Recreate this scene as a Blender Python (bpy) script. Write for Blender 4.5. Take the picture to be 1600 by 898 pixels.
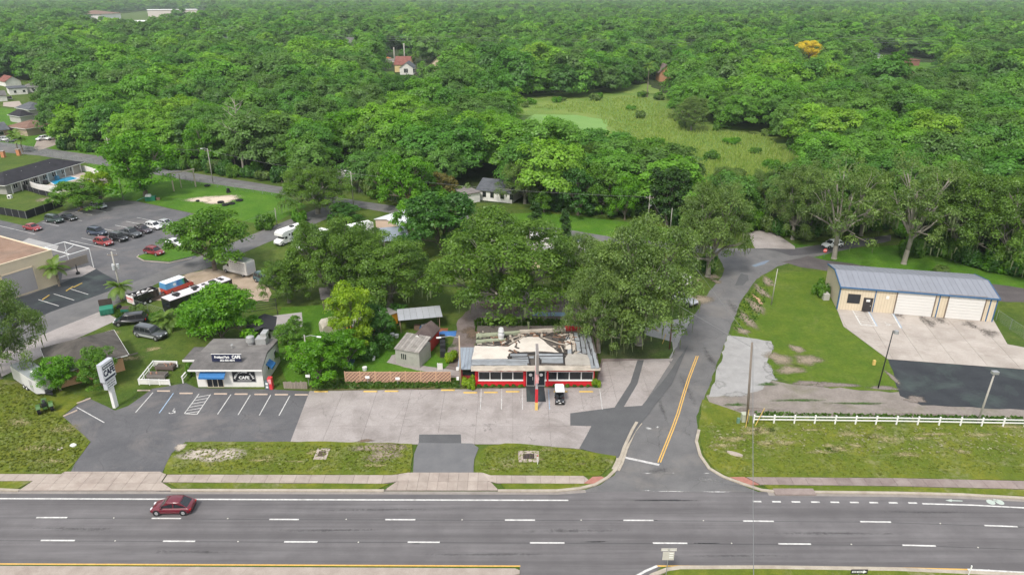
import bpy, math, random
import numpy as np
from mathutils import Vector
R=random.Random(7)
for o in list(bpy.data.objects): bpy.data.objects.remove(o)
SC=bpy.context.scene
COL=SC.collection
# ---------------- camera, world, sun, exposure ----------------
CH=50.0; FP=1100.0; YH=-12.0
TH=math.atan((449-YH)/FP); CT,ST=math.cos(TH),math.sin(TH)
cd=bpy.data.cameras.new('camera'); cam=bpy.data.objects.new('camera',cd); COL.objects.link(cam)
cd.sensor_width=36; cd.lens=36*FP/1600; cd.clip_start=1; cd.clip_end=20000
cam.location=(0,0,CH); cam.rotation_euler=(math.pi/2-TH,0,0); SC.camera=cam
SC.view_settings.view_transform='Standard'; SC.view_settings.look='None'; SC.view_settings.gamma=1
SC.view_settings.exposure=1.2
SUN_EL,SUN_AZ=52,205      # azimuth clockwise from +Y
w=bpy.data.worlds.new('World'); SC.world=w; w.use_nodes=True
nt=w.node_tree; nt.nodes.clear()
sky=nt.nodes.new('ShaderNodeTexSky'); sky.sky_type='NISHITA'; sky.sun_disc=False
sky.sun_elevation=math.radians(SUN_EL); sky.sun_rotation=math.radians(SUN_AZ); sky.air_density=1.5; sky.dust_density=3
mx=nt.nodes.new('ShaderNodeMix'); mx.data_type='RGBA'; mx.inputs[0].default_value=.72
mx.inputs[7].default_value=(4.8,4.92,5.1,1)   # cloud deck, same in every direction
bg=nt.nodes.new('ShaderNodeBackground'); bg.inputs[1].default_value=.1
wo=nt.nodes.new('ShaderNodeOutputWorld')
nt.links.new(sky.outputs[0],mx.inputs[6]); nt.links.new(mx.outputs[2],bg.inputs[0]); nt.links.new(bg.outputs[0],wo.inputs[0])
sl=bpy.data.lights.new('sun','SUN'); sl.energy=1.5; sl.angle=math.radians(11); sl.color=(1,.96,.9)
so=bpy.data.objects.new('sun',sl); COL.objects.link(so)
so.rotation_euler=(math.radians(90-SUN_EL),0,math.radians(180-SUN_AZ))
cy=SC.cycles; cy.max_bounces=5; cy.diffuse_bounces=3; cy.glossy_bounces=2; cy.transmission_bounces=2; cy.transparent_max_bounces=6
cy.caustics_reflective=False; cy.caustics_refractive=False; cy.use_adaptive_sampling=True; cy.adaptive_threshold=.02

# ---------------- projection helpers: photo pixel on a horizontal plane -> world ----------------
def G(px,py,z=0.0):
    u=(px-800)/FP; v=(py-449)/FP
    dy=CT-v*ST; dz=-ST-v*CT
    t=(z-CH)/dz
    return Vector((u*t,dy*t,z))
def P(x,y,z=0.0):
    w=z-CH; d=y*CT-w*ST
    if d<=1: return (-9999,99999)
    return (800+FP*x/d, 449-FP*(y*ST+w*CT)/d)
def HT(px,py,ptop):
    y=G(px,py).y; v=(ptop-449)/FP
    return CH-y*(ST+v*CT)/(CT-v*ST)
def PM(py): # photo pixels per metre across, on the ground at row py
    return FP/(G(800,py).y*CT+CH*ST)
# ---------------- materials ----------------
MATS={}
def lin(c): return tuple(((x/255)/12.92 if x/255<=.04045 else ((x/255+.055)/1.055)**2.4) for x in c)
class N:
    def __init__(s,name):
        s.m=bpy.data.materials.new(name); s.m.use_nodes=True; s.t=s.m.node_tree; s.t.nodes.clear()
        s.out=s.t.nodes.new('ShaderNodeOutputMaterial')
    def n(s,t,**k):
        x=s.t.nodes.new(t)
        for a,b in k.items():
            if a[0]=='i' and a[1:].isdigit(): x.inputs[int(a[1:])].default_value=b
            else: setattr(x,a,b)
        return x
    def l(s,a,b): s.t.links.new(a,b)
    def pos(s): return s.n('ShaderNodeNewGeometry').outputs[0]
    def obj(s): return s.n('ShaderNodeTexCoord').outputs[3]
    def noise(s,vec,scale,detail=3,rough=.55,dist=0,dims='3D'):
        x=s.n('ShaderNodeTexNoise'); x.inputs['Scale'].default_value=scale; x.inputs['Detail'].default_value=detail
        x.inputs['Roughness'].default_value=rough; x.inputs['Distortion'].default_value=dist
        if vec is not None: s.l(vec,x.inputs['Vector'])
        return x.outputs[0]
    def mapv(s,vec,scale,rot=0):
        x=s.n('ShaderNodeMapping'); x.inputs['Scale'].default_value=scale; x.inputs['Rotation'].default_value=(0,0,rot); s.l(vec,x.inputs['Vector']); return x.outputs[0]
    def ramp(s,f,stops):
        x=s.n('ShaderNodeValToRGB'); e=x.color_ramp.elements
        while len(e)<len(stops): e.new(.5)
        for el,(p,c) in zip(e,stops):
            el.position=p; el.color=(c[0],c[1],c[2],1) if hasattr(c,'__len__') else (c,c,c,1)
        s.l(f,x.inputs[0]); return x.outputs[0]
    def mix(s,f,a,b,mode='MIX'):
        x=s.n('ShaderNodeMix',data_type='RGBA',blend_type=mode)
        for v,i in ((f,0),(a,6),(b,7)):
            if isinstance(v,(int,float)): x.inputs[i].default_value=v if i==0 else (v,v,v,1)
            elif isinstance(v,tuple): x.inputs[i].default_value=(v[0],v[1],v[2],1)
            else: s.l(v,x.inputs[i])
        return x.outputs[2]
    def math(s,op,a,b=0.0,clamp=False):
        x=s.n('ShaderNodeMath',operation=op,use_clamp=clamp)
        for v,i in ((a,0),(b,1)):
            if isinstance(v,(int,float)): x.inputs[i].default_value=v
            else: s.l(v,x.inputs[i])
        return x.outputs[0]
    def bsdf(s,col,rough=.8,metal=0,spec=.3,bump=None,bs=.3,coat=0,bd=.05):
        b=s.n('ShaderNodeBsdfPrincipled')
        if isinstance(col,tuple): b.inputs['Base Color'].default_value=(col[0],col[1],col[2],1)
        else: s.l(col,b.inputs['Base Color'])
        if isinstance(rough,(int,float)): b.inputs['Roughness'].default_value=rough
        else: s.l(rough,b.inputs['Roughness'])
        b.inputs['Metallic'].default_value=metal; b.inputs['Specular IOR Level'].default_value=spec; b.inputs['Coat Weight'].default_value=coat
        if bump is not None:
            k=s.n('ShaderNodeBump'); k.inputs['Strength'].default_value=bs; k.inputs['Distance'].default_value=bd
            s.l(bump,k.inputs['Height']); s.l(k.outputs[0],b.inputs['Normal'])
        return b.outputs[0]
    def done(s,sh):
        s.l(sh,s.out.inputs[0]); return s.m
def M(name,col,rough=.7,var=.12,scale=1.5,metal=0,spec=.3,coat=0,dirt=0,objvar=0):
    """plain painted/solid surface with soft wear; col linear rgb"""
    if name in MATS: return MATS[name]
    k=N(name); o=k.obj(); f=k.noise(o,scale,4)
    c=k.mix(f,tuple(x*(1-var) for x in col),tuple(min(1,x*(1+var)) for x in col))
    if dirt:
        d=k.ramp(k.noise(o,scale*.6,6,.65),[(.45,0),(.75,dirt)]); c=k.mix(d,c,(.10,.085,.065))
    if objvar:
        r=k.n('ShaderNodeObjectInfo').outputs['Random']; c=k.mix(k.ramp(r,[(0,1-objvar),(1,1+0*objvar)]),0.0,c,'MIX') if False else k.mix(1.0,c,k.ramp(r,[(0,1-objvar),(1,1.0)]),'MULTIPLY')
    MATS[name]=k.done(k.bsdf(c,rough,metal,spec,coat=coat)); return MATS[name]
def ground_mat(name,dark,light,scale=.6,fine=9,stain=None,stains=.5,bump=.25,streak=None,rough=.9,cracks=False,objvar=0):
    if name in MATS: return MATS[name]
    k=N(name); p=k.pos()
    a=k.noise(p,scale,5,.6); b=k.noise(p,fine,3,.7)
    f=k.math('ADD',k.math('MULTIPLY',a,.6),k.math('MULTIPLY',b,.4))
    c=k.ramp(f,[(.36,dark),(.64,light)])
    if streak: # wheel-track polish along x
        s=k.noise(k.mapv(p,(.012,.9,1)),1.0,4,.6); c=k.mix(k.ramp(s,[(.40,0),(.62,streak)]),c,tuple(x*.66 for x in dark)); s2=k.noise(k.mapv(p,(.03,.35,1)),1.0,5,.7); c=k.mix(k.ramp(s2,[(.52,0),(.68,streak*.6)]),c,tuple(min(1,x*1.35) for x in light))
    if stain:
        s=k.ramp(k.noise(p,scale*.45,7,.7,.6),[(.5,0),(.66,stains)]); c=k.mix(s,c,stain)
    if cracks:
        v=k.n('ShaderNodeTexVoronoi',feature='DISTANCE_TO_EDGE'); v.inputs['Scale'].default_value=.28
        q=k.n('ShaderNodeVectorMath',operation='ADD'); k.l(p,q.inputs[0])
        nn=k.n('ShaderNodeTexNoise'); nn.inputs['Scale'].default_value=.7; nn.inputs['Detail'].default_value=5; k.l(p,nn.inputs['Vector'])
        k.l(nn.outputs[1],q.inputs[1]); k.l(q.outputs[0],v.inputs['Vector'])
        cr=k.ramp(v.outputs[0],[(.0,1),(.010,0)]); g=k.ramp(k.noise(p,.25,2),[(.45,0),(.6,.55)])
        c=k.mix(k.math('MULTIPLY',cr,g),c,tuple(x*.35 for x in dark))
    if objvar:
        r=k.n('ShaderNodeObjectInfo').outputs['Random']; c=k.mix(1.0,c,k.ramp(r,[(0,1-objvar),(1,1.0)]),'MULTIPLY')
    MATS[name]=k.done(k.bsdf(c,rough,0,.25,bump=b,bs=bump)); return MATS[name]
def grass_mat(name,c1,c2,c3,dry=(.19,.16,.075),dryness=.5,scale=.12,con=1.0):
    if name in MATS: return MATS[name]
    k=N(name); p=k.pos()
    big=k.noise(p,scale,4,.6); mid=k.noise(p,.7,5,.7,.5); fine=k.noise(p,6,4,.8)
    c=k.mix(k.ramp(mid,[(.35,0),(.65,1)]),c1,c2)
    c=k.mix(k.ramp(big,[(.4,0),(.6,.8)]),c,c3)
    d=k.math('MULTIPLY',k.ramp(k.noise(p,.23,6,.72,.8),[(.52,0),(.68,1)]),k.ramp(k.noise(p,1.6,5,.75),[(.38,0),(.6,dryness)]))
    c=k.mix(d,c,dry)
    c=k.mix(1.0,c,k.ramp(fine,[(.25,1-.5*con),(.7,1+.3*con)]),'MULTIPLY'); c=k.mix(1.0,c,k.ramp(k.noise(p,1.9,4,.7),[(.3,1-.22*con),(.7,1+.18*con)]),'MULTIPLY')
    MATS[name]=k.done(k.bsdf(c,.9,0,.15,bump=fine,bs=.6,bd=.12)); return MATS[name]
def fringe(name,c1,c2,scale=2.5,soft=.5,dens=1.0):
    """ground patch whose rim breaks up through noise; attribute rim is 0 at the edge, 1 inside"""
    if name in MATS: return MATS[name]
    k=N(name); p=k.pos(); a=k.n('ShaderNodeAttribute',attribute_name='rim').outputs['Fac']
    n1=k.noise(p,scale*.55,7,.8,1.0); n2=k.noise(p,scale*3.5,5,.85)
    nn=k.math('ADD',k.math('MULTIPLY',n1,.55),k.math('MULTIPLY',n2,.45))
    nn=k.math('MULTIPLY',k.math('SUBTRACT',nn,.32),2.8)
    f=k.math('SUBTRACT',k.math('MULTIPLY',a,1.25*dens),nn)
    al=k.ramp(f,[(0,0),(soft*.7,1)])
    c=k.ramp(k.noise(p,3.5,5,.7),[(.35,c1),(.65,c2)])
    b=k.bsdf(c,.95,0,.15); t=k.n('ShaderNodeBsdfTransparent').outputs[0]
    m=k.n('ShaderNodeMixShader'); k.l(al,m.inputs[0]); k.l(t,m.inputs[1]); k.l(b,m.inputs[2])
    MATS[name]=k.done(m.outputs[0]); return MATS[name]
# ---------------- mesh helpers ----------------
class MB:
    def __init__(s): s.v=[]; s.f=[]; s.mi=[]; s.cur=0; s.sm=[]; s.smooth=False
    def add(s,vs,fs):
        b=len(s.v); s.v+= [tuple(v) for v in vs]; s.f+=[tuple(b+i for i in f) for f in fs]; s.mi+=[s.cur]*len(fs); s.sm+=[s.smooth]*len(fs); return s
    def box(s,x0,x1,y0,y1,z0,z1):
        return s.add([(x0,y0,z0),(x1,y0,z0),(x1,y1,z0),(x0,y1,z0),(x0,y0,z1),(x1,y0,z1),(x1,y1,z1),(x0,y1,z1)],
          [(3,2,1,0),(4,5,6,7),(0,1,5,4),(1,2,6,5),(2,3,7,6),(3,0,4,7)])
    def poly(s,pts): return s.add(pts,[tuple(range(len(pts)))])
    def prism(s,pts,z0,z1):
        n=len(pts); ar=sum(pts[i][0]*pts[(i+1)%n][1]-pts[(i+1)%n][0]*pts[i][1] for i in range(n))
        if ar<0: pts=pts[::-1]
        return s.add([(p[0],p[1],z0) for p in pts]+[(p[0],p[1],z1) for p in pts],
          [tuple(range(n))[::-1],tuple(range(n,2*n))]+[(i,(i+1)%n,n+(i+1)%n,n+i) for i in range(n)])
    def tube(s,p0,p1,r0,r1=None,n=8,cap=True):
        if r1 is None: r1=r0
        p0=Vector(p0); p1=Vector(p1); d=(p1-p0).normalized(); a=d.cross(Vector((0,0,1)))
        if a.length<1e-4: a=Vector((1,0,0))
        a.normalize(); b=d.cross(a); vs=[]
        for p,r in ((p0,r0),(p1,r1)):
            for i in range(n):
                t=2*math.pi*i/n; vs.append(p+a*(r*math.cos(t))+b*(r*math.sin(t)))
        fs=[(i,n+i,n+(i+1)%n,(i+1)%n) for i in range(n)]
        if cap: fs+=[tuple(range(n)),tuple(range(n,2*n))[::-1]]
        return s.add(vs,fs)
    def path(s,pts,rs,n=6):
        for i in range(len(pts)-1): s.tube(pts[i],pts[i+1],rs[i],rs[i+1],n,cap=(i==len(pts)-2))
        return s
    def loft(s,rings,caps=True):
        n=len(rings[0]); vs=[p for r in rings for p in r]; fs=[]
        for k in range(len(rings)-1):
            for i in range(n): fs.append((k*n+i,k*n+(i+1)%n,(k+1)*n+(i+1)%n,(k+1)*n+i))
        if caps: fs+=[tuple(range(n))[::-1],tuple((len(rings)-1)*n+i for i in range(n))]
        return s.add(vs,fs)
    def mesh(s,name,mats):
        me=bpy.data.meshes.new(name); me.from_pydata(s.v,[],s.f)
        for m in (mats if isinstance(mats,(list,tuple)) else [mats]): me.materials.append(m)
        if len(me.materials)>1: me.polygons.foreach_set('material_index',s.mi)
        if any(s.sm): me.polygons.foreach_set('use_smooth',s.sm)
        me.update(); return me
    def build(s,name,mats,parent=None,loc=None,rz=0,fix=True):
        me=s.mesh(name,mats)
        if fix:
            import bmesh
            b=bmesh.new(); b.from_mesh(me); bmesh.ops.recalc_face_normals(b,faces=b.faces); b.to_mesh(me); b.free()
        return link(name,me,parent,loc,rz)
def link(name,me,parent=None,loc=None,rz=0):
    o=bpy.data.objects.new(name,me); COL.objects.link(o)
    if parent is not None: o.parent=parent
    if loc is not None: o.location=loc
    o.rotation_euler.z=rz; return o
def tag(o,label,cat,group=None,kind=None):
    o['label']=label; o['category']=cat
    if group: o['group']=group
    if kind: o['kind']=kind
    return o
def thing(name,loc,rz,label,cat,group=None):
    o=bpy.data.objects.new(name,None); COL.objects.link(o); o.location=loc; o.rotation_euler.z=rz; o.empty_display_size=.5
    return tag(o,label,cat,group)
def copy_tree(o,parent=None):
    c=o.copy(); COL.objects.link(c)
    if parent is not None: c.parent=parent
    for ch in list(o.children): copy_tree(ch,c)
    return c
def st(o,kind='structure'): o['kind']=kind; return o
def ang(a,b):
    A,B=G(*a),G(*b); return math.atan2(B.y-A.y,B.x-A.x)
def rough_edge(pts,step,amp,seed=1,closed=True):
    rr=random.Random(seed); out=[]; n=len(pts)
    for i in range(n if closed else n-1):
        a=Vector(pts[i][:2]); b=Vector(pts[(i+1)%n][:2]); L=(b-a).length; k=max(1,int(L/step)); nrm=Vector((-(b-a).y,(b-a).x)).normalized() if L else Vector((0,0))
        for j in range(k):
            q=a.lerp(b,j/k)
            if j or amp>.2: q=q+nrm*rr.uniform(-amp,amp)
            out.append(q)
    return out
LV=[0]
def sheet(name,px,mat,z,rough=None,thick=None,kind='structure',parent=None,label=None,raw=False):
    """flat ground sheet from photo pixels; with thick it is a slab standing up to z"""
    pts=[G(*p) for p in px] if not raw else [Vector((p[0],p[1],0)) for p in px]
    if rough: pts=rough_edge(pts,rough[0],rough[1],hash(name)%99 if False else len(px))
    from mathutils.geometry import tessellate_polygon
    n=len(pts); tris=tessellate_polygon([[Vector((p[0],p[1],0)) for p in pts]])
    m=MB(); m.add([(p[0],p[1],z) for p in pts],[tuple(t) for t in tris])
    if thick:
        m.add([(p[0],p[1],z) for p in pts]+[(p[0],p[1],z-thick) for p in pts],[(i,(i+1)%n,n+(i+1)%n,n+i) for i in range(n)])
    me=m.mesh(name,mat)
    import bmesh
    b=bmesh.new(); b.from_mesh(me)
    for f in b.faces:
        f.normal_update()
        if abs(f.normal.z)>.5 and f.normal.z<0: f.normal_flip()
    b.to_mesh(me); b.free()
    o=link(name,me,parent)
    if kind and parent is None: o['kind']=kind
    return o
def patch(name,cx,cy,rx,ry,mat,z,seed=0,rot=0,kind='structure'):
    """organic blot; pixel centre and radii (pixels) turned into metres on the ground"""
    c=G(cx,cy); sx=rx/PM(cy); sy=(G(cx,cy-ry)-G(cx,cy+ry)).y/2; rr=random.Random(seed+int(cx))
    n=28; m=MB(); ph=[rr.uniform(0,6.28) for _ in range(3)]
    def rad(t): return 1+.16*math.sin(2*t+ph[0])+.12*math.sin(3*t+ph[1])+.08*math.sin(5*t+ph[2])
    vs=[(0,0,0)]; 
    for k in (.5,1):
        for i in range(n):
            t=2*math.pi*i/n; r=rad(t)*k; x,y=sx*r*math.cos(t),sy*r*math.sin(t); vs.append((x*math.cos(rot)-y*math.sin(rot),x*math.sin(rot)+y*math.cos(rot),0))
    fs=[(0,1+i,1+(i+1)%n) for i in range(n)]+[(1+i,1+n+i,1+n+(i+1)%n,1+(i+1)%n) for i in range(n)]
    m.add(vs,fs); me=m.mesh(name,mat)
    at=me.attributes.new('rim','FLOAT','POINT'); at.data.foreach_set('value',[1.0]+[.6]*n+[0.0]*n)
    LV[0]+=1; o=link(name,me,None,(c.x,c.y,z+.0007*(LV[0]%12))); o['kind']=kind; return o
def strip_pts(p,width):
    """polyline (world) -> left & right offset lists"""
    L=[];Rr=[]
    for i in range(len(p)):
        a=p[max(0,i-1)]; b=p[min(len(p)-1,i+1)]; d=(Vector(b[:2])-Vector(a[:2])).normalized(); n=Vector((-d.y,d.x))*width/2
        q=Vector(p[i][:2]); L.append(q+n); Rr.append(q-n)
    return L,Rr
def strip(name,px,width,mat,z,parent=None,raw=False,h=None,off=0):
    p=[G(*q) for q in px] if not raw else px
    L,Q=strip_pts(p,width); m=MB(); n=len(p)
    if h is None:
        for i in range(n-1): m.add([(Q[i].x,Q[i].y,z),(Q[i+1].x,Q[i+1].y,z),(L[i+1].x,L[i+1].y,z),(L[i].x,L[i].y,z)],[(0,1,2,3)])
    else:
        m.loft([[(Q[i].x,Q[i].y,z),(Q[i].x,Q[i].y,z+h),(L[i].x,L[i].y,z+h),(L[i].x,L[i].y,z)] for i in range(n)])
    o=m.build(name,mat,parent)
    if parent is None: o['kind']='structure'
    return o
def clip_halfplane(poly,a,b,c):
    out=[]; n=len(poly)
    for i in range(n):
        p,q=poly[i],poly[(i+1)%n]; dp=a*p[0]+b*p[1]-c; dq=a*q[0]+b*q[1]-c
        if dp<=0: out.append(p)
        if (dp<0<dq) or (dq<0<dp):
            t=dp/(dp-dq); out.append((p[0]+t*(q[0]-p[0]),p[1]+t*(q[1]-p[1])))
    return out
def slabs(pname,px,origin,direction,dx,dy,mat,z,thick,parent,gap=.03,raw=False,maxn=280,amp=.006):
    """cut a polygon into slabs, each a piece of its own"""
    pts=[tuple(G(*p)[:2]) for p in px] if not raw else [tuple(p[:2]) for p in px]
    o=G(*origin) if not raw else Vector((*origin,0)); c,s=math.cos(direction),math.sin(direction)
    loc=[((p[0]-o.x)*c+(p[1]-o.y)*s,-(p[0]-o.x)*s+(p[1]-o.y)*c) for p in pts]
    x0=math.floor(min(p[0] for p in loc)/dx); x1=math.ceil(max(p[0] for p in loc)/dx)
    y0=math.floor(min(p[1] for p in loc)/dy); y1=math.ceil(max(p[1] for p in loc)/dy); rr=random.Random(3); cnt=0
    for i in range(x0,x1):
        q0=clip_halfplane(loc,-1,0,-(i*dx+gap/2)); q0=clip_halfplane(q0,1,0,(i+1)*dx-gap/2) if len(q0)>2 else []
        if len(q0)<3: continue
        for j in range(y0,y1):
            q=clip_halfplane(q0,0,-1,-(j*dy+gap/2)); q=clip_halfplane(q,0,1,(j+1)*dy-gap/2) if len(q)>2 else []
            if len(q)<3: continue
            ar=abs(sum(q[k][0]*q[(k+1)%len(q)][1]-q[(k+1)%len(q)][0]*q[k][1] for k in range(len(q))))/2
            if ar<.15: continue
            w=[(o.x+a*c-b*s,o.y+a*s+b*c) for a,b in q]; cnt+=1
            cxy=(sum(a for a,_ in w)/len(w),sum(b for _,b in w)/len(w))
            MB().prism([(a-cxy[0],b-cxy[1]) for a,b in w],-thick,0).build(pname,mat,parent,(cxy[0],cxy[1],z+rr.uniform(0,amp)),fix=False)
    return cnt
def text(s,size,mat,parent,loc,rot,name='lettering',ext=.012,align='CENTER',sx=1.0,shear=0,bold=0):
    c=bpy.data.curves.new(name,'FONT'); c.body=s; c.size=size; c.extrude=ext; c.align_x=align; c.align_y='CENTER'; c.resolution_u=2; c.shear=shear; c.offset=bold
    t=bpy.data.objects.new('t',c); COL.objects.link(t); bpy.context.view_layer.update()
    me=bpy.data.meshes.new_from_object(t.evaluated_get(bpy.context.evaluated_depsgraph_get())); bpy.data.objects.remove(t)
    me.name=name; me.materials.clear(); me.materials.append(mat)
    o=link(name,me,parent,loc); o.rotation_euler=rot; o.scale=(sx,1,1); return o
HP=math.pi/2

def add_haze():
    k=bpy.data.materials.new('haze'); k.use_nodes=True; t=k.node_tree; t.nodes.clear(); o=t.nodes.new('ShaderNodeOutputMaterial'); v=t.nodes.new('ShaderNodeVolumePrincipled')
    v.inputs['Color'].default_value=(.80,.92,.90,1); v.inputs['Density'].default_value=.000115; v.inputs['Anisotropy'].default_value=.2; t.links.new(v.outputs[0],o.inputs['Volume'])
    m=MB(); m.box(-9500,9500,-80,14500,-1,53); h=m.build('haze',k); h['kind']='stuff'; h['label']='thin pale air haze over the woods'
# ---------------- ground, roads, lots ----------------
GR=grass_mat('lawn_grass',(.066,.108,.016),(.112,.150,.024),(.052,.096,.013),dryness=.3)
GRL=grass_mat('verge_grass',(.108,.140,.016),(.175,.185,.024),(.088,.130,.014),dry=(.30,.27,.16),dryness=.75,scale=.2,con=.55)
GRB=grass_mat('bright_grass',(.070,.165,.012),(.100,.200,.018),(.055,.145,.011),dryness=.15)
MARSH=grass_mat('marsh_reeds',(.150,.225,.045),(.205,.265,.060),(.11,.20,.035),dry=(.24,.2,.09),dryness=.6,scale=.05)
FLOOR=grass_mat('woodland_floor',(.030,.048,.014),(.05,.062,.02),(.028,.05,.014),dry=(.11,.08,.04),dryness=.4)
HWY=ground_mat('highway_asphalt',(.120,.112,.114),(.166,.156,.157),.35,14,streak=.55,bump=.12)
ASP=ground_mat('street_asphalt',(.110,.107,.108),(.165,.160,.158),.3,10,stain=(.21,.19,.17),stains=.45,bump=.15,cracks=True)
LOT=ground_mat('lot_asphalt',(.080,.080,.086),(.135,.131,.134),.25,8,stain=(.19,.17,.16),stains=.6,bump=.2,cracks=True)
BLK=ground_mat('sealed_asphalt',(.026,.029,.034),(.043,.047,.052),.35,5,stain=(.085,.12,.1),stains=.4,bump=.15)
PATCHA=ground_mat('asphalt_repair',(.085,.085,.088),(.11,.11,.112),.5,9,bump=.15)
OLDC=ground_mat('weathered_paving',(.275,.245,.23),(.375,.338,.32),.35,5,stain=(.19,.165,.15),stains=.6,bump=.2,cracks=True,objvar=.05)
SIDEW=ground_mat('sidewalk_concrete',(.33,.275,.235),(.44,.375,.325),.8,9,stain=(.25,.19,.165),stains=.4,objvar=.16)
SIDEW2=ground_mat('sidewalk_brown',(.22,.17,.155),(.31,.25,.225),.8,9,stain=(.36,.31,.28),stains=.5,objvar=.25)
KERB=ground_mat('kerb_concrete',(.32,.275,.22),(.44,.39,.32),.9,8,stain=(.2,.16,.12),stains=.4)
APRON=ground_mat('apron_concrete',(.36,.315,.275),(.46,.41,.365),.3,4,stain=(.24,.20,.17),stains=.5,objvar=.07)
DIRT=ground_mat('dirt_track',(.18,.155,.135),(.27,.235,.21),.5,4,stain=(.12,.13,.05),stains=.35,bump=.5)
GRAV=ground_mat('pale_gravel',(.27,.262,.255),(.36,.35,.34),.6,12,bump=.3)
SAND=ground_mat('sandy_yard',(.31,.235,.17),(.43,.34,.26),.4,5,stain=(.13,.13,.05),stains=.25,bump=.4)
YARD=ground_mat('leafy_yard',(.13,.105,.095),(.235,.195,.185),.6,5,stain=(.09,.065,.04),stains=.5,bump=.4)
WHITE=ground_mat('road_paint_white',(.46,.45,.43),(.70,.69,.66),3,14,stain=(.22,.21,.20),stains=.5)
WORN=ground_mat('road_paint_worn',(.30,.29,.28),(.62,.6,.58),2.5,8)
YEL=ground_mat('road_paint_yellow',(.56,.33,.08),(.68,.42,.12),3,14,stain=(.25,.2,.1),stains=.3)
REDR=ground_mat('red_ramp_paving',(.30,.13,.10),(.38,.18,.14),2,12)
BLUEP=ground_mat('road_paint_blue',(.20,.30,.42),(.38,.48,.6),3,12)
FR_D=fringe('worn_dirt_edge',(.19,.155,.105),(.32,.265,.20),soft=1.0,dens=1.15)
FR_P=fringe('pale_sand_edge',(.33,.28,.22),(.50,.44,.38),soft=.9,dens=1.25)
FR_B=fringe('brown_soil_edge',(.12,.085,.06),(.2,.15,.11),soft=.7)
FR_G=fringe('dry_grass_edge',(.21,.185,.08),(.33,.29,.15),scale=4,dens=.75)
FR_DG=fringe('lush_grass_edge',(.035,.085,.012),(.055,.12,.018),scale=2,dens=.9,soft=.9)
FR_K=fringe('oil_stain_edge',(.10,.085,.075),(.16,.14,.125),scale=1.2,dens=.75,soft=.8)
FR_W=fringe('worn_paint_edge',(.5,.49,.47),(.65,.64,.62),scale=6,dens=.7)

m=MB(); m.poly([(-9000,-60,0),(9000,-60,0),(9000,14000,0),(-9000,14000,0)]); o=m.build('ground',GR); st(o)
# woodland floor and marsh
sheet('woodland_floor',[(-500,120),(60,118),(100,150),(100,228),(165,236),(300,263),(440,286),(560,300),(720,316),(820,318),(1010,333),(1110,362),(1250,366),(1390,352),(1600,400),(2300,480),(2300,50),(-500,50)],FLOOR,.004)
sheet('marsh',[(690,205),(760,150),(900,143),(1010,130),(1070,165),(1140,190),(1300,205),(1300,330),(1180,318),(1100,300),(1040,250),(900,250)],MARSH,.008,rough=(6,1.5))
PONDM=ground_mat('algae_pond_water',(.13,.25,.055),(.18,.30,.075),.08,1,rough=.8)
sheet('pond',[(800,196),(835,179),(900,180),(950,188),(940,240),(820,240)],PONDM,.012,rough=(4,.8))
sheet('wood_lawn',[(560,175),(590,112),(615,112),(640,150),(860,165),(860,200),(560,200)],GRB,.0075)
sheet('orchard_lawn',[(1480,98),(1385,98),(1380,108),(1430,118),(1480,118)],GRB,.0075)
sheet('far_lawn',[(60,205),(165,238),(165,246),(0,222),(-60,215),(-60,160),(50,175)],GRB,.0078)
sheet('school_field_lawn',[(215,314),(312,335),(420,352),(480,322),(440,303),(300,280),(215,262),(140,255),(100,300)],GRB,.0078)
sheet('middle_lawn',[(760,335),(850,332),(1010,350),(1120,372),(1110,384),(955,371),(900,362),(760,352)],GRB,.0078)
sheet('yard_lawn',[(610,470),(440,480),(420,530),(450,600),(720,605),(718,560),(690,560),(600,500)],GRB,.0078)
sheet('workshop_lawn',[(1230,380),(1330,388),(1450,380),(1700,420),(1700,470),(1300,425)],GRB,.0078)
sheet('corner_lawn',[(1255,424),(1300,424),(1311,486),(1392,566),(1402,612),(1250,604),(1150,560),(1140,530),(1160,470),(1200,425)],grass_mat('mown_grass',(.088,.140,.013),(.120,.168,.018),(.072,.130,.012),dry=(.24,.24,.09),dryness=.35,scale=.3),.0078)
# side streets
sheet('back_street',[(-300,190),(0,222),(100,236),(165,245),(300,270),(440,292),(555,313),(660,328),(845,352),(955,370),(1120,386),(1120,398),(950,379),(845,360),(650,340),(548,322),(440,303),(300,283),(165,259),(60,243),(-300,212)],ASP,.010,rough=(4,.08))
sheet('diagonal_street',[(-300,640),(-40,548),(80,487),(185,450),(310,401),(400,364),(485,330),(520,318),(548,322),(520,338),(455,366),(420,378),(322,420),(257,437),(160,486),(92,513),(0,565),(-300,740)],ASP,.012,rough=(4,.08))
sheet('side_street',[(900,790),(905,768),(938,757),(960,742),(972,712),(998,663),(1003,636),(1048,560),(1062,530),(1085,492),(1108,455),(1128,432),(1132,420),(1122,400),(1118,388),(1180,388),(1240,388),(1300,380),(1392,367),(1392,376),(1330,388),(1270,402),(1215,416),(1182,436),(1158,470),(1138,522),(1105,610),(1088,650),(1092,700),(1106,730),(1140,750),(1185,768),(1240,790)],ASP,.014,rough=(1.0,.10))
sheet('dark_resurfacing',[(1180,388),(1240,389),(1300,380),(1392,367),(1392,376),(1330,388),(1260,398),(1235,400),(1210,392)],ground_mat('dark_street',(.066,.064,.07),(.105,.10,.105),.3,5),.018,rough=(2,.3))
sheet('workshop_track',[(1222,409),(1262,400),(1290,406),(1330,412),(1700,465),(1700,478),(1550,470),(1300,424),(1250,418)],ground_mat('track_asphalt',(.075,.066,.068),(.12,.106,.104),.4,5),.016,rough=(2,.25))
sheet('culvert_drive',[(1168,362),(1204,360),(1242,385),(1242,389),(1180,388)],OLDC,.019,rough=(2,.1))
PUD=M('puddle_water',(.22,.26,.33),.05,.1,3,spec=.6)
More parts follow.
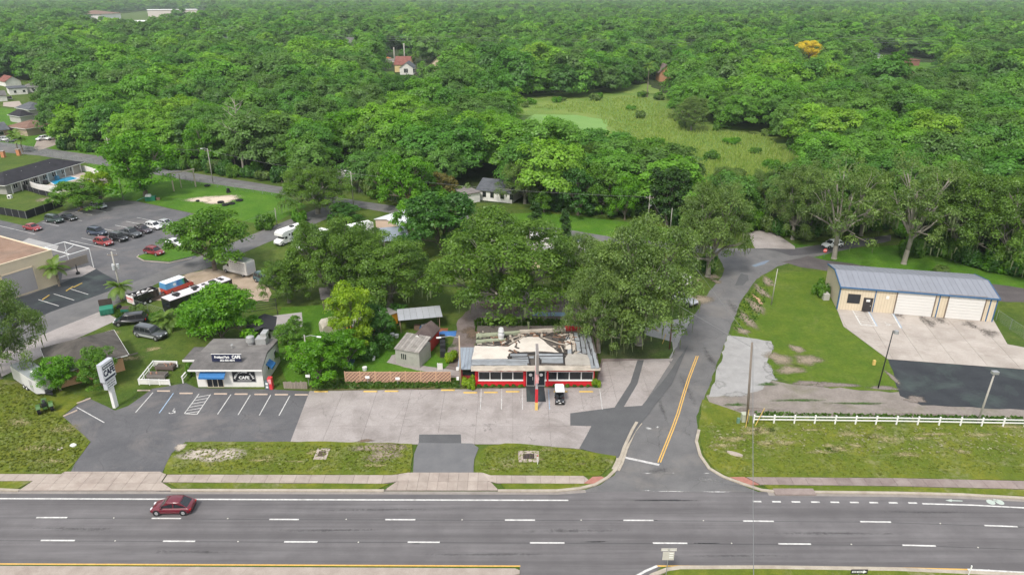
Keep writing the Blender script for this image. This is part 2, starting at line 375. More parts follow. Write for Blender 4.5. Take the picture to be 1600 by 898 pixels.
sheet('puddle',[(1174,415),(1182,412),(1198,407),(1203,407),(1194,413),(1180,417)],PUD,.022,rough=(1.5,.1))
sheet('seal_repair',[(1152,438),(1158,427),(1169,430),(1170,438),(1160,446),(1148,446)],PATCHA,.0225,rough=(1,.12))
sheet('yard_gravel',[(1050,500),(1085,492),(1062,532),(1048,560),(1030,545),(1010,530),(1005,508)],GRAV,.017,rough=(1,.15))
for a in ((1095,468,26,14),(1080,440,30,12),(1112,432,16,8)): patch('bare_earth',*a,FR_D,.020)
# parking lots
sheet('school_parking_lot',[(-60,342),(0,344),(45,354),(60,348),(100,330),(150,318),(190,313),(215,315),(312,336),(290,390),(309,402),(185,451),(80,489),(0,525),(-60,545)],LOT,.010,rough=(3,.1))
sheet('school_lot_seal',[(-60,470),(40,462),(96,442),(150,420),(185,440),(170,455),(80,487),(0,520),(-60,545)],BLK,.016,rough=(3,.1))
sheet('lot_island',[(215,401),(240,392),(300,382),(310,398),(265,409),(225,406)],GRB,.10,thick=.09)
strip('lot_island_kerb',[(217,399),(214,402),(225,408),(265,411),(300,404)],.18,KERB,0,h=.13)
sheet('driveway_base',[(-80,640),(-80,570),(0,552),(92,512),(160,485),(185,499),(142,519),(105,535),(40,570),(0,590),(-30,620)],OLDC,.013,rough=(3,.1))
sheet('sandy_yard',[(257,438),(322,420),(400,424),(425,430),(420,470),(340,470),(300,478),(250,470),(225,470)],SAND,.011,rough=(1.5,.4))
sheet('cafe_parking_lot',[(108,742),(118,722),(142,690),(98,650),(136,621),(180,641),(200,634),(238,607),(290,598),(308,606),(420,608),(484,611),(455,690),(400,690),(290,690),(268,708),(252,742)],LOT,.018,rough=(2,.07))
cl=sheet('diner_parking_lot',[(484,611),(700,606),(745,606),(930,604),(940,560),(1060,560),(1048,560),(1003,636),(960,637),(905,701),(800,694),(740,694),(640,694),(454,690)],YARD,.018)
slabs('slab',[(484,611),(700,609),(745,608),(930,606),(942,566),(1052,560),(1003,636),(960,637),(905,701),(800,694),(740,694),(640,694),(454,690)],(484,611),0,4.6,4.2,OLDC,.062,.035,cl,gap=.025)
sheet('asphalt_wedge',[(891,646),(958,637),(1003,634),(1040,590),(1060,560),(1075,540),(1050,600),(1003,660),(966,716),(905,701),(924,666),(891,665)],PATCHA,.072,rough=(2,.06))
sheet('trench_repair',[(960,637),(985,598),(996,563),(1006,563),(996,600),(974,637)],PATCHA,.0745)
sheet('entrance_mat_slab',[(822,604),(850,604),(853,628),(823,628)],BLK,.078)
sheet('lot_patch',[(655,679),(720,679),(721,696),(654,696)],PATCHA,.073)
sheet('centre_driveway',[(654,692),(738,693),(748,700),(741,718),(740,745),(645,745),(647,710)],ground_mat('driveway_asphalt',(.125,.125,.13),(.16,.158,.16),.6,10),.076,rough=(1.5,.05))
sheet('dirt_track',[(1098,650),(1107,619),(1125,600),(1190,590),(1250,602),(1330,608),(1405,612),(1440,630),(1600,637),(1760,645),(1760,664),(1600,655),(1400,650),(1180,652),(1100,640)],DIRT,.010,rough=(1.2,.35))
sheet('gravel_pad',[(1137,524),(1160,526),(1205,533),(1206,548),(1198,566),(1209,586),(1192,608),(1160,616),(1107,620),(1118,590)],GRAV,.016,rough=(1,.2))
sheet('sealed_lot',[(1387,560),(1480,566),(1600,575),(1800,590),(1800,656),(1600,640),(1440,633),(1406,618),(1398,590)],BLK,.020,rough=(1.5,.15))
ap=sheet('workshop_apron',[(1307,482),(1318,510),(1387,561),(1600,577),(1760,588),(1760,550),(1600,543),(1574,538),(1552,500)],YARD,.010)
A0=ang((1307,483),(1550,502))
slabs('slab',[(1307,482),(1318,510),(1387,561),(1600,577),(1760,588),(1760,550),(1600,543),(1574,538),(1552,500)],(1307,483),A0,4.3,4.4,APRON,.066,.05,ap,gap=.035)
for a in ((1402,492,24,9),(1450,503,20,16),(1468,500,22,12),(1515,507,26,10),(1545,520,22,16),(1350,487,12,4)): patch('floor_stain',*a,FR_K,.075,rot=A0)
# highway
sheet('highway',[(-1500,764),(0,766),(900,768),(1190,768),(1400,770),(1520,775),(1600,780),(2600,828),(2600,960),(1600,898),(1400,889),(1100,884),(0,882),(-1500,880)],HWY,.024)
MEDC=sheet('median_slab',[(-1500,884),(0,885),(805,889),(812,892),(812,897),(800,900),(0,900),(-1500,900)],SIDEW,.15,thick=.14)
sheet('median_lawn',[(1040,893),(1060,889.5),(1200,889),(1400,892),(1600,901),(2600,960),(2600,1060),(1040,1000)],GRL,.14,thick=.13)
strip('median_kerb',[(985,925),(1020,899),(1042,890.5),(1062,887.5),(1200,887),(1400,890),(1600,899),(2200,935)],.45,KERB,.02,h=.13)
sheet('far_carriageway',[(-1500,1000),(2600,1060),(2600,1500),(-1500,1400)],HWY,.022)
sheet('median_gap_road',[(812,880),(1040,880),(985,925),(985,1020),(812,1020)],HWY,.0205)
strip('edge_line',[(-900,777),(0,778.6),(445,780.2),(888,781.3)],.2,WHITE,.030)
for x in range(0,9): strip('edge_dash',[(1186+x*30.4-10,783.1+x*.28),(1186+x*30.4+3.5,783.3+x*.28)],.22,WHITE,.030)
strip('edge_line',[(1441,786.6),(1520,788.8),(1600,793),(1900,808),(2400,833)],.2,WHITE,.030)
for x0,x1,y0,y1 in ((-124,-78,808,808),(57,105,808.2,808.2),(237,283,809.4,809.6),(421,467,811,811.2),(602,649,811.3,811.5),(789,836,812,812.2),(974,1021,812.4,812.6),(1161,1209,813.5,814),(1344,1392,814.5,815.2),(1538,1590,820.5,822.5),(1720,1775,829,832)):
    strip('lane_dash',[(x0,y0),(x1,y1)],.19,WHITE,.030)
for x0,x1,y0,y1 in ((-130,-75,843.4,843.4),(64,117,843.8,844),(255,305,845,845.2),(444,496,846,846.2),(637,687,846.5,846.7),(828,882,847.6,847.8),(1020,1074,848,848.3),(1216,1267,849.2,849.6),(1410,1462,851.3,852.5),(1606,1660,857,859)):
    strip('lane_dash',[(x0,y0),(x1,y1)],.19,WHITE,.030)
SEAM=M('seam_sealant',(.05,.05,.052),.6,.2,3)
strip('lane_seam',[(-900,807.6),(0,808.6),(445,811.4),(1000,813),(1368,815.4),(1563,822),(2000,842)],.055,SEAM,.0275)
strip('lane_seam',[(-900,843),(0,844.2),(470,846.6),(1048,848.8),(1436,852.2),(1700,862)],.055,SEAM,.0275)
strip('yellow_edge_line',[(-900,879),(0,880.6),(400,882.2),(800,884),(813,884)],.17,YEL,.030)
strip('yellow_edge_line',[(1027,883.8),(1200,884.5),(1400,886.8),(1512,889.3)],.17,YEL,.030)
strip('turn_line',[(985,905),(1008,892),(1027,883.8)],.25,WHITE,.031)
strip('turn_line',[(1512,889.3),(1600,894),(1900,910)],.22,WHITE,.031)
strip('turn_line',[(1545,892),(1575,899)],.5,WHITE,.032)
RS=M('road_stud',(.6,.58,.5),.4,.1)
for x,y in ((178,808.8),(356,809.8),(541,811),(722,811.7),(908,812.2),(1099,813),(1469,817.5),(180,844.6),(372,845.6),(560,846.6),(1143,848.4),(1330,850),(1528,855)):
    g=G(x,y); tag(MB().prism([(g.x-.06,g.y-.06),(g.x+.06,g.y-.06),(g.x+.05,g.y+.05),(g.x-.05,g.y+.05)],.028,.05).build('road_stud',RS),'small square reflector stud on a dashed lane seam of the highway','road stud','reflector studs between the lane dashes')
TAR=fringe('tar_edge',(.035,.035,.037),(.055,.055,.058),scale=4,soft=.8,dens=1.0)
for a in ((1105,848.4,42,1.3),(1040,781.5,70,2.2),(1000,812.6,60,1.2),(650,849,10,1.2),(700,889,30,1.5),(196,765.5,11,1.2),(262,766.8,26,1.4),(930,846,30,1.6)): patch('tar_mark',*a,TAR,.0262)
OILM=fringe('oil_edge',(.085,.082,.084),(.105,.10,.10),scale=1.5,soft=1.3,dens=.72)
for a in ((120,826,120,5),(520,828,160,4),(900,829,150,5),(1300,833,170,4),(300,862,150,4),(760,866,160,4),(1150,868,140,4),(1450,800,130,3),(600,796,180,3)): patch('wheel_track_wear',*a,OILM,.0252)
for a in ((1035,640,8,30),(1075,610,10,40),(1110,560,10,40),(1145,480,10,30),(1030,735,30,8)): patch('wheel_track_wear',*a,OILM,.0172)
# bike-lane marks on the right
BIKE=M('bike_paint',(.42,.47,.42),.8,.2,4)
b=MB()
for pts in ([(1477,781),(1487,779.2),(1487,780.6),(1504,781.4),(1504,782.6),(1487,782.2),(1487,783.4)],):
    b.poly([G(x,y,.031) for x,y in pts])
st(b.build('bike_arrow',BIKE))
b=MB()
for cx in (1548,1562):
    c=G(cx,784.2); b.poly([(c.x+.42*math.cos(t/12*6.283),c.y+.42*math.sin(t/12*6.283),.031) for t in range(12)])
for p,q in (((1548,783.5),(1555,781.5)),((1555,781.5),(1562,784)),((1552,783.8),(1558,781.8)),((1556,780.5),(1552,779.6))):
    A,B=G(*p),G(*q); L,Q=strip_pts([A,B],.14); b.add([(Q[0].x,Q[0].y,.032),(Q[1].x,Q[1].y,.032),(L[1].x,L[1].y,.032),(L[0].x,L[0].y,.032)],[(0,1,2,3)])
st(b.build('bike_symbol',BIKE))
# side street markings
dy=[(1028,722),(1038,697),(1049,670),(1058,645),(1066,618),(1075,590),(1088,556)]
strip('centre_line',dy,.14,YEL,.022)
strip('centre_line',[(x+3.8*(y+12)/720,y) for x,y in dy],.14,YEL,.022)
strip('stop_line',[(975,714),(1000,719.5),(1030,726)],.38,WORN,.0225,)
for a in ((1012,739,10,1.5),(1053,739,5,1.2),(1104,739,8,1.5),(1050,767.5,45,1.6),(1120,768,40,1.6),(1012,766,12,1.6),(1014,669,9,4),(1027,667,5,3),(945,691,5,2)):
    patch('worn_marking',*a,FR_W,.030 if a[1]>760 else .0235)
patch('road_scuff',1110,750,40,8,fringe('scuff_edge',(.2,.195,.19),(.25,.245,.24),scale=2,soft=1,dens=.8),.0255)
# pavements: concrete walk and kerbs, each slab a piece
def walk(label_name,top,bot,mat,base_px,dx=1.62,dy=30,n0=None):
    r=sheet(label_name,top+bot[::-1],YARD,.085,thick=.08)
    slabs('slab',top+bot[::-1],top[0],0,dx,dy,mat,.115,.03,r,gap=.03)
    return r
walk('sidewalk',[(-300,740),(96,741.5),(100,737.5),(250,737.5),(260,742)],[(-300,751.5),(52,752),(30,766.8),(272,766.8),(252,753.5)],SIDEW,None,1.6,1.75)
walk('sidewalk',[(262,742),(612,743),(640,738.8)],[(254,753.8),(598,756),(640,750)],SIDEW,None,1.62,9)
walk('driveway_apron',[(641,738.8),(753,738.8)],[(600,766.6),(779,766.6)],SIDEW,None,1.1,1.6)
walk('sidewalk',[(754,739),(766,743.2),(912,744.2)],[(754,750),(778,755.5),(926,756)],SIDEW,None,1.62,9)
sheet('ramp_paving',[(926,745.5),(940,745),(944,747),(934,757),(912,755.8)],REDR,.122,thick=.11)
sheet('ramp_paving',[(1140,746),(1163,745.8),(1186,757.5),(1170,758)],REDR,.122,thick=.11)
walk('sidewalk',[(1166,746),(1400,747.6),(1600,752),(2300,780)],[(1188,757.5),(1400,759.8),(1600,764.5),(2300,794)],SIDEW2,None,1.62,9)
for n,pts in (('verge_lawn',[(-300,752),(50,752.3),(28,763.5),(-300,762.5)]),('verge_lawn',[(262,754.4),(608,756.6),(590,764.5),(278,763)]),('verge_lawn',[(783,756),(926,756.6),(905,762.5),(870,765),(790,765)]),('verge_lawn',[(1192,758),(1400,760.4),(1600,765.2),(2300,795),(2300,808),(1600,775),(1400,767.8),(1205,766.4)])):
    sheet(n,pts,GRL,.10,thick=.09,rough=(1,.04))
strip('kerb',[(-900,764.5),(0,765.2),(30,766.6)],.34,KERB,.02,h=.12)
strip('kerb',[(268,766.2),(450,766.4),(600,766.8)],.34,KERB,.02,h=.12)
strip('kerb',[(778,767),(870,767),(905,763.5),(930,757.5),(950,746),(962,734),(968,722),(975,700),(988,672),(995,660)],.36,KERB,.02,h=.12)
strip('kerb_gutter',[(962,734),(968,722),(975,700),(988,672),(998,660)],.95,KERB,.018,h=.05)
strip('kerb',[(1092,672),(1088,690),(1094,712),(1108,732),(1130,745),(1160,756),(1190,766),(1215,768.5),(1400,770.5),(1500,773),(1600,778.5),(2300,812)],.36,KERB,.02,h=.12)
strip('gutter',[(-900,768),(0,768.6),(870,770),(915,767)],.5,ground_mat('gutter_concrete',(.21,.185,.165),(.29,.26,.235),.9,6),.028)
strip('gutter',[(1200,771),(1400,773.3),(1500,776),(1600,781),(2300,815)],.6,MATS['gutter_concrete'],.028)
# raised lawns in front
sheet('front_lawn',[(-400,742),(100,739.5),(118,722),(141,690),(97,650),(134,621),(60,600),(-20,590),(-400,560)],GRL,.06,thick=.06,rough=(2,.08))
sheet('front_lawn',[(256,741),(612,742),(641,737.6),(645,712),(644,694),(560,691),(400,690.5),(296,691),(270,708),(258,730)],GRL,.10,thick=.09,rough=(1.2,.1))
sheet('front_lawn',[(744,739),(766,742.2),(912,743.6),(938,743),(955,728),(963,713),(905,703),(830,695),(790,693),(762,698),(744,712),(741,728)],GRL,.10,thick=.09,rough=(1.2,.1))
sheet('roadside_lawn',[(1097,624),(1170,650),(1400,654),(1600,664),(2300,700),(2300,779),(1600,751),(1400,747),(1140,745.5),(1118,734),(1100,712),(1095,690),(1092,660)],GRL,.07,thick=.06,rough=(1.5,.12))
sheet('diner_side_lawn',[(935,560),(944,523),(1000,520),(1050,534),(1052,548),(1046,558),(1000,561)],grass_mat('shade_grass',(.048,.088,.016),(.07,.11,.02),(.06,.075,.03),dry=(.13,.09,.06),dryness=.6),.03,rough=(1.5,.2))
sheet('planting_strip',[(486,594),(540,590),(718,590),(745,604),(745,607),(484,610)],grass_mat('weedy_grass',(.07,.105,.022),(.11,.12,.035),(.12,.1,.05),dry=(.24,.2,.13),dryness=.8),.05,thick=.05,rough=(1,.12))
sheet('shaded_yard',[(716,500),(760,455),(870,455),(960,500),(940,520),(750,523),(735,580),(722,604),(690,604),(700,560)],YARD,.009,rough=(1.5,.5))
sheet('garden_path',[(612,555),(622,552),(626,566),(690,575),(718,580),(718,588),(650,578),(604,566)],OLDC,.015,rough=(1,.08))
sheet('garden_lawn',[(560,585),(575,560),(600,520),(640,520),(690,560),(700,580),(690,583)],GRB,.010,rough=(1,.2))
for a in ((335,712,70,16),(320,708,45,10)): patch('bare_sand',*a,FR_P,.106)
for a in ((600,711,44,17),(585,700,55,10),(622,700,20,9)): patch('bare_earth',*a,FR_D,.107)
patch('rubble',282,699,14,8,FR_P,.108)
patch('rubble',572,689,22,4,FR_B,.110)
for a in ((1218,560,32,16),(1262,562,30,15),(1245,545,18,10),(1235,578,40,9)): patch('bare_earth',*a,FR_D,.0175)
for a in ((1180,478,14,22),(1168,500,16,20),(1160,517,16,9),(1190,455,12,18),(1200,440,14,12)): patch('bare_earth',*a,FR_D,.0175)
for a in ((1203,540,9,9),(1200,575,12,12),(1150,616,26,7),(1205,590,14,6),(1125,600,12,10)): patch('gravel_spill',*a,fringe('gravel_edge',(.24,.235,.225),(.34,.33,.32),scale=3),.021)
for a in ((1300,601,60,7),(1380,606,40,5),(1260,598,34,6),(1430,624,30,8),(1180,640,50,5),(1300,648,80,4),(1450,648,90,4),(1395,590,8,16)): patch('track_spill',*a,fringe('track_edge',(.15,.125,.105),(.24,.205,.18),scale=3),.0225)
for a in ((1200,600,30,5),(1250,625,60,4),(1340,630,70,4),(1500,652,80,3),(1150,632,30,5)): patch('track_weeds',*a,FR_DG,.0235)
patch('orange_earth',1184,468,6,14,fringe('orange_soil_edge',(.4,.24,.14),(.5,.34,.22)),.019)
for a in ((60,700,50,10),(100,670,40,14),(30,660,40,12),(80,720,40,8)): patch('dry_grass',*a,FR_G,.066)
patch('bare_sand',95,701,10,3.5,FR_P,.070,rot=.5)
for i in range(26):
    x=R.uniform(1110,1590); y=R.uniform(665,712); patch('dry_grass',x,y,R.uniform(18,50),R.uniform(4,9),FR_G,.0745+.0004*i,seed=i)
for i in range(9):
    x=R.uniform(290,620); patch('dry_grass',x,R.uniform(700,735),R.uniform(14,40),R.uniform(3,7),FR_G,.111+.0004*i,seed=i)
for i in range(8):
    x=R.uniform(770,930); patch('dry_grass',x,R.uniform(703,735),R.uniform(10,30),R.uniform(3,6),FR_G,.111+.0004*i,seed=i)
for a in ((175,520,22,9),(200,560,34,9),(170,545,20,6),(240,545,24,6),(300,560,16,5)): patch('dry_grass',*a,FR_G,.013)
for a in ((335,311,50,9),(345,312,38,8)): patch('sand_pit',*a,fringe('play_sand_edge',(.50,.41,.31),(.62,.53,.43),scale=1.5,soft=.7,dens=1.3),.012)
for a in ((130,256,0,0),): pass
for a in ((75,312,28,6),): patch('bare_earth',*a,FR_D,.012)
for a in ((785,480,60,16),(850,470,50,14),(740,520,30,14),(900,500,40,10)): patch('leaf_litter',*a,FR_B,.0125)
for a in ((800,508,60,8),(870,512,60,8),(700,540,20,8)): patch('weeds',*a,FR_DG,.014)
# shaded soil under crowns comes from the light; worn edges of the side street
for a in ((1120,440,12,5),(905,700,14,3)): patch('bare_earth',*a,FR_D,.024)
# stall lines
def stall(p,q,mat=WHITE,w=.11,z=.024): strip('stall_line',[p,q],w,mat,z)
for x in (238,271,0,360,390,423,455):
    pass
for t,bx in (((239,613),(212,644)),((271,614),(249,645))): stall(t,bx)
stall((271,614),(249,645),BLUEP,.13,.0245)
for t,bb in (((361,616),(340,647)),((391,617),(372,648)),((423,617),(405,649)),((453,618),(436,649)),((120,636),(163,660))): stall(t,bb)
hl=[(311,615),(288,646)]; hr=[(329,616),(308,647)]
stall(*hl); stall(*hr); stall(hl[1],hr[1])
for k in range(6):
    a=k/6+.02; c=a+.16
    p=(hl[0][0]+(hl[1][0]-hl[0][0])*min(1,c),hl[0][1]+(hl[1][1]-hl[0][1])*min(1,c)); q=(hr[0][0]+(hr[1][0]-hr[0][0])*a,hr[0][1]+(hr[1][1]-hr[0][1])*a); stall(p,q)
def wheelchair(px,py,z):
    c=G(px,py); m=MB(); n=14
    for i in range(11):
        a0=math.radians(200+i*24); a1=math.radians(200+(i+1)*24); r0,r1=.28,.38
        m.add([(c.x+r*math.cos(a),c.y-.1+r*math.sin(a),z) for r,a in ((r0,a0),(r1,a0),(r1,a1),(r0,a1))],[(0,1,2,3)])
    for x0,y0,x1,y1 in ((-.02,.1,-.02,.6),(-.02,.25,.35,.25),(-.02,.1,.35,.1),(.35,.1,.5,-.35)):
        L,Q=strip_pts([(c.x+x0,c.y+y0),(c.x+x1,c.y+y1)],.09); m.add([(Q[0].x,Q[0].y,z),(Q[1].x,Q[1].y,z),(L[1].x,L[1].y,z),(L[0].x,L[0].y,z)],[(0,1,2,3)])
    m.add([(c.x-.1,c.y+.62,z),(c.x+.06,c.y+.62,z),(c.x+.06,c.y+.76,z),(c.x-.1,c.y+.76,z)],[(0,1,2,3)])
    st(m.build('wheelchair_symbol',WHITE))
wheelchair(269,643,.026); wheelchair(1386,507,.079)
for x in (752,784,816,857,937): stall((x,608),(x+(x-800)*.03+(0 if x>800 else 0),640),WORN if x!=857 else BLUEP,.1,.076)
for p,q in (((110,376),(181,391)),((127,372),(146,376)),((163,358),(195,364)),((180,352),(212,358)),((197,346),(230,352)),((214,340),(240,345)),((66,348),(92,353)),((100,340),(128,345)),((118,331),(144,336)),((138,327),(165,331)),((254,384),(280,389)),((0,353),(55,366)),((84,459),(116,469)),((109,451),(138,460)),((60,468),(92,478))): stall(p,q,WHITE,.13,.022)
for p,q in (((1332,485),(1345,508)),((1356,487),(1369,510)),((1393,489),(1407,513)),((1345,508),(1369,510))): stall(p,q,WHITE,.2,.078)
stall((1357.5,487),(1370.5,510),BLUEP,.15,.0795); stall((1395,489),(1409,513),BLUEP,.15,.0795)
for k in range(6): stall((1333+k*2.2+1,486+k*3.9),(1357+k*2.2,491+k*3.6),WHITE,.12,.0785)
# wheel stops
def stop(px,py,mat,lab,grp,w=1.75,rz=0,z=.02):
    g=G(px,py); o=MB().loft([[(x,-.09,0),(x,-.07,.12),(x,.07,.12),(x,.09,0)] for x in (-w/2,w/2)]).build('wheel_stop',mat,None,(g.x,g.y,z),rz)
    tag(o,lab,'wheel stop',grp)
STW=M('stop_cream',(.50,.40,.32),.8,.15,3); STY=M('stop_yellow',(.66,.44,.11),.75,.2,3,dirt=.4)
for x,y in ((225,610.3),(256,611.2),(291,614.8),(345,615.6),(377,616),(408,616.4),(440,616.8),(471,617)):
    stop(x,y,STW,'cream concrete wheel stop at the head of a stall before the white cafe','cream wheel stops of the cafe lot')
stop(131,626.5,STW,'cream wheel stop beside the pole sign, the farther of the angled pair','angled pair of wheel stops',1.7,ang((120,630),(141,622)))
stop(110,646,STW,'cream wheel stop at the left lawn edge, the nearer of the angled pair','angled pair of wheel stops',1.7,ang((99,651),(120,642)))
for x,y in ((502,612.5),(579,612.3),(612,611.9),(700,610.3),(735,614.2),(767,613.8),(801,612.6),(876,612.6),(916,612.6)):
    stop(x,y,STY,'faded yellow wheel stop along the front of the red diner lot','yellow wheel stops of the diner lot',1.85,0,.066)
for x,y,d in ((127,328,(120,331,134,326)),(122,446,(117,448,127,443)),(109,451.5,(104,454,112,449)),(263,384.5,(256,387,269,382)),(72,465,(69,467,75,463))):
    stop(x,y,STY,'yellow wheel stop in the lot by the tan warehouse','yellow wheel stops of the school lot',2.0,ang(d[:2],d[2:]),.02)
# ---------------- trees ----------------
NOGAIN=('yellow_blossom','hanging_moss','lime_leaves','lush_leaves','grass_blades','dry_blades','reed_blades','weed_leaves')
def leaf_mat(name,dark,light,hue=0.0,trans=.42,ramp=None):
    """dark/light vary per leaf clump; ramp: list of colours drawn per tree"""
    if name in MATS: return MATS[name]
    gn=lambda q:(q[0]*1.36,q[1]*1.45,q[2]*1.0)
    if name not in NOGAIN:
        if ramp: ramp=[(p,gn(q)) for p,q in ramp]
        else: dark,light=gn(dark),gn(light)
    k=N(name); a=k.n('ShaderNodeAttribute',attribute_name='leafv').outputs['Fac']
    if ramp:
        r=k.n('ShaderNodeObjectInfo').outputs['Random']
        oi=k.n('ShaderNodeObjectInfo').outputs['Location']; rg=k.noise(oi,.011,3,.6); rr_=k.math('ADD',k.math('MULTIPLY',r,.72),k.math('MULTIPLY',k.math('SUBTRACT',rg,.3),.75),clamp=True)
        c=k.ramp(rr_,ramp); c=k.mix(1.0,c,k.ramp(a,[(0,.70),(1,1.35)]),'MULTIPLY')
    else: c=k.ramp(a,[(0,dark),(1,light)])
    d=k.n('ShaderNodeBsdfDiffuse'); k.l(c,d.inputs[0]); t=k.n('ShaderNodeBsdfTranslucent'); k.l(k.mix(1.0,c,(1.15,1.25,.6),'MULTIPLY'),t.inputs[0])
    g=k.n('ShaderNodeBsdfGlossy'); g.inputs[0].default_value=(.6,.65,.6,1); g.inputs[1].default_value=.45
    m=k.n('ShaderNodeMixShader'); m.inputs[0].default_value=trans; k.l(d.outputs[0],m.inputs[1]); k.l(t.outputs[0],m.inputs[2])
    m2=k.n('ShaderNodeMixShader'); m2.inputs[0].default_value=.035; k.l(m.outputs[0],m2.inputs[1]); k.l(g.outputs[0],m2.inputs[2])
    MATS[name]=k.done(m2.outputs[0]); return MATS[name]
L_OAK=leaf_mat('oak_leaves',(.045,.088,.014),(.125,.205,.036))
L_OAK2=leaf_mat('grey_oak_leaves',(.062,.100,.030),(.150,.210,.066))
L_DARK=leaf_mat('dark_leaves',(.022,.072,.014),(.07,.165,.030))
L_LUSH=leaf_mat('lush_leaves',(.060,.190,.006),(.165,.38,.014))
L_LIME=leaf_mat('lime_leaves',(.15,.27,.008),(.33,.47,.02))
L_MID=leaf_mat('green_leaves',(.045,.110,.012),(.115,.215,.026))
L_BROWN=leaf_mat('bronze_leaves',(.09,.075,.025),(.19,.15,.045))
L_YELLOW=leaf_mat('yellow_blossom',(.60,.46,.02),(.85,.66,.04))
L_PALM=leaf_mat('palm_fronds',(.06,.12,.02),(.15,.21,.05))
L_MOSS=leaf_mat('hanging_moss',(.11,.14,.06),(.20,.235,.12))
L_CED=leaf_mat('cedar_leaves',(.02,.055,.013),(.05,.10,.022))
L_WOOD=leaf_mat('woodland_leaves',None,None,ramp=[(0,(.036,.090,.024)),(.16,(.052,.125,.024)),(.32,(.085,.145,.044)),(.48,(.060,.155,.024)),(.60,(.100,.185,.040)),(.72,(.095,.210,.026)),(.84,(.128,.240,.026)),(1,(.175,.255,.036))])
BARK=M('bark',(.16,.13,.105),.95,.35,3); BARKP=M('pale_bark',(.30,.27,.225),.95,.25,3); BARKD=M('palm_bark',(.20,.165,.13),.95,.3,4); BARKG=M('grey_bark',(.22,.20,.17),.95,.3,3)
def leaf_quads(C,Nn,size,rs,droop=0.0,aspect=1.0):
    """numpy leaf cards: centres, normals -> verts (4 per leaf)"""
    n=len(C); up=rs.normal(size=(n,3)); t=np.cross(Nn,up); t/=np.linalg.norm(t,axis=1)[:,None]+1e-9; b=np.cross(Nn,t)
    s=(size*rs.uniform(.6,1.3,n))[:,None]; k=rs.uniform(.0,.35,n)[:,None]*s
    v=np.empty((n,4,3)); v[:,0]=C-t*s*.5*aspect; v[:,1]=C-b*s*.32+Nn*k*.3; v[:,2]=C+t*s*.5*aspect-Nn*k*.2; v[:,3]=C+b*s*.32+Nn*k*.3
    return v.reshape(-1,3)
def quads_mesh(name,V,val,mat,extra=None):
    n=len(V)//4; me=bpy.data.meshes.new(name); me.vertices.add(n*4); me.loops.add(n*4); me.polygons.add(n)
    me.vertices.foreach_set('co',V.astype(np.float32).ravel()); me.loops.foreach_set('vertex_index',np.arange(n*4,dtype=np.int32))
    me.polygons.foreach_set('loop_start',np.arange(0,n*4,4,dtype=np.int32)); me.polygons.foreach_set('loop_total',np.full(n,4,dtype=np.int32))
    at=me.attributes.new('leafv','FLOAT','FACE'); at.data.foreach_set('value',val.astype(np.float32)); me.materials.append(mat); me.update(calc_edges=True); return me
def crown_data(seed,Rr,z0,z1,lobes=9,clumps=12,leaves=90,leaf=.45,flat=.0,cone=0.0,open_=0.0,crad=.2,inner=.12,dome=0.0):
    rs=np.random.RandomState(seed); H=(z1-z0); cz=z0+H*.45; LC=[];LR=[]
    for i in range(lobes):
        t=6.2832*(i*.618)+rs.uniform(-.3,.3); e=(i+.5)/lobes           # e: 0 low rim .. 1 top
        zz=z0+H*(.14+.68*e**(.85)); prof=math.sqrt(max(.05,1-((zz-cz)/(H*.62))**2)) if not cone else max(.12,1-(zz-z0)/H*cone)
        r=Rr*.66*prof*(1-e*.35)*rs.uniform(.8,1.1); LC.append((r*math.cos(t),r*math.sin(t),zz)); LR.append(Rr*rs.uniform(.34,.48)*(1-.25*e if not cone else max(.35,1-.6*e)))
    LC=np.array(LC); CC=[];CR=[];CL=[]
    for c,lr in zip(LC,LR):
        k=0
        while k<clumps:
            d=rs.normal(size=3); d/=np.linalg.norm(d)
            if d[2]<-.45: continue
            k+=1; p=c+d*lr*np.array([1,1,.8])*rs.uniform(.75,1.05); CC.append(p); CR.append(Rr*crad*rs.uniform(.65,1.25)); CL.append(rs.uniform(.15,.85))
    CC=np.array(CC);CR=np.array(CR);CL=np.array(CL)
    if open_: keep=rs.uniform(size=len(CC))>open_; CC,CR,CL=CC[keep],CR[keep],CL[keep]
    n=len(CC); D=rs.normal(size=(n,leaves,3)); D/=np.linalg.norm(D,axis=2)[:,:,None]; D[:,:,2]=np.where(D[:,:,2]<-.35,-D[:,:,2],D[:,:,2])
    rad=rs.uniform(.55,1.12,size=(n,leaves,1))
    Pp=CC[:,None,:]+D*np.array([1,1,.72])*CR[:,None,None]*rad
    dn=Pp-np.array([0,0,z0+H*.3]); dn/=np.linalg.norm(dn,axis=2)[:,:,None]
    Nn=D*(.75-.3*dome)+np.array([0,0,.55-.3*dome])+dn*dome+rs.normal(size=D.shape)*(.42-.08*dome); Nn/=np.linalg.norm(Nn,axis=2)[:,:,None]
    V=leaf_quads(Pp.reshape(-1,3),Nn.reshape(-1,3),leaf,rs)
    val=np.clip(CL[:,None]+rs.normal(size=(n,leaves))*.16,0,1).reshape(-1)
    return V,val,CC,CR,LC,LR,rs
CROWN={}
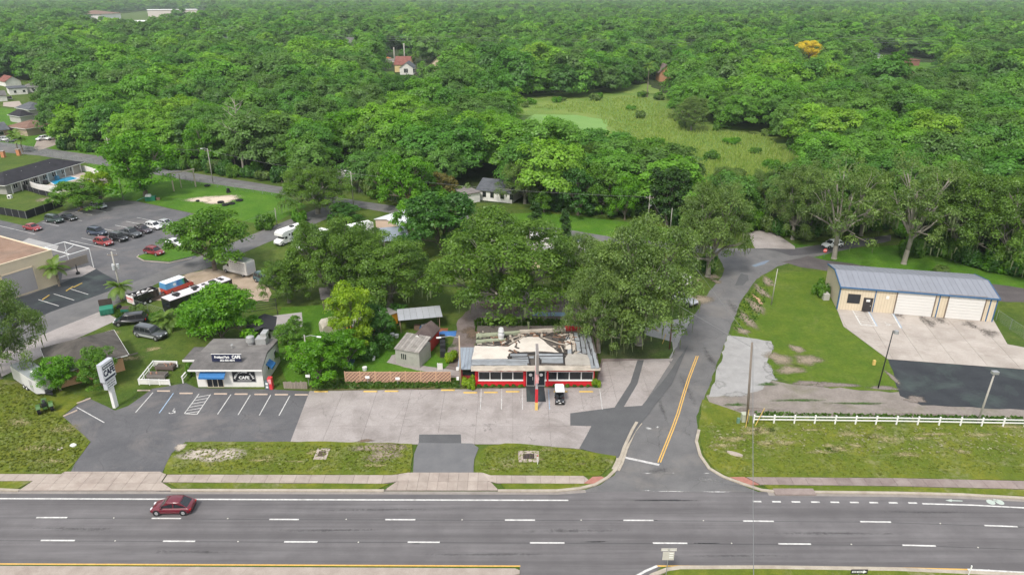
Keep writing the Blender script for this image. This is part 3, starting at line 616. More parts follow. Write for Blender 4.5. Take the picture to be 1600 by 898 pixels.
def make_kind(key,seed,Rr,z0,z1,mat,bark,trunk_r=.4,moss=0,limbs=1.0,**kw):
    V,val,CC,CR,LC,LR,rs=crown_data(seed,Rr,z0,z1,**kw)
    cm=quads_mesh('crown',V,val,mat); rr=random.Random(seed); RA=float(np.percentile(np.sqrt(V[:,0]**2+V[:,1]**2),97)); HA=float(np.percentile(V[:,2],99.7))
    m=MB(); fork=z0+ (z1-z0)*.10; m.smooth=True
    top=Vector((rr.uniform(-.3,.3),rr.uniform(-.3,.3),fork)); m.path([(0,0,-.2),(0,0,.25),tuple(top*.5+Vector((0,0,.1))),tuple(top)],[trunk_r*1.5,trunk_r*1.1,trunk_r*.95,trunk_r*.9],9)
    for c,lr in zip(LC,LR):
        c=Vector(c); mid=top.lerp(c,.5)+Vector((rr.uniform(-.6,.6),rr.uniform(-.6,.6),rr.uniform(-.2,.9)))
        m.path([tuple(top-Vector((0,0,.3))),tuple(mid),tuple(c)],[trunk_r*.55,trunk_r*.34,trunk_r*.2],5)
    order=np.argsort(rs.uniform(size=len(CC)))[:int(len(CC)*.45*limbs)]
    for i in order:
        p=Vector(CC[i]); j=int(np.argmin(((LC-CC[i])**2).sum(1))); c=Vector(LC[j]); md=c.lerp(p,.55)+Vector((rr.uniform(-.4,.4),rr.uniform(-.4,.4),rr.uniform(-.1,.4)))
        m.path([tuple(c.lerp(top,.25)),tuple(md),tuple(p)],[trunk_r*.13,trunk_r*.075,trunk_r*.03],4)
    tm=m.mesh('trunk',bark); mm=None
    if moss:
        rim=np.where(CC[:,2]<z0+(z1-z0)*.55)[0]; pts=[]; n=moss
        idx=rs.choice(rim,n); a=rs.uniform(0,6.28,n); rr_=CR[idx]*rs.uniform(.3,1.1,n)
        C=CC[idx]+np.stack([np.cos(a)*rr_,np.sin(a)*rr_,-CR[idx]*.4],1); L=rs.uniform(.4,1.3,n); W=rs.uniform(.06,.15,n); b=rs.uniform(0,6.28,n)
        t=np.stack([np.cos(b),np.sin(b),np.zeros(n)],1)*W[:,None]; dn=np.stack([rs.normal(size=n)*.08,rs.normal(size=n)*.08,-L],1)
        V=np.stack([C-t,C+t,C+dn+t*.3,C+dn-t*.3],1).reshape(-1,3); mm=quads_mesh('hanging_moss',V,rs.uniform(0,1,n),L_MOSS)
    CROWN[key]=dict(RA=RA,HA=HA,crown=cm,trunk=tm,moss=mm,R=Rr,H=z1); return CROWN[key]
for i in range(4): make_kind('oak%d'%i,11+i,9,1.6,13,L_OAK,BARKG,.52,moss=180,lobes=13,clumps=16,leaves=205,leaf=.30,crad=.14)
for i in range(3): make_kind('goak%d'%i,31+i,9,1.4,13,L_OAK2,BARKG,.5,moss=260,lobes=13,clumps=16,leaves=200,leaf=.28,crad=.14)
for i in range(2): make_kind('pale%d'%i,41+i,9,2.8,15,L_OAK2,BARKP,.42,moss=160,lobes=13,clumps=10,leaves=95,leaf=.36,crad=.13,open_=.30,limbs=1.3)
for i in range(3): make_kind('lush%d'%i,51+i,6,.3,9.5,L_LUSH,BARK,.3,lobes=10,clumps=12,leaves=110,leaf=.40,crad=.18)
for i in range(2): make_kind('mid%d'%i,61+i,6.5,.9,11,L_MID,BARK,.3,lobes=10,clumps=13,leaves=120,leaf=.38,crad=.17)
for i in range(2): make_kind('dark%d'%i,71+i,6.5,.3,11,L_DARK,BARK,.3,lobes=10,clumps=13,leaves=100,leaf=.50,crad=.18)
make_kind('lime0',81,4.5,.3,10,L_LIME,BARK,.22,lobes=11,clumps=10,leaves=130,leaf=.30,crad=.19)
make_kind('cedar0',91,2.6,.6,11,L_CED,BARK,.2,lobes=14,clumps=6,leaves=60,leaf=.42,crad=.25,cone=.75)
make_kind('brown0',95,4.5,.4,7.5,L_BROWN,BARK,.2,lobes=8,clumps=9,leaves=60,leaf=.42,crad=.2)
for i in range(6): make_kind('wood%d'%i,101+i,6.3+.25*i,.9,11.5+.5*(i%3),L_WOOD,BARKG,.3,lobes=13,clumps=12,leaves=85,leaf=.52,crad=.18,dome=.8)
def shrub_mesh(seed,mat,n=2600,leaf=.22,h=1.0):
    rs=np.random.RandomState(seed); k=14; c=rs.uniform(-.6,.6,(k,3)); c[:,2]=rs.uniform(.25,.75,k); i=rs.randint(0,k,n); D=rs.normal(size=(n,3)); D/=np.linalg.norm(D,axis=1)[:,None]
    Pp=c[i]+D*.34*rs.uniform(.6,1.05,n)[:,None]; Pp[:,2]=np.abs(Pp[:,2]); Nn=D+np.array([0,0,.5])+rs.normal(size=D.shape)*.4; Nn/=np.linalg.norm(Nn,axis=1)[:,None]
    val=np.clip(rs.uniform(.1,.9,k)[i]+rs.normal(size=n)*.15,0,1); V=leaf_quads(Pp,Nn,leaf,rs); return quads_mesh('foliage',V,val,mat)
SHRUB={k:[shrub_mesh(200+i*10+j,m,2300,.17) for j in range(2)] for i,(k,m) in enumerate((('mid',L_MID),('lush',L_LUSH),('dark',L_DARK),('lime',L_LIME),('grey',L_OAK2),('brown',L_BROWN)))}
def palm_mesh(seed,fr=22,L=2.3,mat=None,droop=.9):
    rr=random.Random(seed); V=[];val=[]
    for i in range(fr):
        a=i*2.4+rr.uniform(-.2,.2); e=rr.uniform(-.35,1.15); d=Vector((math.cos(a),math.sin(a),0)); l=L*rr.uniform(.8,1.1); p=Vector((0,0,0)); v=Vector((d.x*math.cos(e),d.y*math.cos(e),math.sin(e))); s=Vector((-d.y,d.x,0)); lv=rr.uniform(.2,.9)
        for k in range(9):
            q=p+v*(l/9); wd=.55*math.sin(math.pi*(k+1.5)/11)*l*.42
            for sg in (-1,1):
                for j in range(2):
                    b=p.lerp(q,j*.5); tip=b+s*sg*wd+v*(l*.09)-Vector((0,0,.25*wd)); V+= [b,b+v*l*.05,tip+v*l*.02,tip-v*l*.015]; val.append(lv)
            v=(v+Vector((0,0,-droop*.17))).normalized(); p=q
    return quads_mesh('fronds',np.array([tuple(x) for x in V]),np.array(val),mat or L_PALM)
PALM=[palm_mesh(i) for i in range(3)]
def palm(px,py,ptop,name='palm_tree',label='',group=None,lean=0,spread=1.0,tr=.17,h=None):
    g=G(px,py); hh=h or HT(px,py,ptop)-.8*spread; t=thing(name,(g.x,g.y,0),R.uniform(0,6),label,'palm tree',group)
    m=MB(); m.smooth=True; m.path([(0,0,0),(lean*.4,0,hh*.5),(lean,0,hh)],[tr*1.25,tr,tr*.9],8); m.build('trunk',BARKD,t)
    c=link('crown',R.choice(PALM),t,(lean,0,hh)); c.scale=(spread,)*3; return t
def tree(px,py,ptop,halfw,key,name='tree',label='',cat='tree',group=None,rz=None,z=0,zs=1.0,pos=None):
    g=G(px,py) if pos is None else Vector(pos); k=CROWN[key]
    h=HT(px,py,ptop)*zs if pos is None else ptop; r=halfw/PM(py) if pos is None else halfw
    t=thing(name,(g.x,g.y,z),R.uniform(0,6.28) if rz is None else rz,label,cat,group); t.scale=(r/k['RA'],r/k['RA'],h/k['HA'])
    link('trunk',k['trunk'],t); link('crown',k['crown'],t)
    if k['moss'] is not None: link('hanging_moss',k['moss'],t)['kind']='stuff'
    return t
def shrub(px,py,w,h,key='mid',label='',name='shrub',group=None,i=None,z=0):
    """w,h in metres"""
    g=G(px,py); o=link(name,SHRUB[key][R.randint(0,1) if i is None else i],None,(g.x,g.y,z),R.uniform(0,6)); o.scale=(w/2,w/2,h); tag(o,label,'shrub',group); return o
H=[
(783,497,338,108,'oak0','live_oak','huge spreading live oak in the leafy yard behind the red diner'),
(998,538,348,88,'goak0','live_oak','big grey green oak with a thick trunk on the lawn right of the red diner'),
(935,550,415,58,'goak1','live_oak','smaller mossy oak leaning over the right rear corner of the red diner'),
(900,470,372,55,'goak2','live_oak','grey green oak filling the gap between the huge live oak and the corner oak'),
(522,474,340,72,'oak1','live_oak','wide dark oak above the sandy yard, beside the white motorhome'),
(610,478,376,80,'oak2','live_oak','rounded oak behind the red garden shed'),
(452,472,402,44,'oak3','live_oak','lower oak at the right end of the sandy yard'),
(560,440,352,52,'oak0','live_oak','oak in front of the small tan garage with the white roof'),
(690,392,298,66,'dark0','broadleaf_tree','dense dark glossy tree right of the small tan garage'),
(655,380,303,38,'lush1','broadleaf_tree','bright yellow green tree touching the white garage roof'),
(336,422,323,66,'mid0','shade_tree','dark round shade tree beside the white panel van'),
(228,306,210,62,'lush0','shade_tree','big round bright green tree behind the school parking lot'),
(128,327,283,42,'mid1','shade_tree','low spreading green tree at the corner of the pool fence'),
(158,318,268,24,'lime0','shade_tree','pale green small tree right of the swimming pool'),
(497,334,260,56,'oak1','live_oak','round green oak standing beside the road junction near the street pole'),
(540,345,318,26,'dark1','shade_tree','short dark tree below the street junction'),
(-2,592,440,70,'goak2','live_oak','mossy oak overhanging the left edge above the white cargo trailer'),
(350,533,448,58,'lush2','broadleaf_tree','brilliant green tree behind the white cafe'),
(310,520,470,34,'lush1','broadleaf_tree','small brilliant green tree left of the one behind the cafe'),
(552,552,443,38,'lime0','broadleaf_tree','tall yellow green tree between the cafe and the garden sheds'),
(497,593,528,45,'lush0','broadleaf_tree','low bright green tree right of the cafe side wall'),
(540,575,515,34,'lush1','broadleaf_tree','bright bushy tree beside the yellow green tall tree'),
(460,560,500,32,'mid0','broadleaf_tree','bushy green tree behind the cafe rooftop vents'),
(590,540,480,30,'dark1','broadleaf_tree','dark green tree beside the orange tarp'),
(160,603,545,32,'mid1','broadleaf_tree','small tree with a leaning trunk before the abandoned brown house'),
(95,610,560,32,'lush2','broadleaf_tree','bushy tree at the corner of the white cargo trailer'),
(1106,432,288,56,'goak0','live_oak','mossy oak at the left side of the street junction'),
(1303,404,243,66,'pale0','live_oak','pale limbed oak with the white car parked behind its trunk'),
(1412,412,240,70,'pale1','live_oak','pale limbed oak right of the junction with low leafy skirts'),
(1238,374,255,44,'goak1','live_oak','mossy oak behind the concrete culvert drive'),
(1345,368,262,48,'oak2','live_oak','green oak standing between the two pale limbed oaks'),
(1490,405,262,70,'oak3','live_oak','broad oak at the woodland edge behind the workshop'),
(1572,420,275,70,'oak1','live_oak','broad oak at the far right of the woodland edge'),
(976,343,274,24,'lush2','broadleaf_tree','single bright green tree at the back of the middle lawn'),
(903,336,262,34,'dark1','broadleaf_tree','dark tree left of the bright green one at the back of the middle lawn'),
(940,334,255,34,'mid1','broadleaf_tree','mid green tree behind the middle lawn'),
(1022,348,262,20,'cedar0','cedar_tree','dark column shaped cedar left of the pole behind the middle lawn'),
(1042,352,260,22,'cedar0','cedar_tree','dark column shaped cedar beside the pole behind the middle lawn'),
(1060,350,266,22,'cedar0','cedar_tree','dark column shaped cedar, rightmost of the three at the lawn'),
(881,400,328,13,'cedar0','cedar_tree','slim pointed tree among the caravans by the back street'),
(836,366,315,14,'cedar0','cedar_tree','slim pointed tree at the left end of the middle lawn'),
(638,326,240,46,'lush1','broadleaf_tree','rounded light green tree behind the back street'),
(602,312,248,32,'mid0','broadleaf_tree','mid green tree left of the rounded light green one'),
(692,312,268,24,'brown0','bronze_tree','reddish brown leaved tree behind the back street fence'),
(652,328,296,20,'brown0','bronze_tree','low reddish brown tree beside the back street'),
(850,332,296,20,'mid0','broadleaf_tree','small rounded tree right of the white bungalow'),
(820,318,250,44,'goak2','live_oak','grey green oak overhanging the right end of the white bungalow'),
(1080,204,152,26,'goak0','marsh_tree','grey green rounded tree alone at the edge of the marsh'),
(545,240,172,58,'lush0','broadleaf_tree','large yellow green domed tree in the woods left of centre'),
(325,262,188,30,'lush2','broadleaf_tree','large leaved bright tree at the woods edge by the street pole'),
(645,255,188,40,'mid0','broadleaf_tree','light tree in the woods below the house lawn'),
(1259,108,64,26,'lime0','flowering_tree','golden yellow flowering tree far back in the woods'),
(1000,290,216,46,'mid1','broadleaf_tree','full green tree on the near side of the marsh'),
(905,292,222,42,'oak3','live_oak','dark oak before the pond at the near side of the marsh'),(845,275,203,34,'mid0','broadleaf_tree','rounded tree left of the pond at the near side of the marsh'),(1130,335,262,34,'goak2','marsh_tree','pale grey green tree at the lower end of the marsh'),(1195,338,268,36,'goak0','marsh_tree','grey green tree below the right end of the marsh'),
(740,100,30+20,0,'',None,''),
]
for h in H:
    if h[5]: 
        t=tree(*h[:5],name=h[5],label=h[6])
        if h[5]=='flowering_tree':
            for c in t.children:
                if c.name.startswith('crown'): c.data=c.data.copy(); c.data.materials[0]=L_YELLOW
# bare pale tree
g=G(381,272); bh=HT(381,272,155); t=thing('bare_tree',(g.x,g.y,0),0,'tall bare pale tree rising out of the woods behind the street','tree')
m=MB(); rr=random.Random(5); m.smooth=True
tp=[(0,0,0),(.3,0,bh*.35),(.1,.2,bh*.6),(.4,0,bh)]; m.path(tp,[.38,.3,.22,.05],7)
for k in range(15):
    f=.4+.58*k/15; z=bh*f; a=k*2.4; L=bh*.3*(1.25-f); p=Vector((.25,0,z)); q=p+Vector((L*math.cos(a)*.8,L*math.sin(a)*.8,L*.45)); e=q+Vector((L*.5*math.cos(a+.4),L*.5*math.sin(a+.4),L*.45))
    m.path([tuple(p),tuple(q),tuple(e)],[.13,.08,.03],5)
    m.path([tuple(q),tuple(q+Vector((L*.3*math.cos(a-1),L*.3*math.sin(a-1),L*.5)))],[.06,.02],4)
m.build('trunk',BARKP,t)
# palms
palm(190,470,440,label='shaggy palm at the kerb behind the black dump trailer',spread=1.15)
palm(93,447,410,label='short palm against the corner of the tan warehouse',spread=1.15)
palm(1011,152,99,label='single tall slender palm standing at the far edge of the marsh',spread=1.6,tr=.25)
palm(752,345,0,h=6,label='palm',spread=.1) if False else None
for i,(x,y,t_) in enumerate(((368,262,226),(385,258,222),(562,300,262),(505,266,238),(28,235,205),(36,238,212))):
    palm(x,y,t_,label=['palm tucked in the woods left of the bare pale tree','palm right below the bare pale tree','palm behind the street beside the half hidden bungalow','palm standing above the round oak at the junction','leafy palm between two houses at the left edge, the left one','leafy palm between two houses at the left edge, the right one'][i],spread=1.3)
palm(650,118,84,label='brown palm right of the red roofed house with the porch',spread=1.4)
palm(591,142,116,label='palm at the top of the sloping wood lawn',spread=1.4)
m_dead=None
# palmetto and shrubs
t=thing('palmetto',(*G(266,512)[:2],0),0,'round palmetto clump left of the brilliant green tree','palmetto')
for i in range(5):
    o=link('fronds',PALM[i%3],t,(R.uniform(-.9,.9),R.uniform(-.6,.6),R.uniform(.7,1.9)),i); o.scale=(.85,.85,1)
SH=[(1283,462,3.4,3.0,'mid','leafy shrub against the left end wall of the workshop'),
(732,604,2.4,1.5,'lime','yellow green shrub at the left front corner of the red diner'),(737,609,1.1,1.0,'lime','small yellow shrub in front of the left corner of the red diner'),
(931,604,1.5,1.3,'lime','yellow shrub at the right front corner of the red diner'),
(843,556,2.6,1.7,'mid','low dark shrub'),
(300,588,1.6,2.3,'mid','narrow bush between the gravel path and the cafe front corner'),
(705,565,2.2,1.8,'lime','yellowish bush behind the diner light pole'),
(1552,415,4.5,4,'lush','bright shrub left of the pair behind the workshop roof'),(1583,425,6,4.5,'lush','bright shrub at the right edge behind the workshop roof'),
(1470,425,3.5,1.2,'grey','low flowering shrub right behind the workshop roof'),
(1105,425,3.6,3.8,'dark','ivy covered bush round the oak trunk at the junction'),
(415,358,5,3.6,'mid','bush by the diagonal street behind the motorhome'),(467,347,4,3,'lush','rounded bush above the white motorhome'),
(215,492,3.4,1.6,'grey','scrubby bush behind the black minivan'),(245,500,3,1.5,'mid','scrub between the minivan and the palmetto'),
(470,580,2,1.2,'mid','small bush beside the wooden fence piece'),
(575,560,3.4,2.6,'dark','dark bush below the orange tarp'),(600,520,4,2.8,'lush','bright bush behind the garden lawn'),(625,500,4,3,'dark','dark bush beside the grey canopy'),
(400,275,5,4.5,'lush','bright bush behind the street at the woods edge'),
(1420,400,6,4,'mid','leafy skirt bush at the foot of the right pale oak'),(1436,392,7,4.5,'oakx','bush')]
for s in SH[:-1]: 
    if s[5]!='low dark shrub': shrub(s[0],s[1],s[2],s[3],s[4],s[5])
for i in range(17):
    x=748+i*11 if i<7 else 752+i*10.6+8
    if 815<x<858: continue
    shrub(x,604.5,R.uniform(.6,1.0),R.uniform(.25,.42),R.choice(['mid','dark','mid']),'low trimmed plant in the bed under the red diner windows','bedding_plant',group='plants under the diner windows',z=.05)
# ---- woodland fill ----
FRONT=[(-900,150),(0,128),(85,128),(100,232),(165,238),(200,257),(300,264),(440,284),(520,297),(560,301),(600,311),(700,319),(728,305),(745,283),(815,283),(830,325),(1010,337),(1060,350),(1100,362),(1180,356),(1250,370),(1330,362),(1400,352),(1440,390),(1500,408),(1600,432),(2000,470),(2600,520)]
def front(px):
    for a,b in zip(FRONT,FRONT[1:]):
        if a[0]<=px<=b[0]: return a[1]+(b[1]-a[1])*(px-a[0])/(b[0]-a[0])
    return 160
def inpoly(x,y,pl):
    c=False; n=len(pl)
    for i in range(n):
        x0,y0=pl[i]; x1,y1=pl[(i+1)%n]
        if (y0>y)!=(y1>y) and x<(x1-x0)*(y-y0)/(y1-y0)+x0: c=not c
    return c
CLEAR=[[(815,160),(905,150),(1000,142),(1000,125),(1030,125),(1042,150),(1052,168),(1062,190),(1200,212),(1245,232),(1275,280),(1268,342),(1150,345),(1060,322),(1040,292),(990,276),(920,262),(850,256),(790,236),(775,200)],
 [(586,112),(625,108),(640,140),(690,150),(900,160),(900,170),(690,182),(580,176)],
 [(-900,126),(84,126),(98,162),(100,236),(-900,230)],
 [(90,44),(150,30),(200,34),(320,38),(320,56),(160,56),(110,56)],[(155,24),(230,17),(330,17),(330,36),(230,36),(155,40)],
 [(530,68),(572,68),(572,112),(530,112)],[(588,85),(662,88),(662,160),(594,160)],[(668,95),(708,95),(708,142),(668,142)],
 [(600,78),(640,78),(640,95),(600,95)],
 [(1345,86),(1380,84),(1450,92),(1480,92),(1480,135),(1455,170),(1388,170),(1385,130),(1346,130)],
 [(1025,105),(1058,105),(1055,150),(1025,158)],[(515,250),(556,250),(556,305),(515,305)],[(722,280),(815,280),(815,322),(722,322)],
 [(1236,106),(1284,106),(1280,150),(1240,150)],[(335,70),(375,70),(375,95),(335,95)],[(205,48),(235,48),(235,62),(205,62)]]
hp=[(G(h[0],h[1]).x,G(h[0],h[1]).y,(h[3] or 1)/PM(h[1])) for h in H]
pts=[]; rr=random.Random(42); cell={}
def try_band(y0,y1,sp,jit,key,smin,smax):
    y=y0
    while y<y1:
        xm=y*.80+40; x=-xm+rr.uniform(0,sp)
        while x<xm:
            X=x+rr.uniform(-jit,jit)*sp; Y=y+rr.uniform(-jit,jit)*sp; px,py=P(X,Y)
            ok= py<front(px)-1 and not any(inpoly(px,py,c) for c in CLEAR)
            if ok:
                for hx,hy,hr in hp:
                    if abs(X-hx)<14 and (X-hx)**2+(Y-hy)**2<(hr*.62+1.5)**2: ok=False;break
            if ok: pts.append((X,Y,key,rr.uniform(smin,smax)))
            x+=sp
        y+=sp*.87
try_band(125,330,10.4,.42,0,.80,1.55)
try_band(330,620,13.0,.44,1,1.0,2.0)
try_band(620,1400,16.5,.45,2,1.25,2.4)
try_band(1400,5600,26,.45,3,1.7,2.7)
near=sorted([p for p in pts if p[2]==0],key=lambda p:p[1])
vis=[p for p in near if -60<P(p[0],p[1])[0]<1660]
ind=vis[:238]; indset=set(id(p) for p in ind)
WT=[leaf_mat('wood_dark',(.024,.070,.016),(.062,.145,.03)),leaf_mat('wood_mid',(.034,.090,.014),(.095,.185,.026)),leaf_mat('wood_grey',(.050,.088,.028),(.115,.175,.055)),leaf_mat('wood_fresh',(.046,.125,.012),(.125,.26,.022)),leaf_mat('wood_yellow',(.075,.135,.014),(.165,.245,.028))]
ZL=[(0,420,'street at left'),(420,760,'back street'),(760,1120,'middle lawn'),(1120,1700,'workshop')]
for n_,p in enumerate(ind):
    px,py=P(p[0],p[1]); zn=next((z for z in ZL if px<z[1]),ZL[-1])[2]
    k=rr.choice(['wood%d'%i for i in range(6)])
    dd='front' if py>front(px)-14 else 'inner'
    lab=('green woodland tree in the front row behind the '+zn) if dd=='front' else ('green woodland tree deeper in the woods behind the '+zn)
    hgt=CROWN[k]['H']*(.55+.55*p[3])*rr.uniform(.85,1.15); tone=rr.choices(range(5),[3,4,3,3,1.3])[0]; sz='tall' if hgt>12.4 else ('middling' if hgt>10.3 else 'low'); tn=['dark green','mid green','greyish green','fresh green','yellow green'][tone]
    lab=sz+' '+tn+(' front row tree of the woods behind the ' if dd=='front' else ' tree inside woods behind the ')+zn
    t=tree(px,py,hgt,CROWN[k]['R']*p[3],k,name='woodland_tree',label=lab,group=sz+' '+tn+(' front row trees behind the ' if dd=='front' else ' inner trees behind the ')+zn,pos=(p[0],p[1],0),rz=rr.uniform(0,6.28))
    if n_>=30:
        c=t.children[1]; c.material_slots[0].link='OBJECT'; c.material_slots[0].material=WT[tone]
MPX=[(820,168),(870,160),(930,157),(1000,152),(1030,156),(1050,170),(1058,186),(1070,200),(1130,200),(1200,212),(1240,232),(1255,262),(1235,300),(1190,325),(1130,322),(1090,300),(1050,255),(1020,228),(960,222),(880,222),(815,205)]
for i,(a,b) in enumerate(MPX+[(x+rr.uniform(-12,12),y+rr.uniform(-5,5)) for x,y in MPX]+[(1110,250),(1150,275),(1180,240),(1205,262),(1140,225),(1000,185),(985,172)]):
    k=rr.choice(['grey','mid','grey','lush']); shrub(a,b,rr.uniform(4,8),rr.uniform(1.8,3.6),k,{'mid':'mid green','lush':'bright green','grey':'greyish'}[k]+' bush growing round the edge of the marsh','marsh_bush',group=k+' bushes round the marsh')
# bushes along the foot of the wood
nb=0; x=105
while x<1600:
    y=front(x)+rr.uniform(-1,3)
    if not (728<x<818) and not (1085<x<1110) and not (515<x<560):
        k=rr.choice(['mid','dark','dark','lush','grey','mid']); zn=next((z for z in ZL if x<z[1]),ZL[-1])[2]
        shrub(x,y,rr.uniform(4,7.5),rr.uniform(2.2,4.8),k,'leafy '+{'mid':'mid green','dark':'dark green','lush':'bright green','grey':'greyish'}[k]+' bush at the woods foot behind the '+zn,'woodland_bush',group='%s bushes at the foot of the woods behind the %s'%(k,zn)); nb+=1
    x+=rr.uniform(10,21)
# the rest of the wood: one mass, geometry nodes on points
def lod_mesh(seed,Rr,z1,lobes,clumps,leaves,leaf):
    V,val,*_=crown_data(seed,Rr,.5,z1,lobes=lobes,clumps=clumps,leaves=leaves,leaf=leaf,crad=.24,dome=.9); return quads_mesh('crown',V,val,L_WOOD)
LODS=[]
for i in range(4):
    me=lod_mesh(300+i,6.4,11.5+(i%2),11,9,60,.72); LODS.append(me)
for i in range(4):
    me=lod_mesh(320+i,6.4,11.5+(i%2),9,7,34,1.15); LODS.append(me)
lodobj=[]
for i,me in enumerate(LODS):
    Y=560+i*9 if i<4 else 900+i*40; X=(-80+i*55) ; o=link('woodland_tree',me,None,(X,Y,0)); tag(o,'single green tree far back in the woods, seen only as a small crown','tree','far trees of the woods'); lodobj.append(o)
woodobj=[]
for i in range(6):
    o=next(o for o in bpy.data.objects if o.type=='MESH' and o.data==CROWN['wood%d'%i]['crown']); woodobj.append(o)
protos=woodobj+lodobj
rest=[p for p in pts if id(p) not in indset]
me=bpy.data.meshes.new('far_woodland'); me.vertices.add(len(rest)); me.vertices.foreach_set('co',np.array([(p[0],p[1],0) for p in rest],dtype=np.float32).ravel())
pick=[rr.randint(0,5) if p[2]==0 else (rr.randint(6,9) if p[2]==1 else rr.randint(10,13)) for p in rest]
at=me.attributes.new('pick','INT','POINT'); at.data.foreach_set('value',pick)
at=me.attributes.new('size','FLOAT_VECTOR','POINT'); at.data.foreach_set('vector',np.array([(p[3],p[3],(.62+.52*p[3])*rr.uniform(.75,1.28)) for p in rest],dtype=np.float32).ravel())
at=me.attributes.new('spin','FLOAT','POINT'); at.data.foreach_set('value',[rr.uniform(0,6.28) for p in rest])
fw=link('far_woodland',me); fw['kind']='stuff'; fw['label']='dense mixed green woodland stretching back to the horizon'
ng=bpy.data.node_groups.new('woodland','GeometryNodeTree'); ng.interface.new_socket('Geometry',in_out='INPUT',socket_type='NodeSocketGeometry'); ng.interface.new_socket('Geometry',in_out='OUTPUT',socket_type='NodeSocketGeometry')
gi=ng.nodes.new('NodeGroupInput'); go=ng.nodes.new('NodeGroupOutput'); jn=ng.nodes.new('GeometryNodeJoinGeometry'); ip=ng.nodes.new('GeometryNodeInstanceOnPoints')
for o in reversed(protos):
    oi=ng.nodes.new('GeometryNodeObjectInfo'); oi.inputs[0].default_value=o; oi.inputs['As Instance'].default_value=True; ng.links.new(oi.outputs['Geometry'],jn.inputs[0])
def nattr(nm,ty):
    a=ng.nodes.new('GeometryNodeInputNamedAttribute'); a.data_type=ty; a.inputs[0].default_value=nm; return [s for s in a.outputs if s.enabled][0]
m2p=ng.nodes.new('GeometryNodeMeshToPoints'); ng.links.new(gi.outputs[0],m2p.inputs[0]); ng.links.new(m2p.outputs[0],ip.inputs['Points']); ng.links.new(jn.outputs[0],ip.inputs['Instance'])
ip.inputs['Pick Instance'].default_value=True; ng.links.new(nattr('pick','INT'),ip.inputs['Instance Index']); ng.links.new(nattr('size','FLOAT_VECTOR'),ip.inputs['Scale'])
cx=ng.nodes.new('ShaderNodeCombineXYZ'); ng.links.new(nattr('spin','FLOAT'),cx.inputs[2]); e2r=ng.nodes.new('FunctionNodeEulerToRotation'); ng.links.new(cx.outputs[0],e2r.inputs[0]); ng.links.new(e2r.outputs[0],ip.inputs['Rotation'])
ng.links.new(ip.outputs[0],go.inputs[0]); md=fw.modifiers.new('woodland','NODES'); md.node_group=ng
print('trees',len(pts),'individual',len(ind))
# ---------------- buildings ----------------
GLASS=M('dark_glass',(.018,.021,.026),.08,.2,2,spec=.6); WFR=M('white_trim',(.72,.71,.68),.6,.06,2,dirt=.12)
def frame(p1,p2):
    a,b=G(*p1),G(*p2); d=b-a; return a,math.atan2(d.y,d.x),d.length
def win(par,x,z,w,h,y=0,face='f',fm=None,pm=None,bars=0,name='window',t=.06,bt=.07,hb=0):
    rot={'f':0,'r':HP,'l':-HP,'b':math.pi}[face]
    m=MB(); a,b=-w/2,w/2
    m.box(a-t,b+t,-.06,0,-t,0); m.box(a-t,b+t,-.06,0,h,h+t); m.box(a-t,a,-.06,0,0,h); m.box(b,b+t,-.06,0,0,h)
    for k in range(bars): c=a+w*(k+1)/(bars+1); m.box(c-bt/2,c+bt/2,-.055,0,0,h)
    for k in range(hb): c=h*(k+1)/(hb+1); m.box(a,b,-.05,0,c-.02,c+.02)
    loc={'f':(x,y,z),'b':(x,y,z),'r':(y,x,z),'l':(y,x,z)}[face]
    o=m.build(name,fm or WFR,par); o.location=loc; o.rotation_euler.z=rot
    MB().box(a,b,-.02,0,0,h).build('pane',pm or GLASS,o); return o
def gable(par,W,D,h,rise,over,rm,wm,axis='x',thick=.12,name='roof',ridge=None,x0=0,y0=0,split=True,piece=None):
    """two roof slopes + gable ends"""
    rz=y0+D/2 if ridge is None else ridge
    if axis=='x':
        for sgn,(ya,yb) in ((0,(y0-over,rz)),(1,(y0+D+over,rz))):
            za=h-over*rise/(D/2) ; m=MB(); m.add([(x0-over,ya,za),(x0+W+over,ya,za),(x0+W+over,yb,h+rise),(x0-over,yb,h+rise),(x0-over,ya,za-thick),(x0+W+over,ya,za-thick),(x0+W+over,yb,h+rise-thick),(x0-over,yb,h+rise-thick)],
              [(0,1,2,3),(7,6,5,4),(0,4,5,1),(1,5,6,2),(2,6,7,3),(3,7,4,0)]); m.build('roof_slope',rm,par)
        m=MB()
        for x in (x0+.02,x0+W-.14): m.loft([[(x,y0+.02,h-.02),(x,y0+D-.02,h-.02),(x,rz,h+rise-thick-.03)],[(x+.12,y0+.02,h-.02),(x+.12,y0+D-.02,h-.02),(x+.12,rz,h+rise-thick-.03)]])
        m.build('gable',wm,par)
    else:
        rx=x0+W/2
        for xa in (x0-over,x0+W+over):
            za=h-over*rise/(W/2); m=MB(); m.add([(xa,y0-over,za),(xa,y0+D+over,za),(rx,y0+D+over,h+rise),(rx,y0-over,h+rise),(xa,y0-over,za-thick),(xa,y0+D+over,za-thick),(rx,y0+D+over,h+rise-thick),(rx,y0-over,h+rise-thick)],
              [(0,1,2,3),(7,6,5,4),(0,4,5,1),(1,5,6,2),(2,6,7,3),(3,7,4,0)]); m.build('roof_slope',rm,par)
        m=MB()
        for y in (y0+.02,y0+D-.14): m.loft([[(x0+.02,y,h-.02),(x0+W-.02,y,h-.02),(rx,y,h+rise-thick-.03)],[(x0+.02,y+.12,h-.02),(x0+W-.02,y+.12,h-.02),(rx,y+.12,h+rise-thick-.03)]])
        m.build('gable',wm,par)
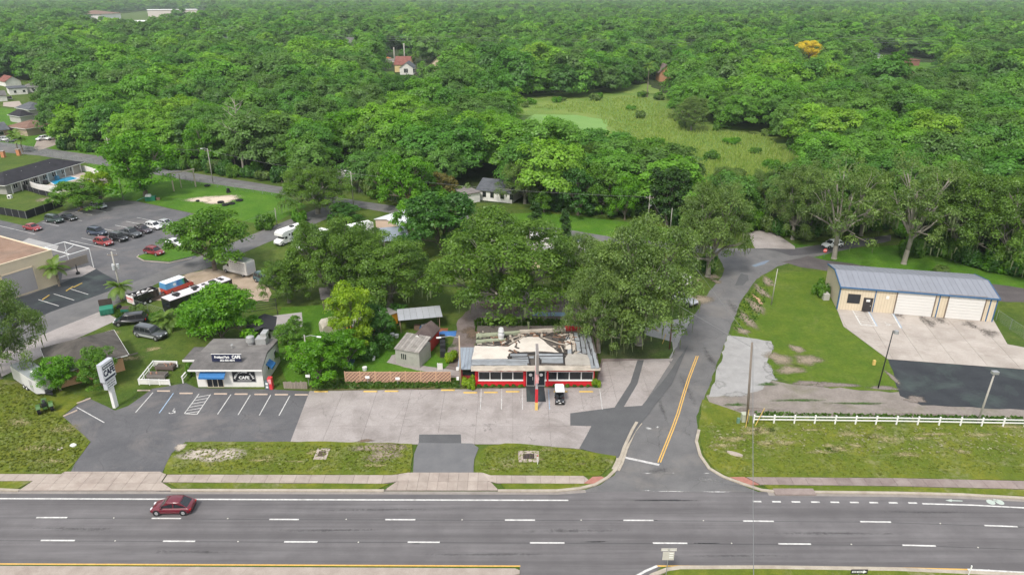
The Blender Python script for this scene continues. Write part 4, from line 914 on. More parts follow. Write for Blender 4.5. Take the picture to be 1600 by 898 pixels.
def hip(par,W,D,h,rise,over,rm,x0=0,y0=0,tm=None):
    a,b,c,d=x0-over,x0+W+over,y0-over,y0+D+over; r=min(W,D)/2+over; m=MB()
    if W>=D: p,q=(a+r,(c+d)/2,h+rise),(b-r,(c+d)/2,h+rise)
    else: p,q=((a+b)/2,c+r,h+rise),((a+b)/2,d-r,h+rise)
    B=[(a,c,h),(b,c,h),(b,d,h),(a,d,h)]
    m.add(B+[p,q],[(0,1,5,4),(1,2,5),(2,3,4,5),(3,0,4),(3,2,1,0)] if W>=D else [(0,1,4),(1,2,5,4),(2,3,5),(3,0,4,5),(3,2,1,0)]); m.build('roof',rm,par)
    m=MB(); t=.16; m.box(a,b,c-.04,c,h-t,h+.01); m.box(a,b,d,d+.04,h-t,h+.01); m.box(a-.04,a,c,d,h-t,h+.01); m.box(b,b+.04,c,d,h-t,h+.01); m.build('fascia',tm or WFR,par)
def shingle(name,c1,c2):
    if name in MATS: return MATS[name]
    k=N(name); o=k.obj(); b=k.noise(o,14,3,.8); a=k.noise(o,.5,5,.65)
    f=k.math('ADD',k.math('MULTIPLY',a,.7),k.math('MULTIPLY',b,.3)); c=k.ramp(f,[(.36,c1),(.62,c2)])
    w=k.n('ShaderNodeTexWave',wave_type='BANDS',bands_direction='Y'); w.inputs['Scale'].default_value=1.6; w.inputs['Distortion'].default_value=.8; k.l(o,w.inputs['Vector'])
    c=k.mix(.14,c,w.outputs[0],'MULTIPLY'); MATS[name]=k.done(k.bsdf(c,.95,0,.2,bump=b,bs=.3)); return MATS[name]
SHG=shingle('grey_shingle',(.095,.09,.088),(.185,.172,.165)); SHD=shingle('dark_shingle',(.022,.021,.026),(.042,.04,.047)); SHB=shingle('brown_shingle',(.065,.058,.052),(.135,.12,.108))
SHR=shingle('red_shingle',(.16,.06,.05),(.26,.11,.09)); SHT=shingle('rust_shingle',(.15,.085,.062),(.25,.155,.12)); SHX=shingle('slate_shingle',(.07,.075,.085),(.13,.135,.15))
BEIGE=M('beige_metal_wall',(.60,.51,.38),.55,.05,.8,dirt=.06); CREAM=M('cream_wall',(.66,.55,.40),.8,.06,.6,dirt=.12); WALLW=M('white_wall',(.70,.68,.64),.8,.06,1,dirt=.22)
BLUET=M('blue_trim',(.045,.12,.24),.45,.1); DOORB=M('dark_door',(.04,.035,.035),.4,.1)
METR=M('grey_metal_roof',(.27,.28,.315),.5,.07,.6,metal=.15,dirt=.10,objvar=.08); ROLL=M('white_roller_door',(.64,.62,.59),.5,.03,.8); GREYD=M('grey_roller_door',(.40,.37,.37),.6,.05)
def lines(par,x0,x1,y,z0,z1,step,mat,name='panel_joint',d=.012,w=.03):
    m=MB(); n=int(round((x1-x0)/step))
    for k in range(1,n): x=x0+(x1-x0)*k/n; m.box(x-w/2,x+w/2,y-d,y,z0,z1)
    o=m.build(name,mat,par); o['kind']='stuff'; return o
# --- metal workshop at right ---
g,rz,W=frame((1307,483),(1550,503)); Hh=HT(1307,483,447.5); D=10.6
t=thing('workshop_building',(g.x,g.y,.07),rz,'long beige metal workshop with low grey roof, blue trim and two white roller doors','workshop')
MB().box(0,W,0,D,0,Hh).build('wall',BEIGE,t)
n=int(W/.92)
for sd,(ya,yb,za,zb) in enumerate(((-.25,D/2,Hh-.02,Hh+1.0),(D+.25,D/2,Hh-.02,Hh+1.0))):
    for k in range(n+1):
        x0=-.15+(W+.3)*k/(n+1); x1=-.15+(W+.3)*(k+1)/(n+1); m=MB()
        m.add([(x0,ya,za),(x1-.09,ya,za),(x1-.09,yb,zb),(x0,yb,zb),(x1-.06,ya,za+.05),(x1-.03,ya,za+.05),(x1-.03,yb,zb+.05),(x1-.06,yb,zb+.05),(x1,ya,za),(x1,yb,zb)],[(0,1,2,3),(1,4,7,2),(4,5,6,7),(5,8,9,6)]); m.build('roof_panel',METR,t,fix=False)
m=MB(); m.loft([[(0.03,.03,Hh-.01),(.03,D-.03,Hh-.01),(.03,D/2,Hh+.95)],[(.15,.03,Hh-.01),(.15,D-.03,Hh-.01),(.15,D/2,Hh+.95)]]); m.loft([[(W-.15,.03,Hh-.01),(W-.15,D-.03,Hh-.01),(W-.15,D/2,Hh+.95)],[(W-.03,.03,Hh-.01),(W-.03,D-.03,Hh-.01),(W-.03,D/2,Hh+.95)]]); m.build('gable',BEIGE,t)
MB().box(-.2,W+.2,-.38,-.27,Hh-.22,Hh+.02).build('gutter',BLUET,t)
for x in (-.18,W+.06):
    for ya,yb in ((-.3,D/2),(D+.3,D/2)):
        m=MB(); m.loft([[(x,ya,Hh-.2),(x+.12,ya,Hh-.2),(x+.12,ya,Hh+.06),(x,ya,Hh+.06)],[(x,yb,Hh+.85),(x+.12,yb,Hh+.85),(x+.12,yb,Hh+1.09),(x,yb,Hh+1.09)]]); m.build('rake_trim',BLUET,t)
for x in (.0,W*.232,W*.64,W*.955,W-.14): MB().box(x-.02,x+.14,-.10,-.005,0,Hh-.2).build('downpipe',BLUET,t)
for x in (0,):
    MB().box(-.06,0,-.02,.2,0,Hh-.2).build('corner_trim',BLUET,t)
win(t,W*.10,1.35,1.9,1.55,0,'f',DOORB,None,0)
d=win(t,W*.195,.02,1.35,2.4,0,'f',DOORB,DOORB,0,'door'); MB().box(-.3,.3,-.04,-.03,1.75,2.15).build('window',WFR,d); MB().box(.45,.52,-.1,-.03,1.0,1.1).build('handle',WFR,d)
for a,b in ((.375,.615),(.70,.925)):
    w=(b-a)*W; o=MB().box(a*W,b*W,-.03,-.003,0.01,4.1).build('roller_door',GREYD,t)
    for k in range(8): MB().box(a*W+.03,b*W-.03,-.09,-.032,.03+k*.507,.03+(k+1)*.507-.035).build('door_panel',ROLL,o,fix=False)
    m=MB(); m.box(a*W-.16,a*W-.01,-.13,-.002,0,4.25); m.box(b*W+.01,b*W+.16,-.13,-.002,0,4.25); m.box(a*W-.16,b*W+.16,-.13,-.002,4.12,4.27); m.build('door_frame',M('brown_trim',(.18,.14,.11),.6),t)
MB().box(W*.305,W*.325,-.06,-.003,2.55,3.1).build('wall_light',WFR,t)
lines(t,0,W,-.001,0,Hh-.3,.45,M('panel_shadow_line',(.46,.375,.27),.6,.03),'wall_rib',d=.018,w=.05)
o=MB().box(-.9,.1,2.2,3.6,0,1.15).build('air_conditioner',M('ac_grey',(.42,.41,.38),.6),None,(0,0,0)); 
gg=G(1299,470); o.location=(gg.x-.4,gg.y-2,0); tag(o,'grey air conditioner unit beside the left end wall of the workshop','air conditioner')
# --- white cafe ---
g,rz,W=frame((310,604.5),(413,604.5)); Hh=3.12; D=7.3; rz=0
t=thing('cafe_building',(g.x,g.y,.03),0,'small white cafe with a grey mansard roof, blue awning and cafe signs','cafe')
MB().box(0,W,0,D,0,Hh).build('wall',WALLW,t)
B=Hh+.85; y1=2.7
m=MB(); m.add([(-.6,-.75,Hh-.05),(W+.3,-.75,Hh-.05),(W+.05,y1,B),(-.2,y1,B),(-.6,-.75,Hh-.2),(W+.3,-.75,Hh-.2),(W+.05,y1,B-.3),(-.2,y1,B-.3)],[(0,1,2,3),(7,6,5,4),(0,4,5,1),(1,5,6,2),(2,6,7,3),(3,7,4,0)]); m.build('front_roof',SHG,t)
m=MB(); m.add([(-.2,y1,B),(W+.05,y1,B),(W+.2,D+.2,B-.35),(-.25,D+.2,B-.35),(-.2,y1,B-.3),(W+.05,y1,B-.3),(W+.2,D+.2,B-.6),(-.25,D+.2,B-.6)],[(0,1,2,3),(7,6,5,4),(0,4,5,1),(1,5,6,2),(2,6,7,3),(3,7,4,0)]); m.build('back_roof',shingle('cafe_flat_roof',(.14,.13,.125),(.23,.215,.20)),t)
MB().loft([[(x,0,Hh),(x,D,Hh),(x,D,B-.4),(x,y1,B-.32)] for x in (W-.14,W-.02)]).build('gable',WALLW,t)
MB().loft([[(x,0,Hh),(x,D,Hh),(x,D,B-.4),(x,y1,B-.32)] for x in (.02,.14)]).build('gable',WALLW,t)
MB().box(-.62,W+.34,-.84,-.76,Hh-.24,Hh-.02).build('fascia',WFR,t)
d=win(t,2.45,.05,2.15,2.15,0,'f',M('door_frame_cream',(.6,.52,.42),.5),GLASS,2,'entrance_door'); 
AW=M('blue_canvas',(.035,.15,.36),.75,.2,2)
m=MB(); m.loft([[(x,0.0,2.75),(x,-1.05,2.05),(x,-1.05,1.8),(x,-1.0,1.8),(x,-1.0,2.0),(x,0,2.68)] for x in (.75,4.25)]); m.build('awning',AW,t)
SGN=M('sign_black',(.02,.02,.025),.5); SGW=M('sign_white',(.8,.8,.78),.6,.03)
sw=win(t,W-2.55,.85,3.05,1.75,0,'f',M('grey_sill',(.3,.3,.3),.6),SGN,0,'sign_window')
s='FRUITLAND PARK'
for i,c in enumerate(s):
    if c==' ': continue
    a=math.radians(168-i*156/(len(s)-1)); text(c,.36,SGW,sw,(1.28*math.cos(a),-.03,.28+1.22*math.sin(a)),(HP,a-HP,0) if False else (HP,-(a-HP),0),bold=.012)
text('CAFE',.62,SGW,sw,(0,-.03,.62),(HP,0,0),bold=.02)
MB().box(-.95,.95,-.03,-.02,.16,.21).build('sign_underline',SGW,sw)
rs=thing('roof_sign',(0,0,0),0,'','') if False else None
# sign board on the front roof slope
sl=math.atan2(B-Hh+.05,y1+.75); bx=W*.47; by=.95; bz=Hh-.05+(by+.75)*math.tan(sl)
sb=MB().box(-2.0,2.0,-.05,.0,-.52,.52).build('sign_board',M('sign_navy',(.015,.018,.05),.5),t,(bx,by-.25,bz+.62)); sb.rotation_euler.x=-.12
MB().box(-2.05,2.05,-.06,.01,.53,.6).build('top_strip',WFR,sb)
text('Fruitland Park',.46,SGW,sb,(-.62,-.065,.12),(HP,0,0),sx=.78,bold=.012)
text('CAFE',.62,SGW,sb,(1.33,-.065,.14),(HP,0,0),sx=.82,bold=.02)
text('352-435-4575',.34,SGW,sb,(.1,-.065,-.34),(HP,0,0),sx=1.05,bold=.012)
# rooftop gear
MT=M('galvanised_metal',(.42,.42,.41),.45,.15,3,metal=.4,dirt=.25)
fx,fy=W-3.1,D-2.0; m=MB(); m.tube((fx,fy,B-.3),(fx,fy,B+.35),.4,.4,12); m.build('exhaust_fan_base',MT,t)
m=MB(); m.tube((fx,fy,B+.35),(fx,fy,B+1.05),.62,.55,14); m.tube((fx,fy,B+1.05),(fx,fy,B+1.2),.55,.2,14); m.build('exhaust_fan',MT,t)
m=MB(); m.box(fx+.75,fx+2.2,fy-.2,fy+1.2,B-.3,B+.75); m.build('air_cooler',MT,t); m=MB(); m.box(fx+1.3,fx+2.1,fy+.5,fy+2.0,B+.75,B+1.25); m.build('duct',MT,t)
m=MB(); m.tube((W*.42,y1+1.3,B-.2),(W*.42,y1+1.3,B+.35),.09,.09,8); m.tube((W*.42,y1+1.3,B+.35),(W*.42,y1+1.3,B+.5),.2,.14,8); m.build('roof_vent',MT,t)
win(t,2.5,1.4,.9,1.1,W,'r'); win(t,5.6,1.5,.9,1.1,W,'r')
m=MB(); m.loft([[(W,y,2.6),(W+.8,y,2.0),(W+.8,y,1.75),(W+.76,y,1.75),(W,y,2.5)] for y in (1.7,3.3)]); m.build('side_awning',AW,t)
# annex at left
x0=-3.1; m=MB(); m.box(-2.55,0,3.4,6.4,0,2.35); m.build('annex_wall',WALLW,t); MB().box(-3.0,-.22,3.0,6.9,2.36,2.55).build('annex_roof',SHG,t); MB().box(-3.03,-.22,2.92,3.0,2.3,2.57).build('annex_fascia',WFR,t)
m=MB(); m.box(-2.6,-2.45,1.0,1.15,0,1.0); m.box(-2.6,-2.45,3.0,3.15,0,1.0); m.box(-2.62,-2.43,.9,3.3,1.0,1.08); m.box(-2.57,-2.5,1.1,3.1,.5,.58); m.build('ramp_rail',WFR,t)
# --- red diner ---
g,rz,W=frame((744,603),(928,602.5)); Hh=HT(744,603,574.5); D=12.6; rz=0
RED=M('red_painted_wall',(.58,.018,.028),.6,.08,1,dirt=.06); DRK=M('roof_debris',(.10,.085,.075),.95,.4,2.5,dirt=.6); MEM=M('cream_roof_membrane',(.60,.54,.47),.8,.10,.8,dirt=.25); PGR=M('grey_roof_panel',(.30,.315,.33),.7,.18,1.2,dirt=.35,objvar=.25)
t=thing('diner_building',(g.x,g.y,.05),0,'red diner with a torn flat roof above two rows of four dark windows','diner')
MB().box(0,W,.0,D,0,Hh-.02).build('wall',RED,t)
Rz=Hh+.25; MB().box(-.35,W+.65,-.45,D+.1,Hh-.01,Rz-.1).build('roof_deck',DRK,t)
def L(px,py,z): 
    q=G(px,py,z); return (q.x-g.x,q.y-g.y)
def rp(name,px,mat,z0,z1,zw=Rz+.05):
    m=MB(); m.prism(rough_edge([Vector((*L(x,y,zw),0)) for x,y in px],.5,.07,len(px)),z0,z1); return m.build(name,mat,t)
FAS=M('cream_fascia',(.47,.41,.34),.8,.15,1,dirt=.6)
MB().box(-.45,W*.50,-.75,-.46,Hh-.05,Rz+.04).build('fascia',FAS,t); MB().box(W*.50+.01,W*1.0+.7,-.72,-.46,Hh-.05,Rz+.02).build('fascia',FAS,t)
rp('front_gutter_strip',[(736,579),(736,571.5),(836,570.5),(935,571.5),(938,578)],FAS,Rz-.09,Rz+.0)
rp('roof_membrane',[(737,561.5),(742,541),(795,542),(818,527),(841,527),(873,551),(845,549),(800,551),(795,553),(793,560.5)],MEM,Rz+.02,Rz+.10)
for k,(a,b,c,d_) in enumerate(((737,826,561,563.7),(737,828,564.2,566.8),(737,824,567.2,570.2),(797,824,553,556),(800,834,556.5,559.5),(840,880,553,556.5),(842,880,557,561),(846,880,561.5,567))):
    rp('roof_panel',[(a,d_),(a,c),(b,c+.3),(b,d_+.2)],PGR,Rz-.03+.004*k,Rz+.06+.006*k)
rp('roof_panel',[(884,571),(883,560),(888,552),(900,551),(921,556),(926,571)],M('tan_felt',(.36,.33,.29),.9,.2,1,dirt=.3),Rz-.02,Rz+.09)
for k,(x,w) in enumerate(((884,5.5),(890.5,5),(896.5,6),(903.5,6),(910.5,5),(916,4.5))):
    yb=518+1.5*(k%2)+R.uniform(0,3); yf=553 if k<4 else 576; dx=.38*(yf-yb)
    yb=yb+(8 if k in (0,) else 0)
    rp('roof_panel',[(x+.28*(yf-yb)*((x-860)/60)+0,yf),(x,yb),(x+w,yb),(x+w+.28*(yf-yb)*((x+w-860)/60),yf)],PGR if k!=1 else FAS,Rz-.02+.01*k,Rz+.10+.012*k)
rp('roof_membrane',[(884,546),(882,533),(891,531),(893,546)],MEM,Rz+.03,Rz+.12)
# parapet at the back and side
MOSSY=M('mossy_parapet',(.30,.32,.22),.9,.3,2,dirt=.4)
rp('parapet',[(744,532),(744,524),(790,521),(812,519),(812,521.5),(790,525),(748,528)],MOSSY,Rz-.1,Rz+.35)
rp('parapet',[(744,537),(744,533),(790,530),(790,532),(748,536)],MOSSY,Rz-.1,Rz+.25)
rp('parapet',[(812,521),(812,518.5),(884,515.5),(884,517.5)],FAS,Rz-.1,Rz+.4)
q0=L(883,516,Rz); q1=L(917,514,Rz); MB().box(q0[0],q1[0],q0[1]-.1,q0[1]+.15,Rz-.2,Rz+.62).build('red_fascia',M('dark_red_metal',(.38,.02,.03),.5,.1),t)
MB().tube((q1[0]-.2,q1[1]-1.6,Rz-.1),(q1[0]-.2,q1[1]-1.6,Rz+1.4),.05,.05).build('vent_pipe',WFR,t)
q=L(783,531,Rz); m=MB(); m.tube((*q,Rz-.1),(*q,Rz+.7),.42,.36,14); m.tube((*q,Rz+.7),(*q,Rz+1.0),.48,.48,14); m.tube((*q,Rz+1.0),(*q,Rz+1.35),.3,.3,12); m.tube((*q,Rz+1.35),(*q,Rz+1.9),.46,.34,14); m.build('exhaust_stack',M('stack_white',(.7,.7,.7),.35,.06,metal=.3),t)
BEAM=M('dark_beam',(.04,.038,.04),.9,.3)
def bar(px0,py0,px1,py1,z,r,mat,name):
    a=L(px0,py0,z); b=L(px1,py1,z); MB().tube((*a,z),(*b,z),r,r,5).build(name,mat,t)
for a in ((798,552.2,880,552),(792,558,826,557.5),(840,556.8,884,556.5),(826,558,828,570),(843,559,844,568),(880,551,881,569),(893,536,894,553),(905,524,909,552),(915,525,924,556),(924,545,928,572),(889,524,884,533)): bar(*a,Rz+.1,.09,BEAM,'exposed_beam')
for a in ((795,538,816,527),(848,528,874,537),(812,525,796,530),(874,537,886,539),(876,541,880,550)): bar(*a,Rz+.22,.08,FAS,'flashing_strip')
for x,y in ((811,527),(846.5,527)): q=L(x,y,Rz); m=MB(); m.tube((*q,Rz),(*q,Rz+.45),.16,.2,8); m.build('roof_vent',FAS,t)
m=MB(); r2=random.Random(8); n=0
while n<260:
    x=r2.uniform(746,915); y=r2.uniform(519,552)
    if 812<x<866 and y>526 or (y>541 and x<795): continue
    q=L(x,y,Rz); a=r2.uniform(0,3.1); l=r2.uniform(.1,.7); w=r2.uniform(.04,.2); c,s_=math.cos(a),math.sin(a); z=Rz-.06+r2.uniform(0,.1); m.cur=r2.choice([0,0,0,1,1,2,3,3,3])
    m.add([(q[0]+c*u-s_*v,q[1]+s_*u+c*v,z+zz) for zz in (0,.05+r2.uniform(0,.1)) for u,v in ((-l,-w),(l,-w),(l,w),(-l,w))],[(4,5,6,7),(0,1,5,4),(1,2,6,5),(2,3,7,6),(3,0,4,7)]); n+=1
o=m.build('roof_rubble',[DRK,M('rust_debris',(.20,.11,.07),.9,.3),FAS,M('dark_debris',(.05,.045,.04),.9,.3)],t); o['kind']='stuff'
# front windows and door
SILL=M('white_sill',(.75,.73,.72),.6,.04)
for (a,b) in ((748,819),(851.5,926)):
    xa=(a-744)/184*W; xb=(b-744)/184*W; k=(xb-xa)/4
    for i in range(4): win(t,xa+k*(i+.5),1.02,k-.13,1.15,0,'f',SILL,GLASS,0,t=.065)
    MB().box(xa-.08,xb+.08,-.12,-.065,.82,.955).build('window_sill',SILL,t)
xd=(833-744)/184*W
for dx in (-.72,.72):
    d=win(t,xd+.35+dx,.1,1.0,2.2,-.01,'f',M('alu_frame',(.5,.5,.5),.4,metal=.5),GLASS,0,'glass_door',t=.09)
    MB().tube((0,-.045,1.65),(0,-.03,1.65),.24,.24,14).build('door_sticker',SILL,d); MB().tube((.3*(1 if dx<0 else -1),-.12,.9),(.3*(1 if dx<0 else -1),-.12,1.4),.025).build('handle',SILL,d)
for x in (xd-1.25,xd+1.95): MB().box(x-.12,x+.12,-.2,-.005,0,Hh-.1).build('pilaster',RED,t)
MB().box(-.12,.12,-.14,-.005,0,Hh-.1).build('pilaster',RED,t)
# lean-to at left
m=MB(); m.box(-2.3,-.05,.9,6.2,0,2.4); o=m.build('side_room_wall',M('dark_red_wall',(.30,.03,.04),.8,.15,1,dirt=.3),t)
for k in range(5): MB().box(-2.55+k*.46,-2.55+(k+1)*.46-.03,.2,6.6,2.42,2.5+.008*k).build('side_roof_panel',M('blue_grey_sheet',(.33,.37,.42),.5,.08,1,metal=.1,dirt=.15,objvar=.15),t)
MB().box(-1.9,-.2,.82,.9,1.2,2.35).build('service_opening',GLASS,t)
# --- abandoned brown roofed house ---
def house(name,label,p1,p2,D,h,roof,rise,wm,rm,over=.45,cat='house',wins=(),rz=None,Wd=None,z=.0,chimney=None):
    g,r0,W=frame(p1,p2); W=Wd or W; t=thing(name,(g.x,g.y,z),r0 if rz is None else rz,label,cat)
    MB().box(0,W,0,D,0,h).build('wall',wm,t)
    if roof=='hip': hip(t,W,D,h,rise,over,rm)
    elif roof=='flat': MB().box(-over,W+over,-over,D+over,h+.003,h+.2).build('roof',rm,t)
    elif roof=='shed':
        MB().loft([[(x,-over,h+.01),(x,D+over,h+rise),(x,D+over,h+rise+.1),(x,-over,h+.11)] for x in (-over,W+over)]).build('roof',rm,t)
    else: gable(t,W,D,h,rise,over,rm,wm,roof[-1])
    for w in wins: win(t,*w)
    if chimney: MB().box(chimney[0]-.4,chimney[0]+.4,chimney[1]-.3,chimney[1]+.3,h,h+rise+.6).build('chimney',M('brick_red',(.3,.13,.09),.9),t)
    return t,W
PEACH=M('peach_wall',(.62,.36,.20),.85,.08,1,dirt=.15)
t,W=house('abandoned_house','abandoned peach walled house under a mouldy dark brown hip roof half hidden by trees',(96,606),(196,578),8.5,2.6,'hip',2.1,PEACH,SHB,.8,'house',((3.2,.9,2.0,1.3,0,'f',WFR,PEACH),))
for k in range(4): MB().box(2+k*2.2,3.3+k*2.2,-.9,-.82,2.42,2.6).build('loose_fascia',SHB,t)
# --- tan warehouse ---
g,rz,W=frame((-60,494),(94,442.5)); Hh=HT(94,442.5,392)
t=thing('warehouse',(g.x,g.y,0),rz,'tan block warehouse with a flat brown roof and a grey roller door','warehouse')
D=17; MB().box(0,W,0,D,0,Hh).build('wall',CREAM,t); MB().box(.25,W-.25,.25,D-.25,Hh+.002,Hh+.12).build('roof',ground_mat('brown_gravel_roof',(.20,.125,.085),(.31,.205,.15),.4,6,stain=(.13,.11,.09),stains=.4),t)
m=MB(); m.box(-.05,W+.05,-.05,.25,Hh+.003,Hh+.25); m.box(-.05,W+.05,D-.25,D+.05,Hh+.003,Hh+.25); m.box(-.05,.25,.25,D-.25,Hh+.003,Hh+.25); m.box(W-.25,W+.05,.25,D-.25,Hh+.003,Hh+.25); m.build('parapet',CREAM,t)
gx=(G(39,462)-g).length; o=MB().box(gx-2.6,gx+2.6,-.03,-.003,.35,4.5).build('roller_door',GREYD,t)
for k in range(12): MB().box(gx-2.55,gx+2.55,-.07,-.031,.36+k*.345,.36+k*.345+.32).build('door_slat',GREYD,o,fix=False)
m=MB(); m.box(gx-2.8,gx-2.62,-.1,-.003,.2,4.7); m.box(gx+2.62,gx+2.8,-.1,-.003,.2,4.7); m.box(gx-2.8,gx+2.8,-.1,-.003,4.52,4.7); m.build('door_frame',CREAM,t)
# white pipe frame beside it
WP=M('white_pipe',(.75,.75,.74),.4)
t=thing('pipe_frame_canopy',(*G(118,415)[:2],0),rz,'bare white pipe canopy frame at the back corner of the tan warehouse','canopy frame')
A,B_,C_,D_=(-6.5,-4.0),(1.2,-4.0),(1.2,4.2),(-6.5,4.2)
for p in (A,B_,C_,D_): MB().tube((*p,0),(*p,3.9),.09).build('post',WP,t)
for p,q in ((A,B_),(B_,C_),(C_,D_),(D_,A),((-2.6,-4),(-2.6,4.2))): MB().tube((*p,3.9),(*q,3.9),.08).build('rail',WP,t)
MB().tube((-2.6,-2,3.9),(.8,.5,3.9),.06).build('brace',WP,t)
g=G(112,418); o=MB().box(-3.4,3.4,-.06,.06,0,1.7).build('screen_fence',M('tan_mesh',(.28,.24,.2),.9),None,(g.x,g.y,0),rz); tag(o,'tan mesh screen fence under the white pipe canopy','fence')
sheet('canopy_floor',[(96,437),(98,425),(140,415),(150,420),(128,432)],OLDC,.022)
sheet('side_yard_slab',[(20,385),(45,372),(92,384),(88,392)],GRAV,.021)
# --- motel like long dark roofed house with pool ---
t,W=house('long_house','long grey house with a dark hip roof standing beside a swimming pool',(12,304),(128,268),9.5,2.7,'hip',2.2,M('grey_stucco',(.33,.315,.29),.9,.1,1,dirt=.1),SHD,.9,'house',())
for k in range(7): win(t,3.0+k*(W-5)/6.5,1.0,1.3,1.3,0,'f',WFR,GLASS,1)
for k in range(9): MB().box(1.0+k*(W-2)/8,1.18+k*(W-2)/8,-.75,-.6,0,2.68).build('porch_post',WFR,t)
for k in range(5): MB().tube((4+k*5,3,3.6),(4+k*5,3,4.3),.09).build('roof_vent',MT,t)
# pool: deck, water, white wall
sheet('pool_deck',[(50,300),(120,268),(165,275),(170,285),(85,305),(78,300)],SIDEW,.03,thick=.03)
POOL=M('pool_water',(.02,.30,.50),.06,.06,2,spec=.6)
sheet('pool_water',[(75,283.5),(110,276),(122,279),(86,288.5)],POOL,.05)
strip('pool_coping',[(75,283),(110,275.2),(123,279),(86,289.5),(75,283)],.35,WFR,.03,h=.06)
def wall_run(name,label,pts,h,mat,th=.15,cat='wall',piece=1.8,postm=None,ph=0,gap=.04,z=0):
    g0=G(*pts[0]); t=thing(name,(g0.x,g0.y,z),0,label,cat); r=random.Random(len(pts))
    for a,b in zip(pts,pts[1:]):
        A,B=G(*a),G(*b); L_=(B-A).length; n=max(1,int(L_/piece)); rz=math.atan2((B-A).y,(B-A).x)
        for k in range(n):
            p=A.lerp(B,k/n)-g0; MB().box(.02,L_/n-gap,-th/2,th/2,0,h).build('panel',mat,t,(p.x,p.y,0),rz,fix=False)
            if postm: MB().box(-.06,.06,-.06,.06,0,h+ph).build('post',postm,t,(p.x,p.y,0),rz,fix=False)
        if postm: p=B-g0; MB().box(-.06,.06,-.06,.06,0,h+ph).build('post',postm,t,(p.x,p.y,0),rz,fix=False)
    return t
wall_run('pool_wall','white panel wall closing the near side of the pool deck',[(36,290),(60,298),(96,303)],1.9,WALLW)
wall_run('pool_wall','white panel wall at the far right end of the pool deck',[(112,266),(135,268),(155,274)],1.7,WALLW)
BMESH=M('black_screen_cloth',(.018,.018,.022),.9,.2)
wall_run('screen_fence','black cloth covered fence round the worn grass plot left of the school lot',[(-40,330),(0,335),(42,342),(98,322)],1.9,BMESH,.04,'fence',2.4,M('post_grey',(.2,.2,.2),.6),.05,gap=.0)
wall_run('screen_fence','short black cloth covered fence under the white pool wall',[(37,296),(62,304),(85,309)],1.4,BMESH,.04,'fence',2.4,MATS['post_grey'],.05,gap=0)
# --- houses further off ---
W2=((2.5,1,1.1,1.2,0,'f'),(6.5,1,1.1,1.2,0,'f'),(11,1,1.1,1.2,0,'f'))
house('white_bungalow','white bungalow with a grey shingle roof and dark shutters behind the middle lawn',(746,312),(800,318),9,2.9,'gable_x',1.9,WALLW,SHX,.4,'house',((2.0,1,.9,1.3,0,'f',DOORB),(4.2,1,.9,1.3,0,'f',DOORB),(7,1,.9,1.3,0,'f',DOORB),(9.6,1,.9,1.3,0,'f',DOORB)))
house('garage_shed','low white garage with a flat brownish roof left of the white bungalow',(728,319),(750,315),6,2.5,'flat',.2,WALLW,shingle('garage_roof',(.17,.15,.145),(.26,.23,.22)),.3,'garage')
house('small_garage','small tan garage with a white metal roof beside the dark glossy tree',(588,361),(625,371),10.5,2.9,'gable_y',.7,M('pink_tan_wall',(.56,.42,.33),.8,.06),M('white_metal_roof',(.66,.66,.68),.5,.06,metal=.1),.25,'garage',((6,.9,.9,1.1,0,'f'),))
house('grey_roofed_shed','low shed with a blue grey metal roof below the small tan garage',(600,392),(640,388),6,2.1,'shed',.9,M('brown_boards',(.14,.11,.09),.9,.2),M('blue_grey_roof',(.25,.28,.33),.5,.1,metal=.1),.3,'shed')
house('hidden_bungalow','white bungalow half hidden behind the junction oak and palms',(524,279),(549,283),9,3.0,'gable_y',1.6,WALLW,SHB,.4,'house',((2,1,.8,1.1,0,'f'),))
house('ranch_house','brick ranch house with a rusty brown roof and white trucks parked in front',(44,213),(92,205),12,2.8,'hip',2.0,M('tan_brick',(.40,.31,.24),.9,.12,4),SHT,.6,'house',((6,.9,1.6,1.3,0,'f'),(11,.9,1.6,1.3,0,'f')))
house('carport_shed','small cream garage with a pale flat roof next to the rusty roofed house',(75,208),(97,204),5,2.6,'flat',.2,CREAM,WFR,.2,'garage')
house('brick_house','house with a dark blue roof at the left edge beside the palms',(-16,217),(16,213),10,2.8,'gable_x',2.0,M('brown_brick',(.26,.17,.13),.9,.15,4),SHX,.5,'house',((4,.8,1.6,1.3,0,'f'),))
house('grey_roofed_house','house with a slate grey roof behind the rusty roofed ranch house',(48,182),(80,178),12,2.8,'hip',2.4,M('grey_wall',(.42,.4,.38),.8),SHX,.5,'house')
house('dark_roofed_house','house with a dark hip roof between the palms and the rusty roofed one',(34,193),(56,190),9,2.8,'hip',2.2,M('grey_wall',(.42,.4,.38),.8),SHD,.5,'house')
t,_=house('white_walled_house','white walled house with a dark flat roof at the upper left',(16,149),(44,147),12,3.2,'flat',.3,WALLW,SHX,.3,'house',W2)
house('low_white_house','pale long house right of the white walled one at the upper left',(44,145),(76,143),12,3.0,'hip',2.0,WALLW,SHG,.4,'house',W2[:2])
house('maroon_roofed_house','small house with a maroon and white roof at the upper left',(10,136),(34,134),12,3.0,'gable_y',2.6,WALLW,SHR,.4,'house')
house('white_cottage','white cottage at the left edge with a pale drive',(-14,160),(12,158),9,3.0,'gable_x',1.8,WALLW,SHG,.4,'house',((8,1,2,1.2,0,'f'),))
sheet('pale_drive',[(5,160),(30,158),(35,165),(22,168),(5,166)],SIDEW,.012); sheet('house_drive',[(58,219),(80,214),(100,222),(60,236),(52,232)],SIDEW,.0135); sheet('house_drive',[(-60,226),(-60,220),(20,216),(12,220)],SIDEW,.0135)
